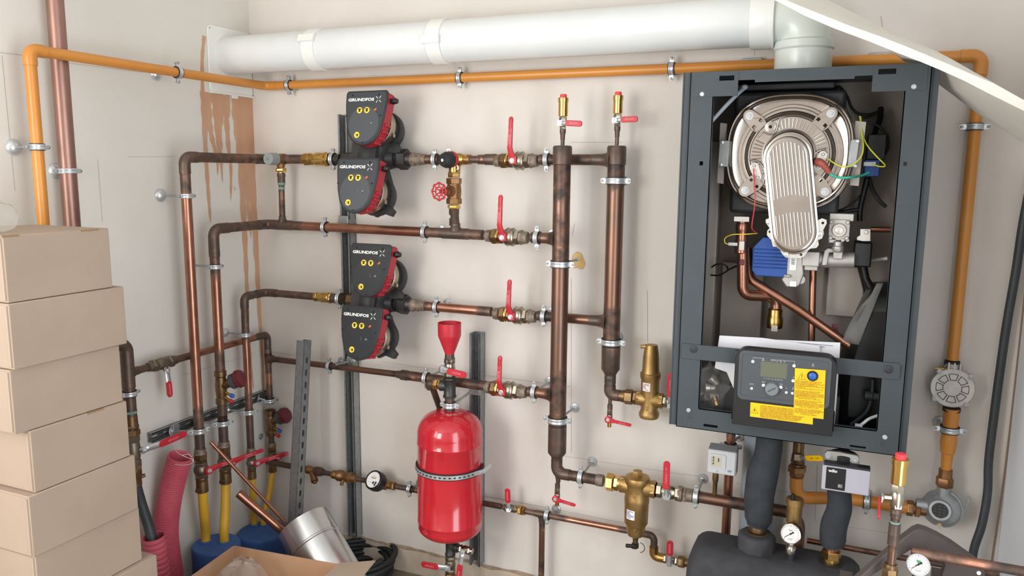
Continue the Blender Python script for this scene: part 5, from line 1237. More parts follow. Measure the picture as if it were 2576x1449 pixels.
# second header's outlet, air separator
ea = V((m2.x, -M2o, zb2)); zo = B(1580, 998, M2o).z; eb = V((m2.x, -M2o, zo)); A = lambda px: on(V((1.3, -M2o, zo)), V((2.0, -M2o, zo)), px)
t = pipe('copper_pipe', 'dark copper outlet bending right under the second header', [ea + Z * .01, eb, A(1578)], rr, 'copper_dark', bend=.026, loc=eb, group='copper pipe runs')
elbow(t, ea, eb, A(1578), rr, .026, .006); sleeve(t, ea - Z * .02, Z, .04, rr)
dz = B(1536, 1052, M2o).z; dP = V((m2.x + .002, -M2o, dz))
t = pipe('copper_pipe', 'thin dark drain stub under the bend of the second header', [V((m2.x + .002, -M2o, zo - .008)), dP + Z * .03], .0062, 'copper_dark', loc=dP + Z * .04, group='copper pipe runs')
m = MB(); m.lathe(dP, Z, [(.030, .0088), (.046, .0085), (.048, .0062)], 16); build('adapter', m, 'copper_dark', t)
drain('drain tap with a red lever under the second copper header', dP, V((1, 0, -.10)), L_=.066)
ac = A(1634); t = thing('air_separator', 'slim cast brass air separator left of the boiler', 'air separator', V((ac.x, ac.y, zo - .08)))
mz = lambda py: B(1634, py, M2o).z - zo
m = MB(); m.lathe(ac, Z, [(mz(1053), .018), (mz(1050), .030), (mz(1045), .0325), (mz(1038), .0325), (mz(1033), .0285), (mz(1028), .027), (mz(955), .0292), (mz(948), .0325), (mz(938), .0325), (mz(937), .029), (mz(930), .0265), (mz(900), .0255), (mz(885), .0235), (mz(872), .0205), (mz(867), .0195), (mz(866), .01)], 40)
for s, pa, pb in ((-1, 1602, 1614), (1, 1658, 1668)):
    l = abs(A(pa).x - ac.x) if s < 0 else abs(A(pb).x - ac.x); m.lathe(ac, X * s, [(.01, .027), (.026, .0245), (l, .0215)], 26); m.hex(ac, X * s, l - .014, l + .001, .0245, phase=.15)
m.lathe(ac + Z * (mz(872)), -X + FR * .3, [(0, .0075), (.022, .0075), (.024, .0062), (.034, .0062)], 12); build('body', m, 'brass_cast', t)
m = MB(); c = ac + Z * mz(969); sd = V((-.22, -.97, 0)).normalized(); sx = V((.97, -.22, 0)); rows = []
for z_ in (-.0135, .0135): rows.append([c + (sd * math.cos(a) + sx * math.sin(a)) * .0292 + Z * z_ for a in [math.radians(-26 + 52 * i / 10) for i in range(11)]])
m.grid(rows); lb = build('label', m, 'white', t); lb['label'] = 'white product label'
m = MB()
for i, (w_, x_) in enumerate(((.018, 0), (.018, 0), (.008, -.006), (.010, -.005), (.009, -.004), (.010, .002))):
    q = c + sd * .0297 + Z * (.0095 - .0036 * i) + sx * x_; m.box(q, sx * (w_ / 2), Z * .0007, sd * .0002)
build('print', m, 'red_pump', lb)
m = MB(); q = ac - Z * .028 + V((-.05, -.998, 0)) * .0275; text_mb(m, 'CALE', q, -Z, X, .010, .0006); build('cast_lettering', m, 'brass_dark', t)
m = MB(); u0 = A(1583); m.hex(u0, X, -.014, .012, .0245, phase=.3); m.lathe(u0, X, [(-.03, .019), (-.014, .021)], 20); m.hex(u0, X, .014, .026, .0225, phase=.1); single('union_fitting', 'brass union between the second header outlet and the air separator', 'fitting', m, 'brass_dark')
vp = A(1692); small_valve('nickel valve with an upright red lever half hidden behind the boiler edge', vp, X, FR, Z, r=.0155, L_=.105, steel=.25, tag_='CASTER', lift=.012)

# ------------------------------------------------------------------ dirt separator line
dc = D(1603); t = thing('dirt_separator', 'large cast brass dirt separator with a hexagon plug on top', 'dirt separator', V((dc.x, dc.y, zd - .12)))
mz = lambda py: B(1603, py, M1o).z - zd
m = MB(); m.lathe(dc, Z, [(mz(1350), .014), (mz(1346), .025), (mz(1340), .028), (mz(1335), .028), (mz(1330), .0300), (mz(1322), .0305), (mz(1318), .034), (mz(1314), .0375), (mz(1265), .0385), (mz(1260), .0395), (mz(1250), .0395), (mz(1247), .0380), (mz(1216), .0385), (mz(1213), .0400), (mz(1203), .0400), (mz(1199), .038), (mz(1197), .026)], 44)
for s, px in ((-1, 1560), (1, 1650)):
    l = abs(D(px).x - dc.x); m.lathe(dc + Z * 0, X * s, [(.015, .031), (.036, .027), (l, .0245)], 28); m.hex(dc, X * s, l - .016, l, .0275, phase=.15)
build('body', m, 'brass_cast', t)
m = MB(); m.hex(dc, Z, mz(1331), mz(1320), .033, phase=.2); build('hex_band', m, 'brass_cast', t)
m = MB(); m.hex(dc, Z, mz(1199), mz(1199) + .020, .0165, phase=.2); build('top_plug', m, 'brass_cast', t)
m = MB(); m.lathe(dc, Z, [(mz(1380), .006), (mz(1378), .0115), (mz(1368), .0115), (mz(1366), .0085), (mz(1348), .0085), (mz(1346), .012)], 18); m.hex(dc, Z, mz(1357), mz(1349), .0105); build('drain_tail', m, 'brass_dark', t)
m = MB(); q = dc + Z * mz(1371) + FR * .012; m.box(q, X * .008, Y * .008, Z * .007); m.lathe(q, V((-1, -.35, .05)), [(0, .0062), (.026, .0062), (.028, .005)], 12); build('drain_cap', m, 'black', t, bevel=.002)
m = MB(); q = dc + Z * mz(1373) + X * .014; m.tube([q + X * (.017 * math.sin(a)) - Z * (.017 * math.cos(a) + .004) for a in [math.radians(10 + 18 * i) for i in range(10)]], .0012, seg=8); build('cap_strap', m, 'black', t)
c = dc + Z * mz(1286); m = MB(); rows = []
for z_ in (-.0155, .0155): rows.append([c + (sd * math.cos(a) + sx * math.sin(a)) * .0387 + Z * z_ for a in [math.radians(-26 + 44 * i / 10) for i in range(11)]])
m.grid(rows); lb = build('label', m, 'white', t); lb['label'] = 'white product label'
m = MB()
for i, (w_, x_) in enumerate(((.022, -.002), (.010, -.008), (.012, -.007), (.024, -.001), (.022, -.001), (.010, -.004))):
    q = c + (sd * .9985 - sx * .05).normalized() * .0392 + Z * (.0115 - .0042 * i) + sx * (x_ + .001); m.box(q, sx * (w_ / 2), Z * .0007, sd * .0002)
build('print', m, 'blue', lb)
m = MB(); q = dc + FR * .0378 + Z * mz(1231); text_mb(m, 'Rp 1 1/4', q, X, Z, .010, .0005); text_mb(m, '1B', q - Z * .013, X, Z, .009, .0005); text_mb(m, 'PN10', q - Z * .026, X, Z, .009, .0005); build('cast_lettering', m, 'brass', t)
m = MB(); u0 = D(1534); m.hex(u0, X, -.010, .014, .0285, phase=.3); u1 = D(1557); m.hex(u0, X, .016, .030, .0245, phase=.1); m.lathe(u0, X, [(.028, .021), (abs(D(1562).x - u0.x), .022)], 20); single('union_fitting', 'bright brass union left of the dirt separator', 'fitting', m, 'brass_bright')
vp = D(1682); t = small_valve('nickel ball valve with a tall red lever right of the dirt separator', vp, X, FR, Z, r=.019, L_=.118, steel=.22, tag_='Cimberio 1 1/4', reach=1.0, lift=.014, tail=False, wide=.78)
m = MB(); q = D(1716); m.hex(q, X, -.012, .002, .0245); m.hex(q, X, .004, .014, .0235, phase=.5); m.lathe(q, X, [(.014, .021), (.040, .020), (.042, .018)], 22); single('union_fitting', 'dull brass union right of the tall red lever', 'fitting', m, 'gunk')
d2, d3 = D(1738), D(2012)
t = pipe('copper_pipe', 'brown copper pipe passing under the boiler and bending down to the black header', [d2, d3, V((d3.x, d3.y - .03, .40))], .0178, 'copper_aged', bend=.045, loc=d3, burns=[(d2, .06, .8), (D(1868), .05, 1), (d3, .1, .6)], group='copper pipe runs')
P = D(1751); clamp('zinc clamp with a long rod under the grey pressure switch', P, X, .0178, Z, B(1768, 1204, 0), FR)

# ------------------------------------------------------------------ pressure switch and pipes below the boiler
q = B(1815, 1158, .18)
t = thing('pressure_switch', 'small light grey pressure switch box with a window below the boiler', 'pressure switch', V((D(1797).x + .012, -.175, q.z - .04)))
bxa, bxb, bza, bzb = B(1780, 1160, .20).x, B(1851, 1160, .20).x, B(1815, 1194, .20).z, B(1815, 1135, .20).z
m = MB(); m.bx(bxa, bxb, -.20, -.155, bza, bzb); build('casing', m, 'grey_box', t, bevel=.003)
m = MB(); m.prism([V((bxa, -.200, bzb)), V((bxb, -.200, bzb)), V((bxb, -.152, bzb + .004)), V((bxa, -.152, bzb + .004))], Z * .002); m.prism([V((bxb, -.198, bza)), V((bxb, -.152, bza)), V((bxb, -.152, bzb + .004)), V((bxb, -.198, bzb))], X * .002); build('lid', m, 'grey_lid', t, bevel=.001)
wx, wz_ = bxa + .030, (bza + bzb) / 2 + .004
m = MB(); fr_ = rrect((wx, -.2005, wz_), X, Z, .046, .044, .004); hl_ = rrect((wx - .003, -.2005, wz_ - .001), X, Z, .030, .032, .002); m.prism(fr_, FR * .0025, holes=[hl_]); build('window_bezel', m, 'grey_box', t, bevel=.0008)
m = MB(); m.bx(wx - .018, wx + .012, -.2012, -.2004, wz_ - .017, wz_ + .015); sc_ = build('scale_plate', m, 'scale', t)
m = MB()
for ox, oz, w_, h_ in ((-.010, .010, .002, .003), (-.010, -.009, .002, .003), (.005, .004, .0016, .007), (-.010, .001, .0012, .006)): m.bx(wx - .003 + ox - w_ / 2 * 1.6, wx - .003 + ox + w_ / 2 * 1.6, -.2018, -.2011, wz_ + oz - h_ / 2 * 1.6, wz_ + oz + h_ / 2 * 1.6)
build('scale_pointer', m, 'ink', sc_)
m = MB(); o2 = V((bxb - .016, -.2004, bza + .014)); m.prism([o2 + V((-.007, 0, 0)), o2 + V((0, 0, .004)), o2 + V((.007, 0, 0)), o2 + V((0, 0, -.004))], FR * .0003, holes=[[o2 + V((-.0055, 0, 0)), o2 + V((0, 0, .003)), o2 + V((.0055, 0, 0)), o2 + V((0, 0, -.003))]]); text_mb(m, 'HW', o2 + FR * .0002, X, Z, .0042, .0002); build('emblem', m, 'blue', t)
m = MB(); m.lathe((wx - .002, -.2, bza + .008), FR, [(0, .0035), (.0018, .003)], 12); build('screw', m, 'zinc', t)
nx = D(1797).x; m = MB(); q = V((nx, -M1o, bza)); l = bza - zd - .012
m.lathe(q, -Z, [(-.012, .008), (.0, .008)], 14); m.hex(q, -Z, .0, .012, .0102); m.lathe(q, -Z, [(.012, .0085), (.03, .0095), (.042, .0088), (.046, .0072), (l, .0062), (l + .004, .010), (l + .006, .012)], 18); build('connection', m, 'brass_dark', t)
zbo = .857
p1x = B(1831, 1240, .10).x
t = pipe('copper_pipe', 'upright copper pipe behind the pressure switch between boiler and header', [V((p1x, -.10, .30)), V((p1x, -.10, zbo - .003))], .0138, 'copper', loc=V((p1x, -.1, .3)), burns=[(V((p1x, -.10, .84)), .1, .9)], group='copper pipe runs')
P = V((p1x, -.10, B(1834, 1121, .1).z)); clamp('zinc clamp just above the grey pressure switch', P, Z, .015, X, wb(P) + X * .012, FR)
gx_ = B(1908, 1200, .055).x
m = MB(); m.lathe((gx_, -.055, .0), Z, [(.001, .050), (zbo - .003, .050)], 40); single('drain_pipe', 'fat grey plastic drain pipe behind the black insulated hose', 'drain pipe', m, 'pipe_grey')
# black insulated risers
def insul(label, path, rad):
    P_ = smoothpts(path, 10); n_ = len(P_); R2 = []
    for i in range(n_):
        s = i / (n_ - 1) * (len(rad) - 1); k_ = min(int(s), len(rad) - 2); f_ = s - k_; f_ = f_ * f_ * (3 - 2 * f_); R2.append(rad[k_] * (1 - f_) + rad[k_ + 1] * f_)
    m = MB(); m.tube(P_, R2, seg=28, step=None); return single('insulated_pipe', label, 'insulated pipe', m, 'foam', 'black foam insulated risers under the boiler')
hz_ = B(1900, 1376, .27).z
a0 = V((B(1936, 1100, .24).x, -.24, zbo - .004)); px = lambda x, y, o: B(x, y, o)
insul('thick black insulated pipe with a taped dent below the left part of the boiler', [a0, px(1932, 1140, .245), px(1918, 1195, .25), px(1909, 1255, .255), px(1908, 1300, .26), px(1905, 1322, .262)], [.036, .037, .043, .041, .038, .029])
b0 = px(1905, 1329, .265)
m = MB(); m.lathe(b0, -Z, [(-.014, .021), (-.004, .0235), (.006, .0235), (.010, .020)], 28); m.lathe(b0, -Z, [(.010, .028), (.014, .033), (.030, .033)], 28); single('union_fitting', 'brass ring union where the thick insulated pipe meets the black header', 'fitting', m, 'brass_dark')

# ------------------------------------------------------------------ black foam header
hx0, hx1 = B(1728, 1420, .34).x, B(2178, 1440, .34).x
hzt = B(1770, 1340, .20).z + .018
t = thing('insulated_header', 'large black foam clad header under the boiler', 'pipe header', V(((hx0 + hx1) / 2, -.27, .12)))
m = MB(); rows = []
n_ = 40
for i in range(n_ + 1):
    s = i / n_; e_ = min(s, 1 - s); k_ = min(1, e_ / .10); k_ = math.sqrt(max(0, 1 - (1 - k_) ** 2)) if k_ < 1 else 1
    x_ = hx0 + (hx1 - hx0) * (s if .0 < s < 1 else s)
    hh_ = .0 + (.165) * (.72 + .28 * k_); dd_ = .100 * (.74 + .26 * k_)
    rows.append([p + V((0, 0, 0)) for p in rrect((x_, -.275, hzt - .165), Y, Z, dd_ * 2, hh_ * 2, .055 if k_ > .5 else .045, 6)])
m.grid(rows, closed=True); m.face(rows[0]); m.face(rows[-1]); build('foam_shell', m, 'epp', t, sharp=50)
bq = V((b0.x, b0.y - .005, 0))
m = MB(); bz = b0.z - .012; m.lathe((bq.x, bq.y, 0), Z, [(hzt - .05, .056), (hzt - .01, .054), (bz - .012, .053), (bz - .004, .050), (bz, .046), (bz + .0005, .034)], 9); build('boss', m, 'epp', t, bevel=.004)
m = MB(); m.bx(hx0 + .07, hx1 - .06, -.376, -.373, hzt - .12, hzt - .115); build('mould_seam', m, 'foam', t)
# support so that it does not hang in the air
m = MB(); m.bx(hx0 + .06, hx0 + .10, -.30, -.24, .0, hzt - .31); m.bx(hx1 - .10, hx1 - .06, -.30, -.24, .0, hzt - .31); build('foot', m, 'anth_dark', t)
# gauge, pot vent on the header
gc_ = B(1989, 1343, .33); 
def gauge(label, c, r, n_, stem, rim='chrome', zone=False, elbow_=True):
    n_ = V(n_).normalized(); t = thing('pressure_gauge', label, 'gauge', c, 'round pressure gauges')
    m = MB(); m.lathe(c, n_, [(-.026, r * .8), (-.024, r), (-.002, r * 1.02), (.0, r)], 40); cs = build('case', m, 'black' if rim == 'chrome' else 'pipe_grey', t)
    m = MB(); m.lathe(c, n_, [(-.003, r), (-.002, r * 1.05), (.003, r * 1.03), (.004, r * .95), (.002, r * .93)], 44, cap=False); build('rim', m, rim, t)
    m = MB(); m.lathe(c, n_, [(.0, r * .95), (.0012, r * .95)], 40); dl_ = build('dial', m, 'white', t)
    u_ = (X - n_ * X.dot(n_)).normalized(); v_ = n_.cross(u_); q = c + n_ * .0016
    m = MB()
    for i in range(17):
        a = math.radians(225 - 270 * i / 16); d = u_ * math.cos(a) + v_ * math.sin(a); m.box(q + d * (r * .82), d * (r * (.09 if i % 4 == 0 else .05)), n_.cross(d) * (r * .012), n_ * .0001)
    text_mb(m, 'bar', q + v_ * (r * .38), u_, v_, r * .26, .0001); text_mb(m, 'cl.2,5', q - v_ * (r * .55), u_, v_, r * .22, .0001); build('scale', m, 'ink', dl_)
    if zone:
        m = MB(); m.face([q + n_ * .0002 + u_ * (r * .02) + v_ * (r * .02)] + [q + n_ * .0002 + (u_ * math.cos(math.radians(a)) + v_ * math.sin(math.radians(a))) * (r * .42) for a in range(20, 125, 12)]); build('green_zone', m, 'green', dl_)
        m = MB(); a = math.radians(205); d = u_ * math.cos(a) + v_ * math.sin(a); w_ = n_.cross(d); m.face([q + n_ * .0004 + w_ * r * .05, q + n_ * .0004 + d * r * .3 + w_ * r * .05, q + n_ * .0004 + d * r * .3 - w_ * r * .05, q + n_ * .0004 - w_ * r * .05]); build('set_hand', m, 'red', dl_)
    m = MB(); a = math.radians(218); d = u_ * math.cos(a) + v_ * math.sin(a); w_ = n_.cross(d); q2 = q + n_ * .0008
    m.box(q2 + d * (r * .32), d * (r * .42), w_ * (r * .025), n_ * .0002); m.lathe(q2, n_, [(-.0004, r * .09), (.0006, r * .09)], 14); m.face([q2 - d * r * .1 + w_ * r * .05, q2 - d * r * .38 + w_ * r * .1, q2 - d * r * .38 - w_ * r * .1, q2 - d * r * .1 - w_ * r * .05]); build('needle', m, 'ink', dl_)
    st_ = c - n_ * .012
    m = MB(); e_ = V(stem); m.hex(st_ - Z * (r * .9), -Z, 0, .012, .0085); m.tube([st_ - Z * (r + .004), st_ - Z * (r + .012), e_], .0095, seg=16, bend=.008); m.lathe(st_ - Z * (r + .014), -Z, [(0, .0135), (.004, .0145), (.016, .0145), (.022, .011)], 20); build('stem', m, 'chrome', t)
    return t
gauge('round pressure gauge with a white dial on the black header', gc_, .0265, V((-.2, -.95, .16)), V((gc_.x + .004, gc_.y + .03, hzt - .02)))
pv = B(1998, 1290, .27); pz0, pz1 = B(1998, 1312, .27).z, B(1998, 1268, .27).z
t = thing('air_vent', 'squat brass pot air vent with a black nipple behind the gauge', 'air vent', V((pv.x, -.27, pz0)))
m = MB(); m.lathe((pv.x, -.27, 0), Z, [(pz0 - .003, .0165), (pz0, .0205), (pz1, .0215), (pz1 + .001, .0245), (pz1 + .014, .0245), (pz1 + .018, .021), (pz1 + .019, .006)], 36); build('body', m, 'brass_cast', t)
m = MB(); m.lathe((pv.x - .006, -.285, pz1 + .012), Z, [(0, .0065), (.006, .006), (.0065, .0052), (.022, .0048), (.024, .003)], 16); build('nipple', m, 'black', t)
m = MB(); m.lathe((pv.x, -.27, 0), Z, [(hzt - .02, .0075), (pz0, .0075)], 16); build('foot_pipe', m, 'brass_dark', t)
# boiler pump and the second riser
wo = .33; wc = B(2127, 1209, wo); ww = (B(2190, 1187, wo).x - B(2069, 1169, wo).x); wh = B(2069, 1169, wo).z - B(2066, 1230, wo).z
t = thing('boiler_pump', 'pump with a lilac grey electronics box below the boiler', 'pump', V((wc.x, -.25, wc.z - wh / 2)))
m = MB(); m.bx(wc.x - ww / 2, wc.x + ww / 2, -wo, -wo + .042, wc.z - wh / 2, wc.z + wh / 2); bxx = build('control_box', m, 'lilac', t, bevel=.0025)
m = MB(); m.bx(wc.x - ww / 2 + .004, wc.x + ww / 2 - .001, -wo + .002, -wo + .030, wc.z + wh / 2 - .0005, wc.z + wh / 2 + .006); build('box_lid', m, 'inner_dark', bxx, bevel=.001)
m = MB(); x0_ = wc.x - ww / 2 + .010; m.bx(x0_, x0_ + .048, -wo - .0012, -wo + .001, wc.z - wh / 2 + .005, wc.z + wh / 2 - .003); dp = build('display', m, 'black', bxx, bevel=.0005)
m = MB(); text_mb(m, 'wilo', V((x0_ + .016, -wo - .0013, wc.z + wh / 2 - .012)), X, Z, .0115, .0003, bold=.00045, wide=1.1); build('lettering', m, 'white', dp)
m = MB(); kq = V((x0_ + .036, -wo - .0013, wc.z - wh / 2 + .017)); m.prism(rrect(kq, X, Z, .010, .009, .001), FR * .0003, holes=[rrect(kq, X, Z, .0088, .0078, .001)]); m.prism([kq + V((-.003, 0, .0026)), kq + V((.0015, 0, 0)), kq + V((-.003, 0, -.0026))], FR * .0003); m.bx(kq.x + .0018, kq.x + .0026, kq.y - .0003, kq.y, kq.z - .0026, kq.z + .0026); build('key_symbol', m, 'white', dp)
wf = V((wc.x - .008, -.27, wc.z + wh / 2))
m = MB(); m.lathe(wf + Z * .006, Z, [(-.006, .030), (.0, .034), (.014, .034), (.018, .026)], 30); m.lathe(wf + V((0, .01, -.03)), FR, [(-.04, .042), (.02, .042)], 30); m.lathe(wf, -Z, [(-.002, .025), (.09, .025)], 24); hs = build('pump_housing', m, 'inner_dark', t)
fl = [B(x, y, .30) for x, y in ((2075, 1140), (2083, 1134), (2112, 1137), (2134, 1142), (2158, 1146), (2162, 1152), (2162, 1168), (2146, 1170), (2133, 1158), (2112, 1156), (2098, 1164), (2076, 1162))]
m = MB(); m.prism(fl, Y * .012); fg = build('flange', m, 'alu_cast', t, bevel=.002)
for x, y in ((2084, 1146), (2151, 1157)):
    m = MB(); q = B(x, y, .301); m.lathe(q, FR, [(-.002, .0085), (.002, .0085)], 20); m.hex(q, FR, .002, .006, .0055); build('bolt', m, 'zinc', fg)
b1 = px(2095, 1366, .275)
insul('black insulated pipe dropping from the boiler pump to the header', [px(2110, 1226, .275), px(2112, 1258, .275), px(2110, 1285, .275), px(2098, 1322, .275), px(2095, 1355, .275), px(2096, 1372, .275)], [.030, .031, .0325, .0345, .034, .030])
b2 = px(2091, 1394, .28)
m = MB(); m.cyl(b2 + Z * .03, b2, .0165, 22); single('pipe_nipple', 'bright copper end between insulated pump pipe and brass nut', 'fitting', m, 'copper')
m = MB(); m.hex(b2 + Z * .012, -Z, 0, .022, .0265, phase=.3); m.lathe(b2 - Z * .010, -Z, [(0, .022), (.008, .023), (.016, .022)], 24); single('union_fitting', 'brass hexagon nut where the pump pipe enters the black header', 'fitting', m, 'brass')
m = MB(); m.lathe((b2.x, b2.y, hzt - .012), Z, [(-.01, .031), (.014, .030), (.016, .022)], 28); single('pipe_grommet', 'black rubber ring below the brass hexagon nut', 'grommet', m, 'rubber')

# ------------------------------------------------------------------ gas train on the right
go = .062; rx_ = B(2370, 1275, go).x; zr_ = B(2370, 1278, go).z; zrun = (B(2240, 1271, go).z + B(2100, 1248, go).z) / 2
gv = V((B(2008, 1140, go + .06).x, -go - .06, 0)); zv = B(2008, 1148, go + .06).z
gq0 = V((gv.x, gv.y, zv - .05)); gq1 = V((gv.x + .0, gv.y, zrun)); gq2 = on(V((gv.x, -go, zrun)), V((2.6, -go, zrun)), 2284)
t = pipe('gas_pipe', 'orange gas pipe curving from the regulator up to the boiler gas tap', [gq0, V((gv.x, gv.y, zrun)), V((gv.x + .14, -go, zrun)), gq2], .0185, 'gas', bend=.055, cat='gas pipe', loc=gq2)
P = on(V((gv.x, -go, zrun)), gq2, 2180); clamp('dark zinc clamp on the lower orange gas pipe', P, X, .0187, Z, wb(P), FR)
t = thing('gas_tap', 'brass gas tap with a yellow handle under the boiler', 'valve', V((gv.x, gv.y, zv)))
m = MB(); g0 = V((gv.x, gv.y, zv)); m.lathe(g0, Z, [(-.024, .014), (-.016, .019), (.0, .0185), (.012, .016), (zbo - zv - .002, .016)], 22); m.hex(g0, Z, -.022, -.010, .0205); build('body', m, 'brass_dark', t)
m = MB(); m.lathe(g0, Z, [(-.038, .018), (-.024, .0165)], 20); m.hex(g0, -Z, .028, .048, .0265, phase=.2); m.lathe(g0, -Z, [(.048, .0205), (.060, .0205), (.064, .0188)], 22); build('union_nut', m, 'bronze', t)
m = MB(); m.lathe(g0 + Z * .006, FR, [(.012, .010), (.026, .009)], 18); m.box(g0 + Z * .006 + FR * .027, X * .009, Z * .009, Y * .002); build('stem', m, 'nickel', t)
m = MB(); h0 = g0 + Z * .006 + FR * .028 + X * .006; h1 = B(2070, 1152, .20); dd = (h1 - h0).normalized(); ss = dd.cross(FR).normalized()
m.prism([h0 + dd * .02 + ss * .006, h0 + dd * .028 + ss * .0085, h1 - dd * .006 + ss * .0085, h1 + ss * .004, h1 - ss * .004, h1 - dd * .006 - ss * .0085, h0 + dd * .028 - ss * .0085, h0 + dd * .02 - ss * .006], FR * .004); hd = build('handle', m, 'label_yellow', t, bevel=.001)
m = MB(); m.box(h0 + dd * .012 + FR * .001, dd * .012, ss * .006, Y * .0012); build('handle_neck', m, 'zinc_dull', t)
m = MB(); q = h0.lerp(h1, .62) + FR * .0042; text_mb(m, 'GAS', q - dd * .008, dd, FR.cross(dd), .0065, .0002); text_mb(m, 'OPEN', q + dd * .012, dd, FR.cross(dd), .0052, .0002); build('lettering', m, 'ink', hd)
rg = V((rx_, -go, zr_))
t = thing('gas_regulator', 'round cast grey gas regulator with a dark centre cap, low on the right', 'gas regulator', rg)
m = MB(); n_ = V((-.25, -.95, .14)).normalized(); m.lathe(rg, n_, [(-.030, .022), (-.018, .046), (-.008, .0525), (.004, .0535), (.006, .050), (.012, .048), (.018, .044), (.024, .036), (.028, .030), (.036, .028)], 48)
m.lathe(rg, Z, [(.03, .019), (.065, .018), (.066, .015)], 22); m.lathe(rg, -X, [(.03, .018), (.066, .017)], 22); m.lathe(rg + n_ * .010 - Z * .05, n_, [(-.012, .010), (.006, .0095)], 14); build('body', m, 'alu_grey', t)
m = MB(); m.lathe(rg + n_ * .0, n_, [(.030, .0212), (.0368, .0212)], 32); cp = build('centre_cap', m, 'black', t)
m = MB(); u_ = (X - n_ * X.dot(n_)).normalized(); v_ = n_.cross(u_)
for i in range(4):
    for j in range(3): m.box(rg + n_ * .037 + u_ * (-.013 + .012 * j) + v_ * (.012 - .0085 * i), u_ * .003, v_ * .0012, n_ * .0003)
build('cap_print', m, 'panel_grey', cp)
m = MB(); m.lathe(rg + n_ * .017 - v_ * .043, n_, [(0, .006), (.004, .0055)], 6); build('screw', m, 'brass', t)
m = MB(); q = rg + X * .05 + Z * .012; m.tube(smoothpts([q, q + V((.010, -.004, .004)), q + V((.012, -.006, .022))], 5), .0015, seg=8); m.lathe(q + V((.012, -.006, .018)), Z, [(0, .0035), (.016, .0035)], 10); build('breather', m, 'pipe_grey', t)
m = MB(); q = gq2; m.hex(q, X, -.004, .014, .0225, phase=.2); m.hex(q, X, .018, .032, .0235, phase=.5); m.lathe(q, X, [(.012, .016), (.046, .016)], 18); single('union_fitting', 'brass union left of the gas regulator', 'fitting', m, 'bronze')
zq = [B(2385, y, go).z for y in (1222, 1205, 1190, 1140, 1118, 1098, 1080, 1030)]
xq = rx_; q = V((xq, -go, 0))
m = MB(); m.hex(q, Z, zq[0] - .004, zq[1] + .004, .0225, phase=.2); m.lathe(q, Z, [(zr_ + .062, .013), (zq[0], .0135)], 18); m.lathe(q, Z, [(zq[1], .0185), (zq[2] + .01, .0175)], 20); single('union_fitting', 'brass union on top of the gas regulator', 'fitting', m, 'bronze')
fzc = B(2398, 975, .055).z
m = MB(); m.lathe(q, Z, [(zq[2], .0125), (zq[3], .0155), (zq[3] + .003, .0190), (zq[4] - .004, .0200), (zq[4], .0215), (zq[5], .0205), (zq[6], .0195), (zq[7] - .004, .0205), (fzc - .058, .0215)], 26); t = single('gas_pipe', 'short orange gas pipe with a wide middle between regulator and gas filter', 'gas pipe', m, 'gas')
P = V((xq, -go, B(2387, 1080, go).z)); clamp('zinc clamp on the orange pipe under the gas filter', P, Z, .0205, X, wb(P) - X * .02, FR)
fc = V((gx * .5 + xq * .5, -.052, fzc)); fn = V((-.06, -.99, .05)).normalized()
t = thing('gas_filter', 'round cast grey gas filter with an eight segment cover', 'gas filter', fc)
m = MB(); m.lathe(fc, fn, [(-.045, .036), (-.038, .050), (.0, .053), (.004, .056)], 44); m.lathe(fc + Y * .012, Z, [(.03, .023), (.062, .022), (.066, .0205)], 24); m.lathe(fc + Y * .012, -Z, [(.03, .023), (.058, .022), (.060, .020)], 24)
for sx_ in (-.014, 0, .014): m.box(fc + Z * .060 + X * sx_ + FR * .010, X * .002, Y * .004, Z * .012)
build('body', m, 'alu_cast', t)
fu = (X - fn * X.dot(fn)).normalized(); fv = fn.cross(fu); c = fc + fn * .004
m = MB(); m.lathe(c, fn, [(0, .0555), (.004, .0565), (.010, .0555), (.012, .053)], 48)
for i in range(4):
    a = math.radians(40 + 90 * i); d = fu * math.cos(a) + fv * math.sin(a); m.lathe(c + d * .056, fn, [(-.002, .0085), (.011, .0085), (.012, .007)], 16)
cv = build('cover', m, 'alu_cast', t)
for i in range(8):
    a0_, a1_ = math.radians(45 * i + 4 + 22), math.radians(45 * i + 41 + 22); P_ = lambda r_, a: c + fn * .0121 + (fu * math.cos(a) + fv * math.sin(a)) * r_
    pts = [P_(.041, a0_ + (a1_ - a0_) * k / 6) for k in range(7)] + [P_(.022, a1_ - (a1_ - a0_) * k / 4) for k in range(5)]
    cen = sum(pts, V((0, 0, 0))) / len(pts); inn = [cen + (p - cen) * .80 for p in pts]
    m = MB(); m.prism(pts, fn * .0006, holes=[inn]); build('cover_segment', m, 'anth', cv)
for i in range(4):
    a = math.radians(40 + 90 * i); d = fu * math.cos(a) + fv * math.sin(a); m = MB(); m.lathe(c + d * .056, fn, [(.011, .0058), (.0155, .0058), (.016, .004)], 14); m.lathe(c + d * .056, fn, [(.0158, .0028), (.0163, .0028)], 6); build('screw', m, 'zinc_dull', cv)
m = MB(); q = fc + Z * .05 - X * .02; m.lathe(q, V((-1, -.3, .05)), [(0, .005), (.014, .0048), (.015, .0034), (.030, .003)], 12); build('test_point', m, 'brass_bright', t)
m = MB(); m.lathe((gx, -GO, 0), Z, [(fzc + .060, .0205), (fzc + .072, .0195)], 22); m.lathe((xq, -.06, 0), Z, [(fzc - .066, .0225), (fzc - .056, .0225)], 22); build('thread_seal', m, 'rubber', t)

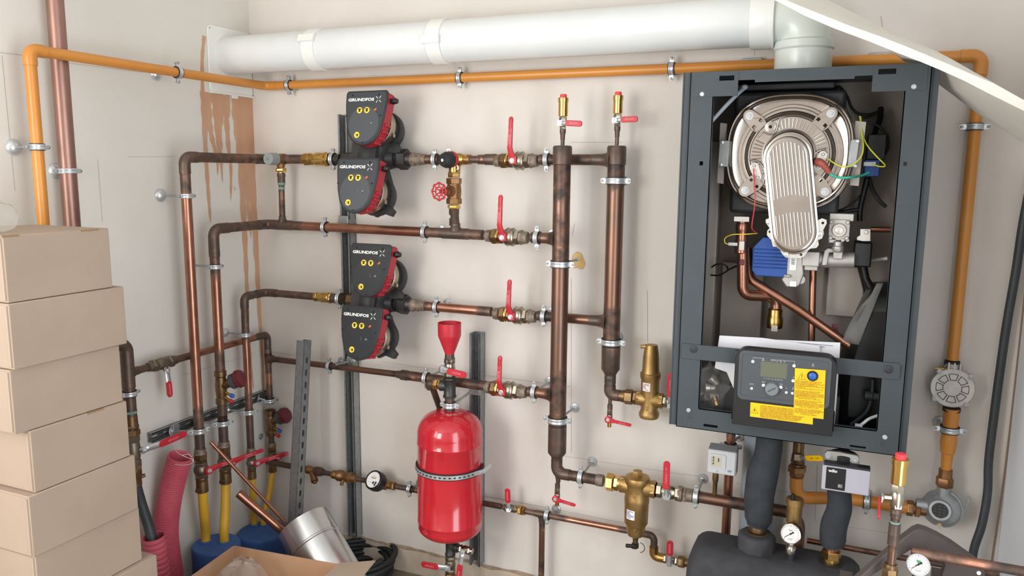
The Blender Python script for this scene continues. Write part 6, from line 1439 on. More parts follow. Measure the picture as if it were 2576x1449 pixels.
# ------------------------------------------------------------------ hose, thin pipes, right side
m = MB(); m.tube(smoothpts([B(2600, 430, .03), B(2574, 560, .03), B(2556, 680, .03), B(2535, 800, .03), B(2520, 900, .03), B(2500, 1050, .032), B(2487, 1160, .035), B(2484, 1240, .04), B(2470, 1320, .05), B(2448, 1392, .055), B(2446, 1480, .055), V((B(2446, 1480, .055).x, -.055, .012))], 8), .0112, seg=20); single('black_hose', 'thick black hose hanging down the wall near the right edge', 'hose', m, 'hose')
m = MB(); q = RX - .002; m.tube(smoothpts([V((q, -.004, 1.3)), V((q, -.004, .86)), V((q - .004, -.005, .62)), V((q - .01, -.006, .45)), V((q - .02, -.01, .02))], 8), .0022, seg=8); single('cord', 'thin brown cord hanging in the right corner', 'cord', m, 'cord')
zl_ = B(2043, 1362, .062).z; a, b = V((B(2030, 1360, .062).x, -.062, zl_)), V((RX - .004, -.062, zl_))
pipe('copper_pipe', 'thin copper pipe low on the wall right of the black header', [a, b], .0085, 'copper', loc=a, burns=[(b, .5, .8), (V((a.x + .25, a.y, a.z)), .08, .6)], group='copper pipe runs')
# foreground assembly: brown foam shell, copper pipe, vent, gauge
fo_ = .80
za_ = B(2400, 1407, fo_).z
pipe('copper_pipe', 'brown copper pipe with a yellow heat mark crossing in front at the lower right', [V((B(2293, 1387, fo_).x, -fo_, za_)), V((RX - .002, -fo_, za_))], .0098, 'copper', loc=V((B(2293, 1387, fo_).x, -fo_, za_)), burns=[(V((B(2560, 1440, fo_).x, -fo_, za_)), .07, 1), (V((B(2330, 1395, fo_).x, -fo_, za_)), .10, .55)], group='copper pipe runs')
t = thing('foam_shell', 'dark brown arched foam shell at the lower right', 'foam shell', V((B(2312, 1400, .72).x, -.74, 0)))
out = [(2120, 1490), (2166, 1449), (2218, 1403), (2270, 1357), (2296, 1337), (2312, 1331), (2330, 1336), (2360, 1350), (2395, 1370), (2440, 1402), (2470, 1424), (2478, 1440), (2480, 1490)]
inn = [(2366, 1490), (2370, 1449), (2378, 1424), (2374, 1412), (2355, 1402), (2330, 1394), (2306, 1384), (2292, 1384), (2262, 1402), (2225, 1428), (2192, 1449), (2140, 1490)]
def oo(x): return .86 - (x - 2120) / 360 * .16
P_ = [B(x, y, oo(x)) for x, y in out + inn]
m = MB(); m.prism(P_, V((0, .03, 0))); build('arch', m, 'brown_cover', t, bevel=.003)
m = MB()
for px_, w_ in ((2130, .012), (2424, .05)):
    p = B(px_, 1489, oo(px_)); m.bx(p.x - w_, p.x + w_, p.y + .01, p.y + .09, 0, p.z)
build('leg', m, 'brown_cover', t)
m = MB(); q = B(2462, 1441, oo(2462) + .002); m.lathe(q, FR, [(0, .005), (.002, .004)], 12); build('screw', m, 'zinc', t)
vo = .86; vx = B(2258, 1240, vo).x; zv_ = lambda y: B(2258, y, vo).z
vx2 = vx
vp = V((vx, -vo, zv_(1253)))
air_vent('large brass air vent with a bright red cap standing in front at the lower right', vp, 0, zv_(1217), zv_(1152), r=.0142)
t = thing('ball_valve', 'small nickel valve with a red lever seen edge-on below the large air vent', 'valve', vp)
m = MB(); m.lathe(vp, Z, [(-.016, .0115), (-.008, .0125), (.008, .0125), (.014, .010)], 20); m.hex(vp, -Z, .010, .020, .0125); m.lathe(vp, -X + FR * .2, [(.008, .006), (.026, .0055)], 14); m.hex(vp, -X + FR * .2, .024, .030, .007); build('body', m, 'nickel', t)
m = MB(); q = vp + (-X + FR * .2).normalized() * .028; m.box(q + Z * .002 + FR * .008, X * .001, Y * .011, Z * .0062); lv = build('lever', m, 'zinc', t)
m = MB(); m.prism([q + V((-.002, -.010, .004)), q + V((-.003, -.022, -.002)), q + V((-.004, -.055, -.012)), q + V((-.004, -.060, -.018)), q + V((-.004, -.055, -.024)), q + V((-.003, -.022, -.014)), q + V((-.002, -.010, -.008))], X * -.004); build('handle_sleeve', m, 'red', lv, bevel=.001)
base_ = V((vx - .002, -vo, 0))
t = pipe('copper_pipe', 'heat stained thin copper pipe carrying the large air vent', [base_, V((vx, -vo, zv_(1272)))], .0080, 'copper_aged', loc=base_, burns=[(V((vx, -vo, zv_(1300))), .05, 1), (V((vx, -vo, zv_(1350))), .04, 1)], group='copper pipe runs')
sleeve(t, V((vx, -vo, zv_(1345))), Z, .045, .0088, 'copper_dark'); sleeve(t, V((vx, -vo, zv_(1290))), Z, .02, .0082, 'copper_dark')
m = MB(); m.lathe((vx, -vo, zv_(1319)), Z, [(-.005, .0084), (.0, .0092), (.006, .0084)], 18, cap=False); build('flux_mark', m, 'verdigris', t)
m = MB(); m.lathe((vx - .001, -vo, zv_(1428)), Z, [(-.004, .012), (.0, .0128), (.006, .011)], 18); m.hex((vx - .001, -vo, zv_(1432)), -Z, 0, .02, .0145); build('foot_union', m, 'brass_dark', t)
gc2 = B(2310, 1421, .83)
gauge('pressure gauge with a green zone and pale rim at the lower right', gc2, .0205, V((-.05, -.86, .5)), V((gc2.x + .002, gc2.y + .03, gc2.z - .09)), rim='grey_box', zone=True)
m = MB(); m.cyl(V((gc2.x + .002, gc2.y + .03, 0)), V((gc2.x + .002, gc2.y + .03, gc2.z - .07)), .008, 16); single('pipe_nipple', 'upright stub carrying the gauge with the green zone', 'pipe', m, 'brass_dark')

# ------------------------------------------------------------------ white board across the upper right
fb = [(1915, -16), (1970, 11), (2023, 39), (2100, 72), (2189, 105), (2250, 130), (2315, 155), (2365, 176), (2425, 203), (2485, 234), (2576, 279), (2640, 312)]
ft = [(1945, -14), (2000, 10), (2060, 34), (2130, 62), (2215, 92), (2270, 113), (2330, 138), (2385, 161), (2440, 185), (2500, 210), (2576, 252), (2640, 284)]
bt = [(2050, -16), (2104, 10), (2150, 33), (2182, 48), (2215, 66), (2290, 100), (2357, 129), (2400, 152), (2445, 178), (2487, 201), (2566, 246), (2634, 280)]
bb_ = [(1990, -40), (2040, -5), (2080, 20), (2140, 58), (2228, 115), (2275, 155), (2318, 184), (2365, 215), (2420, 256), (2470, 294), (2576, 360), (2645, 405)]
m = MB(); rows = []
for i in range(len(fb)):
    s = i / (len(fb) - 1)
    pf, pb = B(*fb[i], .52), B(*bb_[i], .20)
    pm = pf.lerp(pb, .50); pm.y = -.365          # the board bends over the boiler's top corner
    for p_ in (pm, pb):
        if p_.x < 2.362: p_.z = max(p_.z, 1.836)
    rows.append([pf, B(*ft[i], .52 - .004), B(*bt[i], .38 + .12 * max(0, s - .4) / .6), pb, pm])
m.grid(rows, closed=True); m.face(rows[0]); m.face(rows[-1][::-1])
single('white_board', 'long white warped board slanting down across the upper right corner of the boiler', 'board', m, 'board', sharp=30)
# ------------------------------------------------------------------ the open wall boiler
OF = .35
bl_ = B(1741, 600, OF).x - .006; br_ = 2.335; xl, xr = 1.768, 2.331
lft, rgt = B(1719, 186, OF - .01).x, B(2366, 168, OF - .01).x
z0b, z1b = .857, 1.828
bo = thing('boiler', 'dark grey wall boiler with its front cover removed', 'boiler', V(((xl + xr) / 2, -.18, z0b)))
fp = lambda x, y: B(x, y, OF)
m = MB(); m.prism([V((lft, -.004, z0b + .002)), V((lft + .004, -.004, z0b + .002)), V((lft + .004, -.004, z1b)), V((lft, -.004, z1b))], FR * (OF - .012)); m.bx(lft, lft + .021, -OF + .010, -OF + .013, z0b + .002, z1b); build('side_panel', m, 'anth', bo, bevel=.001)
m = MB(); m.bx(rgt - .004, rgt, -OF + .012, -.004, z0b + .002, z1b); m.bx(rgt - .026, rgt, -OF + .010, -OF + .013, z0b + .002, z1b); build('side_panel', m, 'anth', bo, bevel=.001)
m = MB(); m.prism([V((lft + .004, -.006, z1b - .004)), V((rgt - .004, -.006, z1b - .004)), V((rgt - .004, -OF + .014, z1b - .004)), V((lft + .004, -OF + .014, z1b - .004))], Z * .003, holes=[ring((ex, -fo, z1b - .004), X, -Y, fr + .002, 32)]); build('top_panel', m, 'anth', bo)
m = MB(); m.bx(lft + .004, rgt - .004, -.010, -.006, z0b + .01, z1b - .004); build('back_panel', m, 'back_sheet', bo)
m = MB(); m.bx(lft + .006, lft + .010, -OF + .02, -.01, z0b + .01, z1b - .01); build('liner', m, 'inner_dark', bo); m = MB(); m.bx(rgt - .010, rgt - .006, -OF + .02, -.01, z0b + .01, z1b - .01); build('liner', m, 'inner_dark', bo)
# front frame: one folded plate with cut-outs
zT, zB_ = z1b - .001, z0b + .001
opx = lambda x, y: B(x, y, OF)
def hor(p, z): return V((p.x, -OF, z))
zq_ = lambda y, x=2000: B(x, y, OF).z
xL1 = B(1798, 300, OF).x; xL2 = B(1760, 860, OF).x; xLi = (xL1 + xL2) / 2
xR1 = B(2272, 240, OF).x; xR2 = B(2207, 1085, OF).x; xRi = (xR1 + xR2) / 2
zTL = B(1820, 243, OF).z; zTR = B(2240, 229, OF).z; zTLR = (zTL + zTR) / 2
zs = B(1878, 203, OF).z; zb1 = B(1950, 205, OF).z; zs2 = B(2175, 188, OF).z
xa, xb_, xc, xd = B(1856, 230, OF).x, B(1899, 205, OF).x, B(2150, 192, OF).x, B(2196, 215, OF).x
zLo = (B(1790, 1031, OF).z + B(2150, 1078, OF).z) / 2
outer = [V((xl, -OF, zB_)), V((xr, -OF, zB_)), V((xr, -OF, zT)), V((xl, -OF, zT))]
hole = [V((xLi, -OF, zLo)), V((xRi, -OF, zLo)), V((xRi, -OF, zTLR)), V((xd, -OF, zTLR)), V((xd, -OF, (zs + zs2) / 2)), V((xc, -OF, (zs + zs2) / 2)), V((xc, -OF, zb1)), V((xb_, -OF, zb1)), V((xb_, -OF, (zs + zs2) / 2)), V((xa, -OF, (zs + zs2) / 2)), V((xa, -OF, zTLR)), V((xLi, -OF, zTLR))]
def slot_(x0, y0, x1, y1):
    a, b = B(x0, y0, OF), B(x1, y1, OF); return [V((a.x, -OF, b.z)), V((b.x, -OF, b.z)), V((b.x, -OF, a.z)), V((a.x, -OF, a.z))]
holes = [hole, slot_(1810, 191, 1847, 202), slot_(2210, 174, 2254, 186), slot_(1760, 406, 1768, 416), slot_(2273, 407, 2281, 417), slot_(1770, 1066, 1805, 1077), slot_(2138, 1119, 2178, 1129), slot_(1777, 191 + 9, 1780, 211), slot_(2300, 180, 2303, 192)]
m = MB(); m.prism(outer, Y * .0022, holes=holes); m.bx(xl, xl + .002, -OF, -OF + .02, zB_, zT); m.bx(xr - .002, xr, -OF, -OF + .02, zB_, zT); m.bx(xl, xr, -OF, -.04, zB_, zB_ + .002)
m.bx(xLi - .0022, xLi, -OF, -OF + .016, zLo, zTLR); m.bx(xRi, xRi + .0022, -OF, -OF + .016, zLo, zTLR); m.bx(xLi, xRi, -OF, -OF + .016, zLo - .002, zLo)
fm = build('front_frame', m, 'anth', bo)
m = MB(); m.bx(lft + .022, xl - .001, -OF + .014, -OF + .016, z0b, z1b - .01); build('seam', m, 'slot', bo); m = MB(); m.bx(xr + .001, rgt - .027, -OF + .014, -OF + .016, z0b, z1b - .01); build('seam', m, 'slot', bo)
# corner gusset plates of the frame
for x0, y0, x1, y1 in ((1742, 186, 1855, 244), (2197, 165, 2330, 226)):
    a, b = B(x0, y0 + 3, OF), B(x1, y1, OF); m = MB(); m.prism([V((max(a.x, xl + .002), -OF - .0008, zTLR + .0005)), V((min(b.x, xr - .004), -OF - .0008, zTLR + .0005)), V((min(b.x, xr - .004), -OF - .0008, zT - .002)), V((max(a.x, xl + .002), -OF - .0008, zT - .002))], FR * .0006, holes=[[p + FR * .0008 for p in (holes[1] if x0 < 1800 else holes[2])]]); build('corner_plate', m, 'anth', fm)
for x, y in ((1766, 237), (2299, 218), (1732, 1032), (2226, 1100)):
    m = MB(); q = B(x, y, OF + .0014); m.lathe(q, FR, [(-.001, .0062), (.0012, .0062), (.0026, .0045), (.0026, .0026), (.0016, .0022)], 18); s_ = build('screw', m, 'zinc', fm)
for x, y in ((1735, 1049), (2222, 1117)):
    m = MB(); q = B(x, y, OF); m.prism(rrect(q, X, Z, .012, .009, .001), FR * .0012, holes=[rrect(q, X, Z, .0095, .0065, .001)]); build('embossed_tab', m, 'anth', fm)
# cross bar
zc_t, zc_b = (B(1800, 871, OF).z + B(2180, 906, OF).z) / 2, (B(1800, 908, OF).z + B(2180, 948, OF).z) / 2
x0c, x1c = xl + .006, xr - .012
m = MB(); m.prism(rrect(V(((x0c + x1c) / 2, -OF - .002, (zc_t + zc_b) / 2)), X, Z, x1c - x0c, zc_t - zc_b, .006), FR * .002); m.bx(B(1850, 890, OF).x, B(2104, 925, OF).x, -OF - .02, -OF - .003, zc_b + .004, zc_t - .004); cb = build('cross_bar', m, 'anth', bo, bevel=.0008)
for x, y in ((1745, 878), (2235, 929)):
    m = MB(); q = B(x, y, OF + .004); m.lathe(q, FR, [(0, .0105), (.002, .0105), (.003, .0085)], 22); m.box(q + FR * .003, X * .008 + Z * .003, Z * .0012, Y * .0006); build('knob_screw', m, 'anth_dark', cb)
# ---------------- control panel
PO = .405
pcs = [B(x, y, PO) for x, y in ((1851, 883), (2105, 901), (2096, 1101), (1840, 1064))]
px0, px1 = (pcs[0].x + pcs[3].x) / 2, (pcs[1].x + pcs[2].x) / 2; pz1, pz0 = (pcs[0].z + pcs[1].z) / 2 + .004, (pcs[2].z + pcs[3].z) / 2
pc = V(((px0 + px1) / 2, -PO, (pz0 + pz1) / 2)); pw, ph = px1 - px0, pz1 - pz0
cp_ = None
m = MB(); pl_ = [V((px0, -PO, pz0)), V((px1, -PO, pz0))] + [p for p in rrect(pc, X, Z, pw, ph, .028, 6) if p.z > pc.z]
m.prism(pl_, Y * .048); m.bx(px0 + .03, px1 - .04, -PO + .004, -PO + .03, pz1 - .002, pz1 + .003); m.bx(px0 - .003, px0, -PO + .008, -PO + .05, pz0 + .01, pz0 + .055); m.bx(px1, px1 + .003, -PO + .008, -PO + .05, pz0 + .01, pz0 + .055)
cp_ = build('control_panel', m, 'panel_black', bo, bevel=.003)
def PX(x, y, o=PO): return B(1820 + x / 5.366, 840 + y / 5.366, o)     # sightings taken on the enlarged panel
ft_, fb_ = PX(300, 222), PX(330, 875); fL, fR_ = PX(200, 560), PX(1450, 640)
fc_ = V(((fL.x + fR_.x) / 2, -PO - .002, (PX(830, 270).z + PX(820, 945).z) / 2)); fw_, fh_ = fR_.x - fL.x, PX(830, 270).z - PX(820, 945).z
m = MB(); m.prism(rrect(fc_, X, Z, fw_, fh_, .014, 6), Y * .006, holes=[rrect(fc_, X, Z, fw_ - .016, fh_ - .02, .008, 5)]); fc2 = build('fascia', m, 'panel_grey', cp_, bevel=.0012)
m = MB(); m.prism(rrect(fc_ + Y * .0015, X, Z, fw_ - .014, fh_ - .018, .008, 5), Y * .004); build('fascia_plate', m, 'panel_grey', cp_)
def pquad(pts, o): return [PX(x, y, o) for x, y in pts]
dx0, dx1 = PX(500, 480).x, PX(860, 500).x; dz1, dz0 = PX(685, 385).z, PX(675, 592).z
m = MB(); m.bx(dx0, dx1, -PO - .0008, -PO + .002, dz0, dz1); build('display', m, 'lcd', cp_, bevel=.0006)
def disc(name, x, y, r, mat, d=.002, o=PO + .0003, par=None, seg=20):
    m = MB(); q = PX(x, y, o); m.lathe(q, FR, [(-.001, r), (d * .6, r), (d, r * .86)], seg); return build(name, m, mat, par or cp_)
for x, y in ((397, 372), (953, 430), (940, 632), (380, 735), (848, 790), (930, 800)): disc('button', x, y, .0042 if y < 700 else .0036, 'white')
for x, y, s in ((536, 693, -1), (778, 720, 1)):
    m = MB(); q = PX(x, y, PO + .0004); pts = [q + X * (s * -.0045) + Z * .0035] + [q + X * (s * (.0045 * math.sin(a) - .001)) + Z * (.0042 * math.cos(a)) for a in [math.radians(10 + 16 * i) for i in range(11)]] + [q + X * (s * -.0045) - Z * .0015]; m.prism(pts, FR * .0015); build('button', m, 'white', cp_)
m = MB(); q = PX(655, 737, PO + .0003); m.lathe(q, FR, [(-.001, .0178), (.010, .0172), (.013, .0155), (.0135, .004)], 30); kb = build('rotary_knob', m, 'knob', cp_)
m = MB(); m.box(q + FR * .0137, X * .009 + Z * .006, (Z - X * .6).normalized() * .0014, Y * .0008); build('knob_grip', m, 'panel_grey', kb)
m = MB(); o_ = PO + .0012
def ln(x0, y0, x1, y1, w=.0007):
    a, b = PX(x0, y0, o_), PX(x1, y1, o_); d = (b - a); m.box((a + b) / 2, d / 2, FR.cross(d).normalized() * w / 2, FR * .0002)
ln(398, 345, 402, 318); ln(402, 318, 556, 333); ln(640, 345, 962, 372); ln(962, 372, 960, 408)
ln(520, 352, 548, 355, .0018); ln(530, 340, 540, 352, .0012); ln(1195, 440, 1210, 400, .001); ln(1210, 400, 1222, 445, .001); ln(940, 600, 950, 575, .001); ln(935, 755, 942, 720, .0014)
for s_, x, y, sz in (('AUTO', 672, 362, .0042), ('0  4  8  12 16 20 24', 668, 612, .0040), ('RESET', 382, 678, .0042), ('ESC', 545, 652, .0048), ('OK', 778, 682, .0050)):
    text_mb(m, s_, PX(x, y, o_), X, Z, sz, .0002, wide=1.45 if '  ' in s_ else 1.1)
for x, y in ((727, 372), (825, 378), (850, 735)):
    q = PX(x, y, o_); m.lathe(q, FR, [(0, .0017), (.0002, .0017), (.0002, .0012), (0, .0012)], 14, cap=False)
q = PX(775, 374, o_); m.face([q + X * (.0018 * math.cos(a)) + Z * (.0018 * math.sin(a)) for a in [math.radians(60 + 24 * i) for i in range(11)]])
build('symbols', m, 'grey_box', cp_)
# yellow notices
def notice(label, pts, o, lines, tri, body):
    P_ = [PX(x, y, o) for x, y in pts]; m = MB(); m.prism(P_, FR * .0007); nb = build('warning_label', m, 'label_yellow', cp_); nb['label'] = label
    P2 = [p + FR * .0009 for p in P_]
    uv = lambda a, b: P2[0].lerp(P2[1], a).lerp(P2[3].lerp(P2[2], a), b)
    u_ = (P2[1] - P2[0]).normalized(); v_ = FR.cross(u_) if FR.cross(u_).z > 0 else -FR.cross(u_)
    m = MB()
    for s_, a, b, sz, wd_, al in lines: text_mb(m, s_, uv(a, b), u_, v_, sz, .0001, wide=wd_, align=al, fit=(P2[1] - P2[0]).length * (.97 - (a if al == 'LEFT' else .06)))
    build('lettering', m, 'ink', nb)
    m = MB(); c, r_ = uv(*tri[:2]), tri[2]
    t1 = [c + v_ * (r_ * 1.0), c - v_ * (r_ * .75) + u_ * r_, c - v_ * (r_ * .75) - u_ * r_]; t2 = [c + (p - c) * .90 for p in t1]
    m.prism(t1, FR * .0002, holes=[t2])
    if body == '!': m.box(c + v_ * (r_ * .12), u_ * (r_ * .06), v_ * (r_ * .36), FR * .0002); m.box(c - v_ * (r_ * .48), u_ * (r_ * .06), v_ * (r_ * .08), FR * .0002)
    else:
        z_ = [(-.15, .45), (-.30, -.05), (.0, .0), (-.1, -.5), (.22, .12), (-.05, .06), (.08, .45)]; m.prism([c + u_ * (x * r_) + v_ * (y * r_) for x, y in z_], FR * .0002)
    build('pictogram', m, 'ink', nb); return uv, nb
L1 = ['COUPEZ L ALIMENTATION ELECTRIQUE AVANT TOUTE INTERVENTION', 'SHUT OFF THE POWER SUPPLY BEFORE ANY INTERVENTION', 'UNTERBRECHEN SIE DIE STROMVERSORGUNG VOR JEDEM EINGRIFF', 'CORTAR LA ALIMENTACION ELECTRICA ANTES DE INTERVENIR', 'TOGLIERE L ALIMENTAZIONE ELETTRICA PRIMA DI INTERVENIRE', 'DE ELEKTRISCHE VOEDING ONDERBREKEN VOOR ELKE INGREEP', 'PRZED INTERWENCJA ODLACZYC ZASILANIE ELEKTRYCZNE', 'INAINTE DE ORICE INTERVENTIE INTRERUPETI ALIMENTAREA', 'PRED KAZDYM ZASAHEM PRERUSTE ELEKTRICKE NAPAJENI', 'UZEMBE HELYEZES ELOTT ARAMTALANITSA A KAZANT']
notice('yellow electric shock notice along the bottom of the panel', [(365, 922), (1212, 1022), (1205, 1223), (358, 1113)], PO + .0012, [(s_, .162, .145 + .086 * i, .0042, .88, 'LEFT') for i, s_ in enumerate(L1)], (.075, .55, .0092), 'z')
L2 = [('CETTE CHAUDIERE EST REGLEE POUR', 0), ('FONCTIONNER AU GAZ TYPE 2H', 0), ('POUR LE FONCTIONNEMENT AU PROPANE', 0), ('IL EST IMPERATIF DE REGLER LA', 0), ('CHAUDIERE CONFORMEMENT AUX INDICATIONS', 0), ('DE LA NOTICE', 0), ('CHAPITRE TRANSFORMATION DE GAZ', 1), ('', 0),
      ('QUESTA CALDAIA E REGOLATA PER', 0), ('FUNZIONARE A GAS METANO 2H', 0), ('PER IL FUNZIONAMENTO CON GAS PROPANO', 0), ('E INDISPENSABILE REGOLARE LA CALDAIA', 0), ('CONFORMEMENTE ALLE INDICAZIONI DEL', 0), ('LIBRETTO DI INSTALLAZIONE', 0), ('VEDERE CAPITOLO CAMBIO GAS', 1), ('', 0),
      ('ESTA CALDERA ESTA REGULADA PARA', 0), ('FUNCIONAR CON GAS TIPO 2H', 0), ('PARA FUNCIONAMIENTO CON GAS PROPANO', 0), ('ES IMPRESCINDIBLE REGULAR LA CALDERA', 0), ('CONFORME A LAS INDICACIONES DEL MANUAL', 0), ('CAPITULO CAMBIO DE GAS', 1), ('', 0),
      ('THIS BOILER IS SET TO OPERATE WITH', 0), ('GAS TYPE 2H. TO OPERATE ON PROPANE', 0), ('GAS THE BOILER MUST BE ADJUSTED', 0), ('AS PER THE INSTRUCTIONS', 0), ('CHAPTER GAS CHANGE', 1)]
rows_ = [(s_, .5 if c_ else .03, .262 + .0255 * i, .0040, .92, 'CENTER' if c_ else 'LEFT') for i, (s_, c_) in enumerate(L2) if s_]
uv, nb = notice('tall yellow gas type notice beside the display', [(965, 460), (1380, 492), (1350, 1150), (945, 1100)], PO + .0026, rows_, (.235, .165, .0105), '!')
q = PX(1203, 566, PO + .0034)
m = MB(); m.lathe(q, FR, [(-.001, .0132), (.003, .0132), (.0045, .0115), (.0045, .0095), (.003, .0092)], 28); ub = build('button_ring', m, 'black', cp_)
m = MB(); m.lathe(q, FR, [(.0, .0095), (.005, .0092), (.0062, .0075)], 26); build('button_cap', m, 'blue_cap', ub)
# ---------------- heat exchanger door
EO = .235; ec_ = B(1989, 378, EO)
ep = lambda x, y, o=EO: B(x, y, o)
outl = []
ew, eh = (ep(2150, 378).x - ep(1826, 378).x) / 2, (ep(1990, 234).z - ep(1990, 530).z) / 2
ecx, ecz = (ep(2150, 372).x + ep(1826, 385).x) / 2, (ep(1990, 234).z + ep(1990, 530).z) / 2
def superell(sc, o, n_=64, e_=2.6):
    out = []
    for i in range(n_):
        a = 2 * math.pi * i / n_; c_, s_ = math.cos(a), math.sin(a)
        out.append(V((ecx + ew * sc * math.copysign(abs(c_) ** (2 / e_), c_), -o, ecz + eh * sc * math.copysign(abs(s_) ** (2 / e_), s_))))
    return out
m = MB(); rws = [superell(sc, o) for sc, o in ((.96, EO - .04), (1.0, EO - .035), (1.0, EO - .012), (1.012, EO - .006), (1.0, EO), (.975, EO + .002), (.955, EO), (.945, EO - .006), (.935, EO - .002), (.915, EO - .001), (.90, EO - .007), (.86, EO - .010), (.70, EO - .011), (.70, EO - .03))]
m.grid(rws, closed=True); m.face(rws[-1]); ed = build('burner_door', m, 'alu', bo)
m = MB(); m.bx(ep(1838, 380).x, ep(2120, 380).x, -EO + .03, -.02, ep(1985, 540).z, ep(1985, 226).z); build('exchanger_housing', m, 'inner_dark', bo, bevel=.01)
cc = ep(1985, 390, EO); R_ = lambda px_: px_ * .001045
m = MB(); m.lathe(cc, FR, [(-.03, R_(128)), (-.006, R_(128)), (-.002, R_(126)), (-.002, R_(120)), (-.008, R_(118)), (-.008, R_(113)), (.001, R_(111)), (.003, R_(108)), (.001, R_(105)), (-.004, R_(103)), (.004, R_(101)), (.005, R_(98)), (.002, R_(96)), (.002, R_(66)), (.008, R_(64)), (.010, R_(60)), (.006, R_(57))], 72); dk = build('burner_disc', m, 'alu', ed)
m = MB()
for i in range(38):
    a = math.radians(-14 + 232 * i / 37)
    if 128 < math.degrees(a) < 152 : continue
    d = X * math.cos(a) + Z * math.sin(a); c0 = cc + FR * .0025
    m.tube([c0 + d * R_(69), c0 + d * R_(92)], .0017, seg=8, step=None)
rb = build('ribs', m, 'alu', dk); rb['kind'] = 'stuff'
m = MB(); q = ep(1938, 319, EO + .006); m.lathe(q, FR, [(-.006, .015), (.0, .014), (.001, .009)], 20); m.lathe(q, FR, [(0, .0045), (.0015, .0045)], 14, mat=1); build('sight_port', m, ['alu', 'slot'], dk)
m = MB(); pts = smoothpts([ep(1905, 346, EO + .006), ep(1920, 333, EO + .006), ep(1934, 338, EO + .006), ep(1950, 333, EO + .006), ep(1957, 312, EO + .006), ep(1962, 298, EO + .006), ep(1975, 293, EO + .006)], 6); m.tube(pts, .0022, seg=10); build('pressed_bead', m, 'alu', dk); m = MB(); pts = smoothpts([ep(1884, 400, EO + .006), ep(1890, 403, EO + .006), ep(1905, 405, EO + .006), ep(1918, 418, EO + .006), ep(1925, 440, EO + .006), ep(1920, 462, EO + .006)], 6); m.tube(pts, .0025, seg=10); build('pressed_bead', m, 'alu', dk); m = MB(); pts = smoothpts([ep(2078, 376, EO + .006), ep(2062, 378, EO + .006), ep(2048, 392, EO + .006), ep(2042, 420, EO + .006), ep(2050, 436, EO + .006), ep(2060, 444, EO + .006), ep(2048, 452, EO + .006)], 6); m.tube(pts, .0025, seg=10); build('pressed_bead', m, 'alu', dk)
for x, y, s_ in ((1902, 432, 1), (2064, 404, -1)):
    m = MB(); q = ep(x, y, EO + .005); dd = (Z + X * (-.35 * s_)).normalized(); m.prism(rrect(q, dd, FR.cross(dd), .050, .022, .011, 6), FR * .003); bp_ = build('electrode_plate', m, 'alu_plate', dk)
    for e_ in (-.017, .017):
        m = MB(); m.lathe(q + dd * e_, FR, [(.002, .0045), (.005, .0045), (.0065, .003)], 14); build('screw', m, 'zinc', bp_)
for x, y, sx_, sz_ in ((1886, 292, -1, 1), (2090, 286, 1, 1), (2075, 482, 1, -1), (1875, 479, -1, -1)):
    q = ep(x, y, EO + .004); inw = (cc - q); inw.y = 0; inw.normalize(); s2 = FR.cross(inw)
    m = MB(); pts = [q - inw * (.017 * math.cos(a)) + s2 * (.017 * math.sin(a)) for a in [math.radians(-80 + 16 * i) for i in range(11)]] + [q + inw * .03 + s2 * .022, q + inw * .046 + s2 * .018, q + inw * .046 - s2 * .018, q + inw * .03 - s2 * .022]
    hl = rrect(q + inw * .03, s2, inw, .008, .008, .001); h2 = [p + s2 * .012 for p in hl]; hl = [p - s2 * .012 for p in hl]
    m.prism(pts, FR * .006, holes=[hl, h2]); lg = build('clamping_lug', m, 'alu', ed, bevel=.0015)
    m = MB(); m.lathe(q + FR * .006, FR, [(0, .0105), (.0015, .0105), (.0016, .007)], 20); m.hex(q + FR * .006, FR, .0015, .007, .0062); m.lathe(q + FR * .013, FR, [(-.002, .003), (.003, .003)], 12); build('bolt', m, 'zinc', lg)
# ribbed gas-air duct
DO = .272
dt, db = ep(1980, 396, DO), ep(1998, 584, DO); dd = (db - dt).normalized(); ds = FR.cross(dd); dr = .0545
def caps(r_, o_): 
    return [dt + FR * o_ - dd * (r_ * math.cos(a)) + ds * (r_ * math.sin(a)) for a in [math.radians(-90 + 12 * i) for i in range(16)]] + [db + FR * o_ + dd * (r_ * math.cos(a)) + ds * (r_ * math.sin(a)) for a in [math.radians(90 - 12 * i) for i in range(16)]]
m = MB(); rws = [caps(r_, o_) for r_, o_ in ((dr + .002, -.075), (dr + .002, -.012), (dr + .006, -.010), (dr + .006, -.007), (dr + .001, -.006), (dr - .001, -.001), (dr - .007, .002), (dr - .009, .002))]
m.grid(rws, closed=True); m.face(rws[-1]); dct = build('air_duct', m, 'alu', bo)
m = MB(); ln_ = (db - dt).length
for i in range(10):
    x = (i - 4.5) * .0092; top = -math.sqrt(max(0, (dr - .010) ** 2 - x * x)); bot = ln_ + math.sqrt(max(0, (dr - .012) ** 2 - x * x))
    m1_ = ln_ * .54 - .008 * math.cos(x * 40); m2_ = ln_ * .76 - .006 * (1 - abs(x) / .045)
    for a_, b_ in ((top + .004, m1_), (m2_, bot - .004)):
        p, q = dt + FR * .0025 - ds * x + dd * a_, dt + FR * .0025 - ds * x + dd * b_; m.tube([p, p.lerp(q, .5), q], .0019, seg=8, step=None)
rbs = build('ribs', m, 'alu', dct); rbs['kind'] = 'stuff'
m = MB(); pts = [ep(x, y, .262) for x, y in ((1926, 552), (1934, 549), (1950, 560), (2046, 560), (2068, 549), (2079, 553), (2080, 562), (2071, 579), (2073, 588), (2068, 600), (2058, 604), (2060, 616), (2054, 624), (2036, 626), (2024, 644), (2014, 650), (1976, 648), (1968, 640), (1958, 622), (1944, 620), (1940, 604), (1929, 592), (1930, 580), (1936, 574), (1926, 560))]
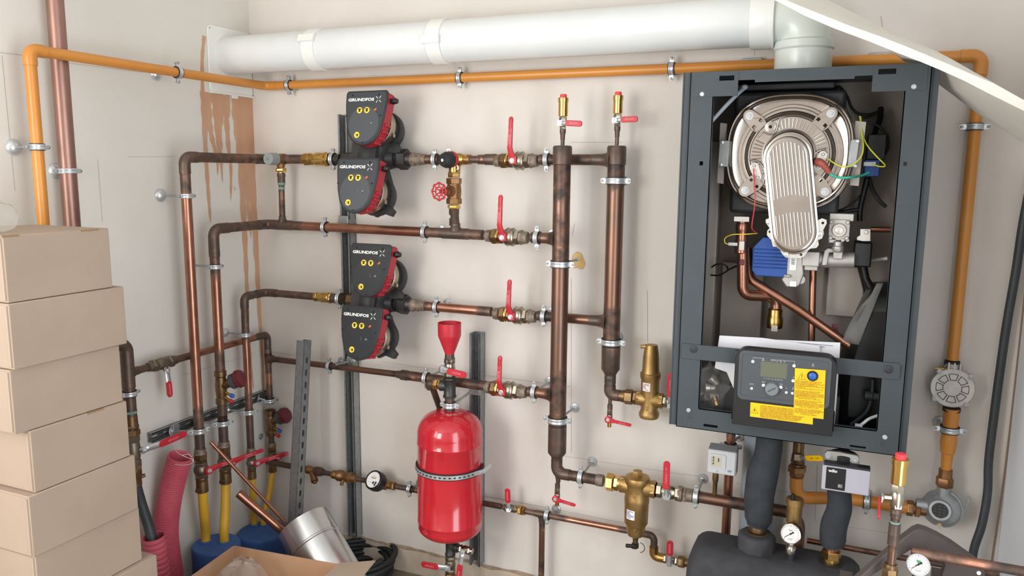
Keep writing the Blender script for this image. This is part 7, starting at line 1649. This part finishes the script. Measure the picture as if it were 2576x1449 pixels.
hs_ = [ring(ep(x, y, .262), X, Z, .0035, 12) for x, y in ((2054, 557), (2070, 561), (1937, 583), (2015, 641))]
m.prism(pts, Y * .010, holes=hs_); gp = build('fan_flange', m, 'alu_plate', bo, bevel=.001)
for x, y in ((1934, 558), (2064, 588), (1978, 640)):
    m = MB(); m.lathe(ep(x, y, .263), FR, [(0, .006), (.004, .006), (.005, .004)], 14); build('screw', m, 'zinc', gp)
# side brackets of the exchanger
for pl, cl, scs in ((((1812, 309), (1829, 311), (1820, 463), (1804, 460)), ((1810, 352), (1836, 354), (1831, 420), (1805, 419)), ((1817, 358), (1814, 414))),
                    (((2152, 304), (2179, 307), (2160, 468), (2138, 466)), ((2141, 350), (2163, 350), (2154, 421), (2131, 421)), ((2158, 355), (2152, 417)))):
    m = MB(); m.prism([ep(x, y, .215) for x, y in pl], Y * .002); bk = build('exchanger_bracket', m, 'inner', bo)
    m = MB(); m.prism([ep(x, y, .250) for x, y in cl], Y * .03); build('clip', m, 'zinc_dull', bk, bevel=.002)
    for x, y in scs:
        m = MB(); m.lathe(ep(x, y, .252), FR, [(0, .0045), (.002, .0045), (.003, .003)], 14); build('screw', m, 'zinc', bk)
# electrode lead, wires, ignition box
m = MB(); m.tube(smoothpts([ep(2058, 408, .25), ep(2066, 410, .265), ep(2076, 420, .265), ep(2087, 435, .262)], 6), lambda s: .0115 - .0055 * s, seg=16); build('spark_boot', m, 'boot', bo)
def wire(name, pts, r_, mat): 
    m = MB(); m.tube(smoothpts([ep(*p) for p in pts], 8), r_, seg=10, step=None); return build(name, m, mat, bo)
wire('spark_lead', [(2084, 432, .262), (2094, 441, .262), (2112, 447, .258), (2140, 446, .255), (2166, 442, .22), (2186, 434, .20)], .0032, 'green_wire')
wire('earth_wire', [(2165, 294, .20), (2168, 334, .22), (2172, 368, .245), (2166, 394, .262), (2143, 416, .268), (2118, 419, .265), (2098, 410, .255), (2082, 399, .245)], .0019, 'yg_wire')
wire('earth_wire', [(2163, 292, .20), (2169, 336, .22), (2182, 366, .225), (2206, 394, .225), (2227, 416, .22), (2214, 419, .205), (2195, 413, .19)], .0019, 'yg_wire')
wire('sensor_wire', [(1896, 424, .25), (1897, 460, .262), (1899, 510, .262), (1893, 555, .25), (1892, 575, .24), (1903, 586, .21)], .0016, 'red_wire')
wire('sensor_wire', [(1905, 587, .20), (1880, 589, .225), (1845, 590, .225), (1825, 598, .22), (1824, 611, .22), (1836, 615, .215)], .0014, 'yellow')
m = MB(); a, b = ep(2176, 402, .17), ep(2211, 444, .17); m.bx(a.x, b.x, -.17, -.125, b.z, a.z); ib = build('ignition_box', m, 'blue', bo, bevel=.002)
m = MB(); a, b = ep(2173, 407, .174), ep(2203, 418, .174); m.bx(a.x, b.x, -.176, -.170, b.z, a.z); build('connector', m, 'white_cable', ib, bevel=.001)
m = MB(); a, b = ep(2184, 338, .15), ep(2226, 402, .15); m.bx(a.x, b.x, -.15, -.06, b.z, a.z); build('ignition_cover', m, 'black', bo, bevel=.002)
wire('cable', [(2098, 240, .05), (2104, 220, .06), (2116, 222, .06), (2132, 245, .06), (2142, 270, .06), (2160, 286, .06), (2190, 288, .06), (2212, 280, .06)], .0036, 'black')
wire('cable', [(2216, 272, .06), (2214, 300, .08), (2204, 325, .10), (2200, 340, .12)], .0075, 'black'); wire('cable', [(2212, 283, .07), (2188, 294, .07), (2170, 298, .07)], .003, 'black')
wire('cable', [(2182, 306, .10), (2210, 318, .10), (2232, 340, .10), (2234, 370, .10), (2224, 392, .08)], .0036, 'hose')
wire('cable', [(2182, 448, .12), (2172, 490, .11), (2164, 525, .10), (2162, 556, .10)], .0075, 'black'); wire('cable', [(2186, 448, .12), (2196, 480, .09), (2212, 505, .08), (2228, 520, .07)], .0055, 'hose')
wire('cable', [(2166, 526, .10), (2130, 532, .10), (2095, 538, .10)], .0055, 'black'); wire('cable', [(2166, 490, .10), (2150, 508, .10), (2120, 526, .10), (2085, 536, .10)], .003, 'black')
wire('cable', [(1790, 672, .12), (1806, 664, .13), (1826, 668, .13), (1832, 680, .12)], .0025, 'black'); wire('cable', [(1788, 692, .13), (1810, 692, .14), (1840, 675, .15), (1862, 666, .16)], .0025, 'black')
wire('hanger_strap', [(1872, 222, .26), (1856, 236, .28), (1830, 262, .30), (1802, 292, .315), (1784, 312, .318)], .0055, 'pipe_grey'); m = MB(); m.ball(ep(1873, 219, .262), .009, sq=.8); build('strap_stud', m, 'pipe_grey', bo)
# inner sheet metal
m = MB(); a, b = ep(1782, 480, .03), ep(1812, 860, .03); m.bx(lft + .03, lft + .075, -.10, -.04, 1.03, 1.66); build('cable_duct', m, 'inner', bo, bevel=.004)
m = MB(); a, b = ep(1860, 700, .03), ep(1912, 880, .03); m.bx(a.x - .05, b.x, -.05, -.02, b.z - .05, a.z + .05); build('lining_sheet', m, 'inner', bo, bevel=.003)
m = MB(); a, b = ep(2084, 668, .05), ep(2168, 800, .05); m.prism([V((a.x, -.05, b.z)), V((b.x, -.05, b.z)), V((b.x, -.05, b.z + .08)), V((b.x - .02, -.05, a.z)), V((a.x, -.05, a.z))], Y * .02); build('lining_sheet', m, 'inner', bo, bevel=.003)
m = MB(); m.bx(ep(1830, 240, .05).x, ep(2100, 240, .05).x, -.20, -.02, ep(1900, 236, .1).z, z1b - .02); build('flue_box', m, 'inner_dark', bo, bevel=.004)
m = MB(); m.bx(ep(1840, 860, .04).x, ep(2120, 860, .04).x, -.28, -.02, z0b + .012, z0b + .12); build('drip_tray', m, 'inner_dark', bo, bevel=.004)
# copper inside
CO = .19
def cpipe(name, pts, r_, mat='copper', bend=.03): m = MB(); m.tube([ep(*p) for p in pts], r_, seg=20, bend=bend); return build(name, m, mat, bo)
cpipe('flow_pipe', [(1868, 556, CO), (1868, 650, CO), (1868, 742, CO), (1952, 746, CO - .05), (1952, 790, CO - .05)], .0155, 'copper', .028)
m = MB(); q = ep(1868, 560, CO); m.lathe(q, -Z, [(0, .016), (.004, .0185), (.022, .0185), (.026, .0168), (.05, .0168), (.054, .0185), (.085, .0185), (.088, .016)], 22); build('coupling', m, 'copper', bo)
m = MB(); q = ep(1950, 785, CO - .05); m.lathe(q, -Z, [(-.012, .017), (-.008, .0205), (.012, .021), (.016, .0235), (.040, .0235), (.046, .022)], 22); build('coupling', m, 'brass', bo)
m = MB(); a = ep(1948, 826, CO - .025); m.box(a, X * .0085, Y * .002, Z * .0085); build('clip', m, 'alu_plate', bo)
m = MB(); a, b = ep(1866, 545, CO + .016), ep(1866, 557, CO + .016); m.box(ep(1866, 551, CO + .016), X * .021, Y * .008, Z * .0075); build('pipe_clip', m, 'chrome', bo, bevel=.001)
m = MB(); m.box(ep(1866, 618, CO + .020), X * .0075, Y * .004, Z * .013); build('sensor', m, 'alu_plate', bo, bevel=.001); m = MB(); m.box(ep(1844, 614, CO + .012), X * .013, Y * .004, Z * .0045); build('connector', m, 'white_cable', bo, bevel=.001); m = MB(); m.box(ep(1866, 660, CO + .018), X * .0065, Y * .003, Z * .008); build('sensor', m, 'red_dark', bo, bevel=.001)
cpipe('return_pipe', [(1880, 625, CO - .05), (1886, 702, CO - .03), (2010, 780, CO - .02), (2140, 872, CO - .01)], .0125, 'copper', .03)
cpipe('gas_tube', [(2046, 660, .15), (2040, 900, .16)], .0095, 'copper', 0)
m = MB(); m.box(ep(2100, 828, .15), X * .009, Y * .004, Z * .013); build('sensor', m, 'red_dark', bo)
# fan, gas valve
a, b = ep(1896, 596, .21), ep(1978, 698, .21)
m = MB(); m.prism([V((a.x + .012, -.21, b.z)), V((b.x, -.21, b.z)), V((b.x, -.21, a.z)), V((a.x + .025, -.21, a.z)), V((a.x, -.21, a.z - .03)), V((a.x, -.21, b.z + .015))], Y * .10)
for i in range(6): z_ = a.z - .034 - i * .010; m.bx(a.x - .001, b.x, -.2125, -.11, z_ - .002, z_ + .002)
build('fan_cover', m, 'blue', bo, bevel=.003)
m = MB(); pts = [ep(x, y, .205) for x, y in ((1974, 640), (2018, 640), (2022, 690), (2012, 716), (2006, 722), (1978, 722), (1966, 704), (1974, 690))]; m.prism(pts, Y * .06); m.lathe(ep(2014, 704, .2), FR, [(-.03, .014), (.0, .014)], 18); m.lathe(ep(1975, 694, .21), X, [(-.004, .004), (.016, .004)], 10); fcst = build('fan_casting', m, 'alu_cast', bo, bevel=.003)
m = MB(); m.box(ep(1995, 664, .207), X * .009, Y * .0008, Z * .0175); lb = build('label', m, 'white', fcst)
m = MB(); 
for i in range(4): m.box(ep(1995, 652 + 4 * i, .2085), X * .0045, Y * .0003, Z * .0008)
build('print', m, 'ink', lb); m = MB(); m.box(ep(1995, 714, .207), X * .0085, Y * .001, Z * .0075); build('label', m, 'white', fcst)
m = MB(); m.cyl(ep(2020, 652, .17), ep(2150, 655, .17), .022, 24); m.prism([ep(x, y, .20) for x, y in ((2066, 668), (2074, 630), (2082, 624), (2112, 626), (2112, 634), (2086, 636), (2080, 668))], Y * .03); m.box(ep(2108, 640, .195), X * .012, Y * .012, Z * .012); m.box(ep(2040, 672, .18), X * .018, Y * .015, Z * .008); m.box(ep(2040, 650, .19), X * .022, Y * .02, Z * .020); build('gas_manifold', m, 'alu_cast', bo, bevel=.002)
gvc = ep(2111, 579, .215); m = MB(); m.box(gvc + Y * .03, X * .026, Y * .028, Z * .028); m.box(gvc + V((.004, .03, .034)), X * .030, Y * .022, Z * .010); m.lathe(gvc - Z * .03, -Z, [(0, .012), (.012, .012), (.013, .015), (.022, .015), (.030, .010)], 16); 
for s1 in (-1, 1):
    for s2_ in (-1, 1): m.lathe(gvc + X * (.020 * s1) + Z * (.021 * s2_), FR, [(0, .0055), (.006, .005)], 14)
gvb = build('gas_valve', m, 'alu_cast', bo, bevel=.002)
m = MB(); m.lathe(gvc, FR, [(0, .018), (.006, .018), (.008, .0165), (.008, .011), (.012, .0105), (.013, .008)], 28); build('dial', m, 'alu_plate', gvb)
m = MB(); m.box(ep(2094, 604, .205), X * .008, Y * .008, Z * .006); m.lathe(ep(2120, 604, .215), FR, [(0, .0045), (.004, .004)], 10); m.lathe(ep(2132, 604, .215), FR, [(0, .0045), (.004, .004)], 10); build('valve_port', m, 'alu_cast', gvb)
m = MB(); a = ep(2173, 588, .19); m.prism([ep(x, y, .19) for x, y in ((2164, 576), (2190, 576), (2190, 607), (2170, 607), (2155, 604), (2156, 596), (2164, 592))], Y * .006); m.lathe(ep(2179, 584, .191), FR, [(0, .006), (.004, .005)], 16); build('mounting_plate', m, 'alu_plate', bo, bevel=.001)
m = MB(); a, b = ep(2150, 608, .16), ep(2190, 672, .16); m.bx(a.x, b.x, -.17, -.08, b.z, a.z); build('gas_inlet_block', m, 'black', bo, bevel=.004)
cpipe('inlet_hose', [(2170, 660, .12), (2178, 700, .12), (2192, 728, .12)], .010, 'black', 0)
cpipe('inlet_tube', [(2190, 577, .08), (2240, 578, .08)], .008, 'copper', 0); cpipe('condensate_hose', [(2190, 656, .10), (2232, 650, .10)], .005, 'white_cable', 0)
# pressure vessel with plastic wrap
vx0, vx1 = ep(2112, 980, .19).x, xr - .012
m = MB(); pts = [(2192, 722), (2184, 735), (2166, 772), (2148, 812), (2132, 850), (2118, 900), (2106, 960), (2100, 1040), (2100, 1090), (2262, 1110), (2266, 722)]
rows = []
for sc, o in ((.90, .03), (1.0, .06), (1.0, .12), (.96, .17), (.86, .205), (.70, .222)):
    cxz = ep(2215, 900, .17); rows.append([V((cxz.x + (ep(x, y, .17).x - cxz.x) * sc, -o, cxz.z + (ep(x, y, .17).z - cxz.z) * sc)) for x, y in pts])
m.grid(rows, closed=True); m.face(rows[-1]); build('pressure_vessel', m, 'panel_black', bo, sharp=60)
m = MB(); rows = []
for i in range(12):
    s = i / 11; e0 = ep(2212 - 92 * s - 14 * math.sin(3 * s), 718 + 142 * s, .20 + .03 * s); e1 = ep(2222 - 62 * s, 712 + 156 * s, .232 + .01 * s); e2 = ep(2206 - 74 * s, 712 + 150 * s, .215 + .02 * math.sin(s * 9))
    rows.append([e0, e2, e1])
m.grid(rows); build('plastic_wrap', m, 'film', bo, solid=.0004)
m = MB(); m.lathe(ep(2188, 996, .24), X, [(-.014, .010), (-.012, .013), (.006, .013), (.008, .011), (.022, .0105)], 18); m.tube(smoothpts([ep(2196, 955, .235), ep(2194, 985, .238), ep(2190, 1010, .24), ep(2176, 1040, .24), ep(2140, 1068, .24)], 6), .0055, seg=12); build('vessel_hose', m, 'hose', bo)
wire('white_hose', [(2112, 1076, .29), (2140, 1078, .29), (2164, 1070, .29), (2186, 1054, .28), (2212, 1044, .27)], .0042, 'white_cable'); m = MB(); m.box(ep(2160, 1071, .295), X * .009, Y * .003, Z * .005); build('hose_tie', m, 'white_cable', bo)
# papers and fittings bag left inside
m = MB(); m.prism([ep(x, y, .300) for x, y in ((1810, 844), (1918, 850), (2062, 870), (2070, 1000), (1855, 1000), (1828, 936), (1798, 926))], Y * .0012); single('paper_sheet', 'white paper sheet stuck behind the control panel, at the left', 'paper', m, 'paper', 'papers behind the control panel')
m = MB(); m.prism([ep(x, y, .292) for x, y in ((1900, 852), (2114, 862), (2108, 960), (2098, 1090), (1920, 1060))], Y * .0012)
m2_ = MB(); 
for i in range(2): m2_.box(ep(2050, 866 + 5 * i, .2945), X * (.045 - .02 * i), Y * .0002, Z * .0005)
o_ = single('paper_sheet', 'printed white paper sheet sticking out at the right of the control panel', 'paper', m, 'paper', 'papers behind the control panel'); build('print', m2_, 'panel_grey', o_)
bgc = ep(1792, 985, .26); m = MB(); rows = []
for i in range(10):
    a = math.pi * (i + .15) / 9.3; row = []
    for j in range(20):
        b = 2 * math.pi * j / 20; r_ = .062 * math.sin(a) ** .8 * (1 + .14 * math.sin(3 * b + i * 1.1) + .09 * math.sin(7 * b - i)); row.append(bgc + V((r_ * math.cos(b) * .95, r_ * math.sin(b) * .5, .075 * math.cos(a) + .006 * math.sin(5 * b + i))) + V([random.uniform(-.006, .006) for _ in range(3)]))
    rows.append(row)
m.grid(rows, closed=True); t = single('fittings_bag', 'clear plastic bag of small fittings inside the lower left boiler opening', 'bag', m, 'film', sharp=25)
for i, (dx, dz, mt) in enumerate(((-.01, .01, 'alu_plate'), (.012, -.03, 'brass'), (-.02, -.02, 'inner'), (.0, .035, 'alu_plate'))):
    m = MB(); q = bgc + V((dx, 0, dz)); d = V((math.cos(i * 2.1), .3, math.sin(i * 1.7))).normalized(); m.lathe(q, d, [(-.012, .010), (-.010, .012), (.002, .012), (.004, .009), (.016, .009), (.016, .006), (-.012, .006)], 14); single('fitting', ('pale small fitting in the middle of the bag inside the boiler', 'brass coloured small fitting in the bag inside the boiler', 'grey small fitting at the left of the bag inside the boiler', 'pale small fitting uppermost in the bag inside the boiler')[i], 'fitting', m, mt, 'small fittings in the bag')
m = MB(); q = ep(1850, 925, .285); m.box(q, X * .02, Y * .004, Z * .016); single('blue_card', 'blue corner of a card behind the control panel', 'card', m, 'blue')
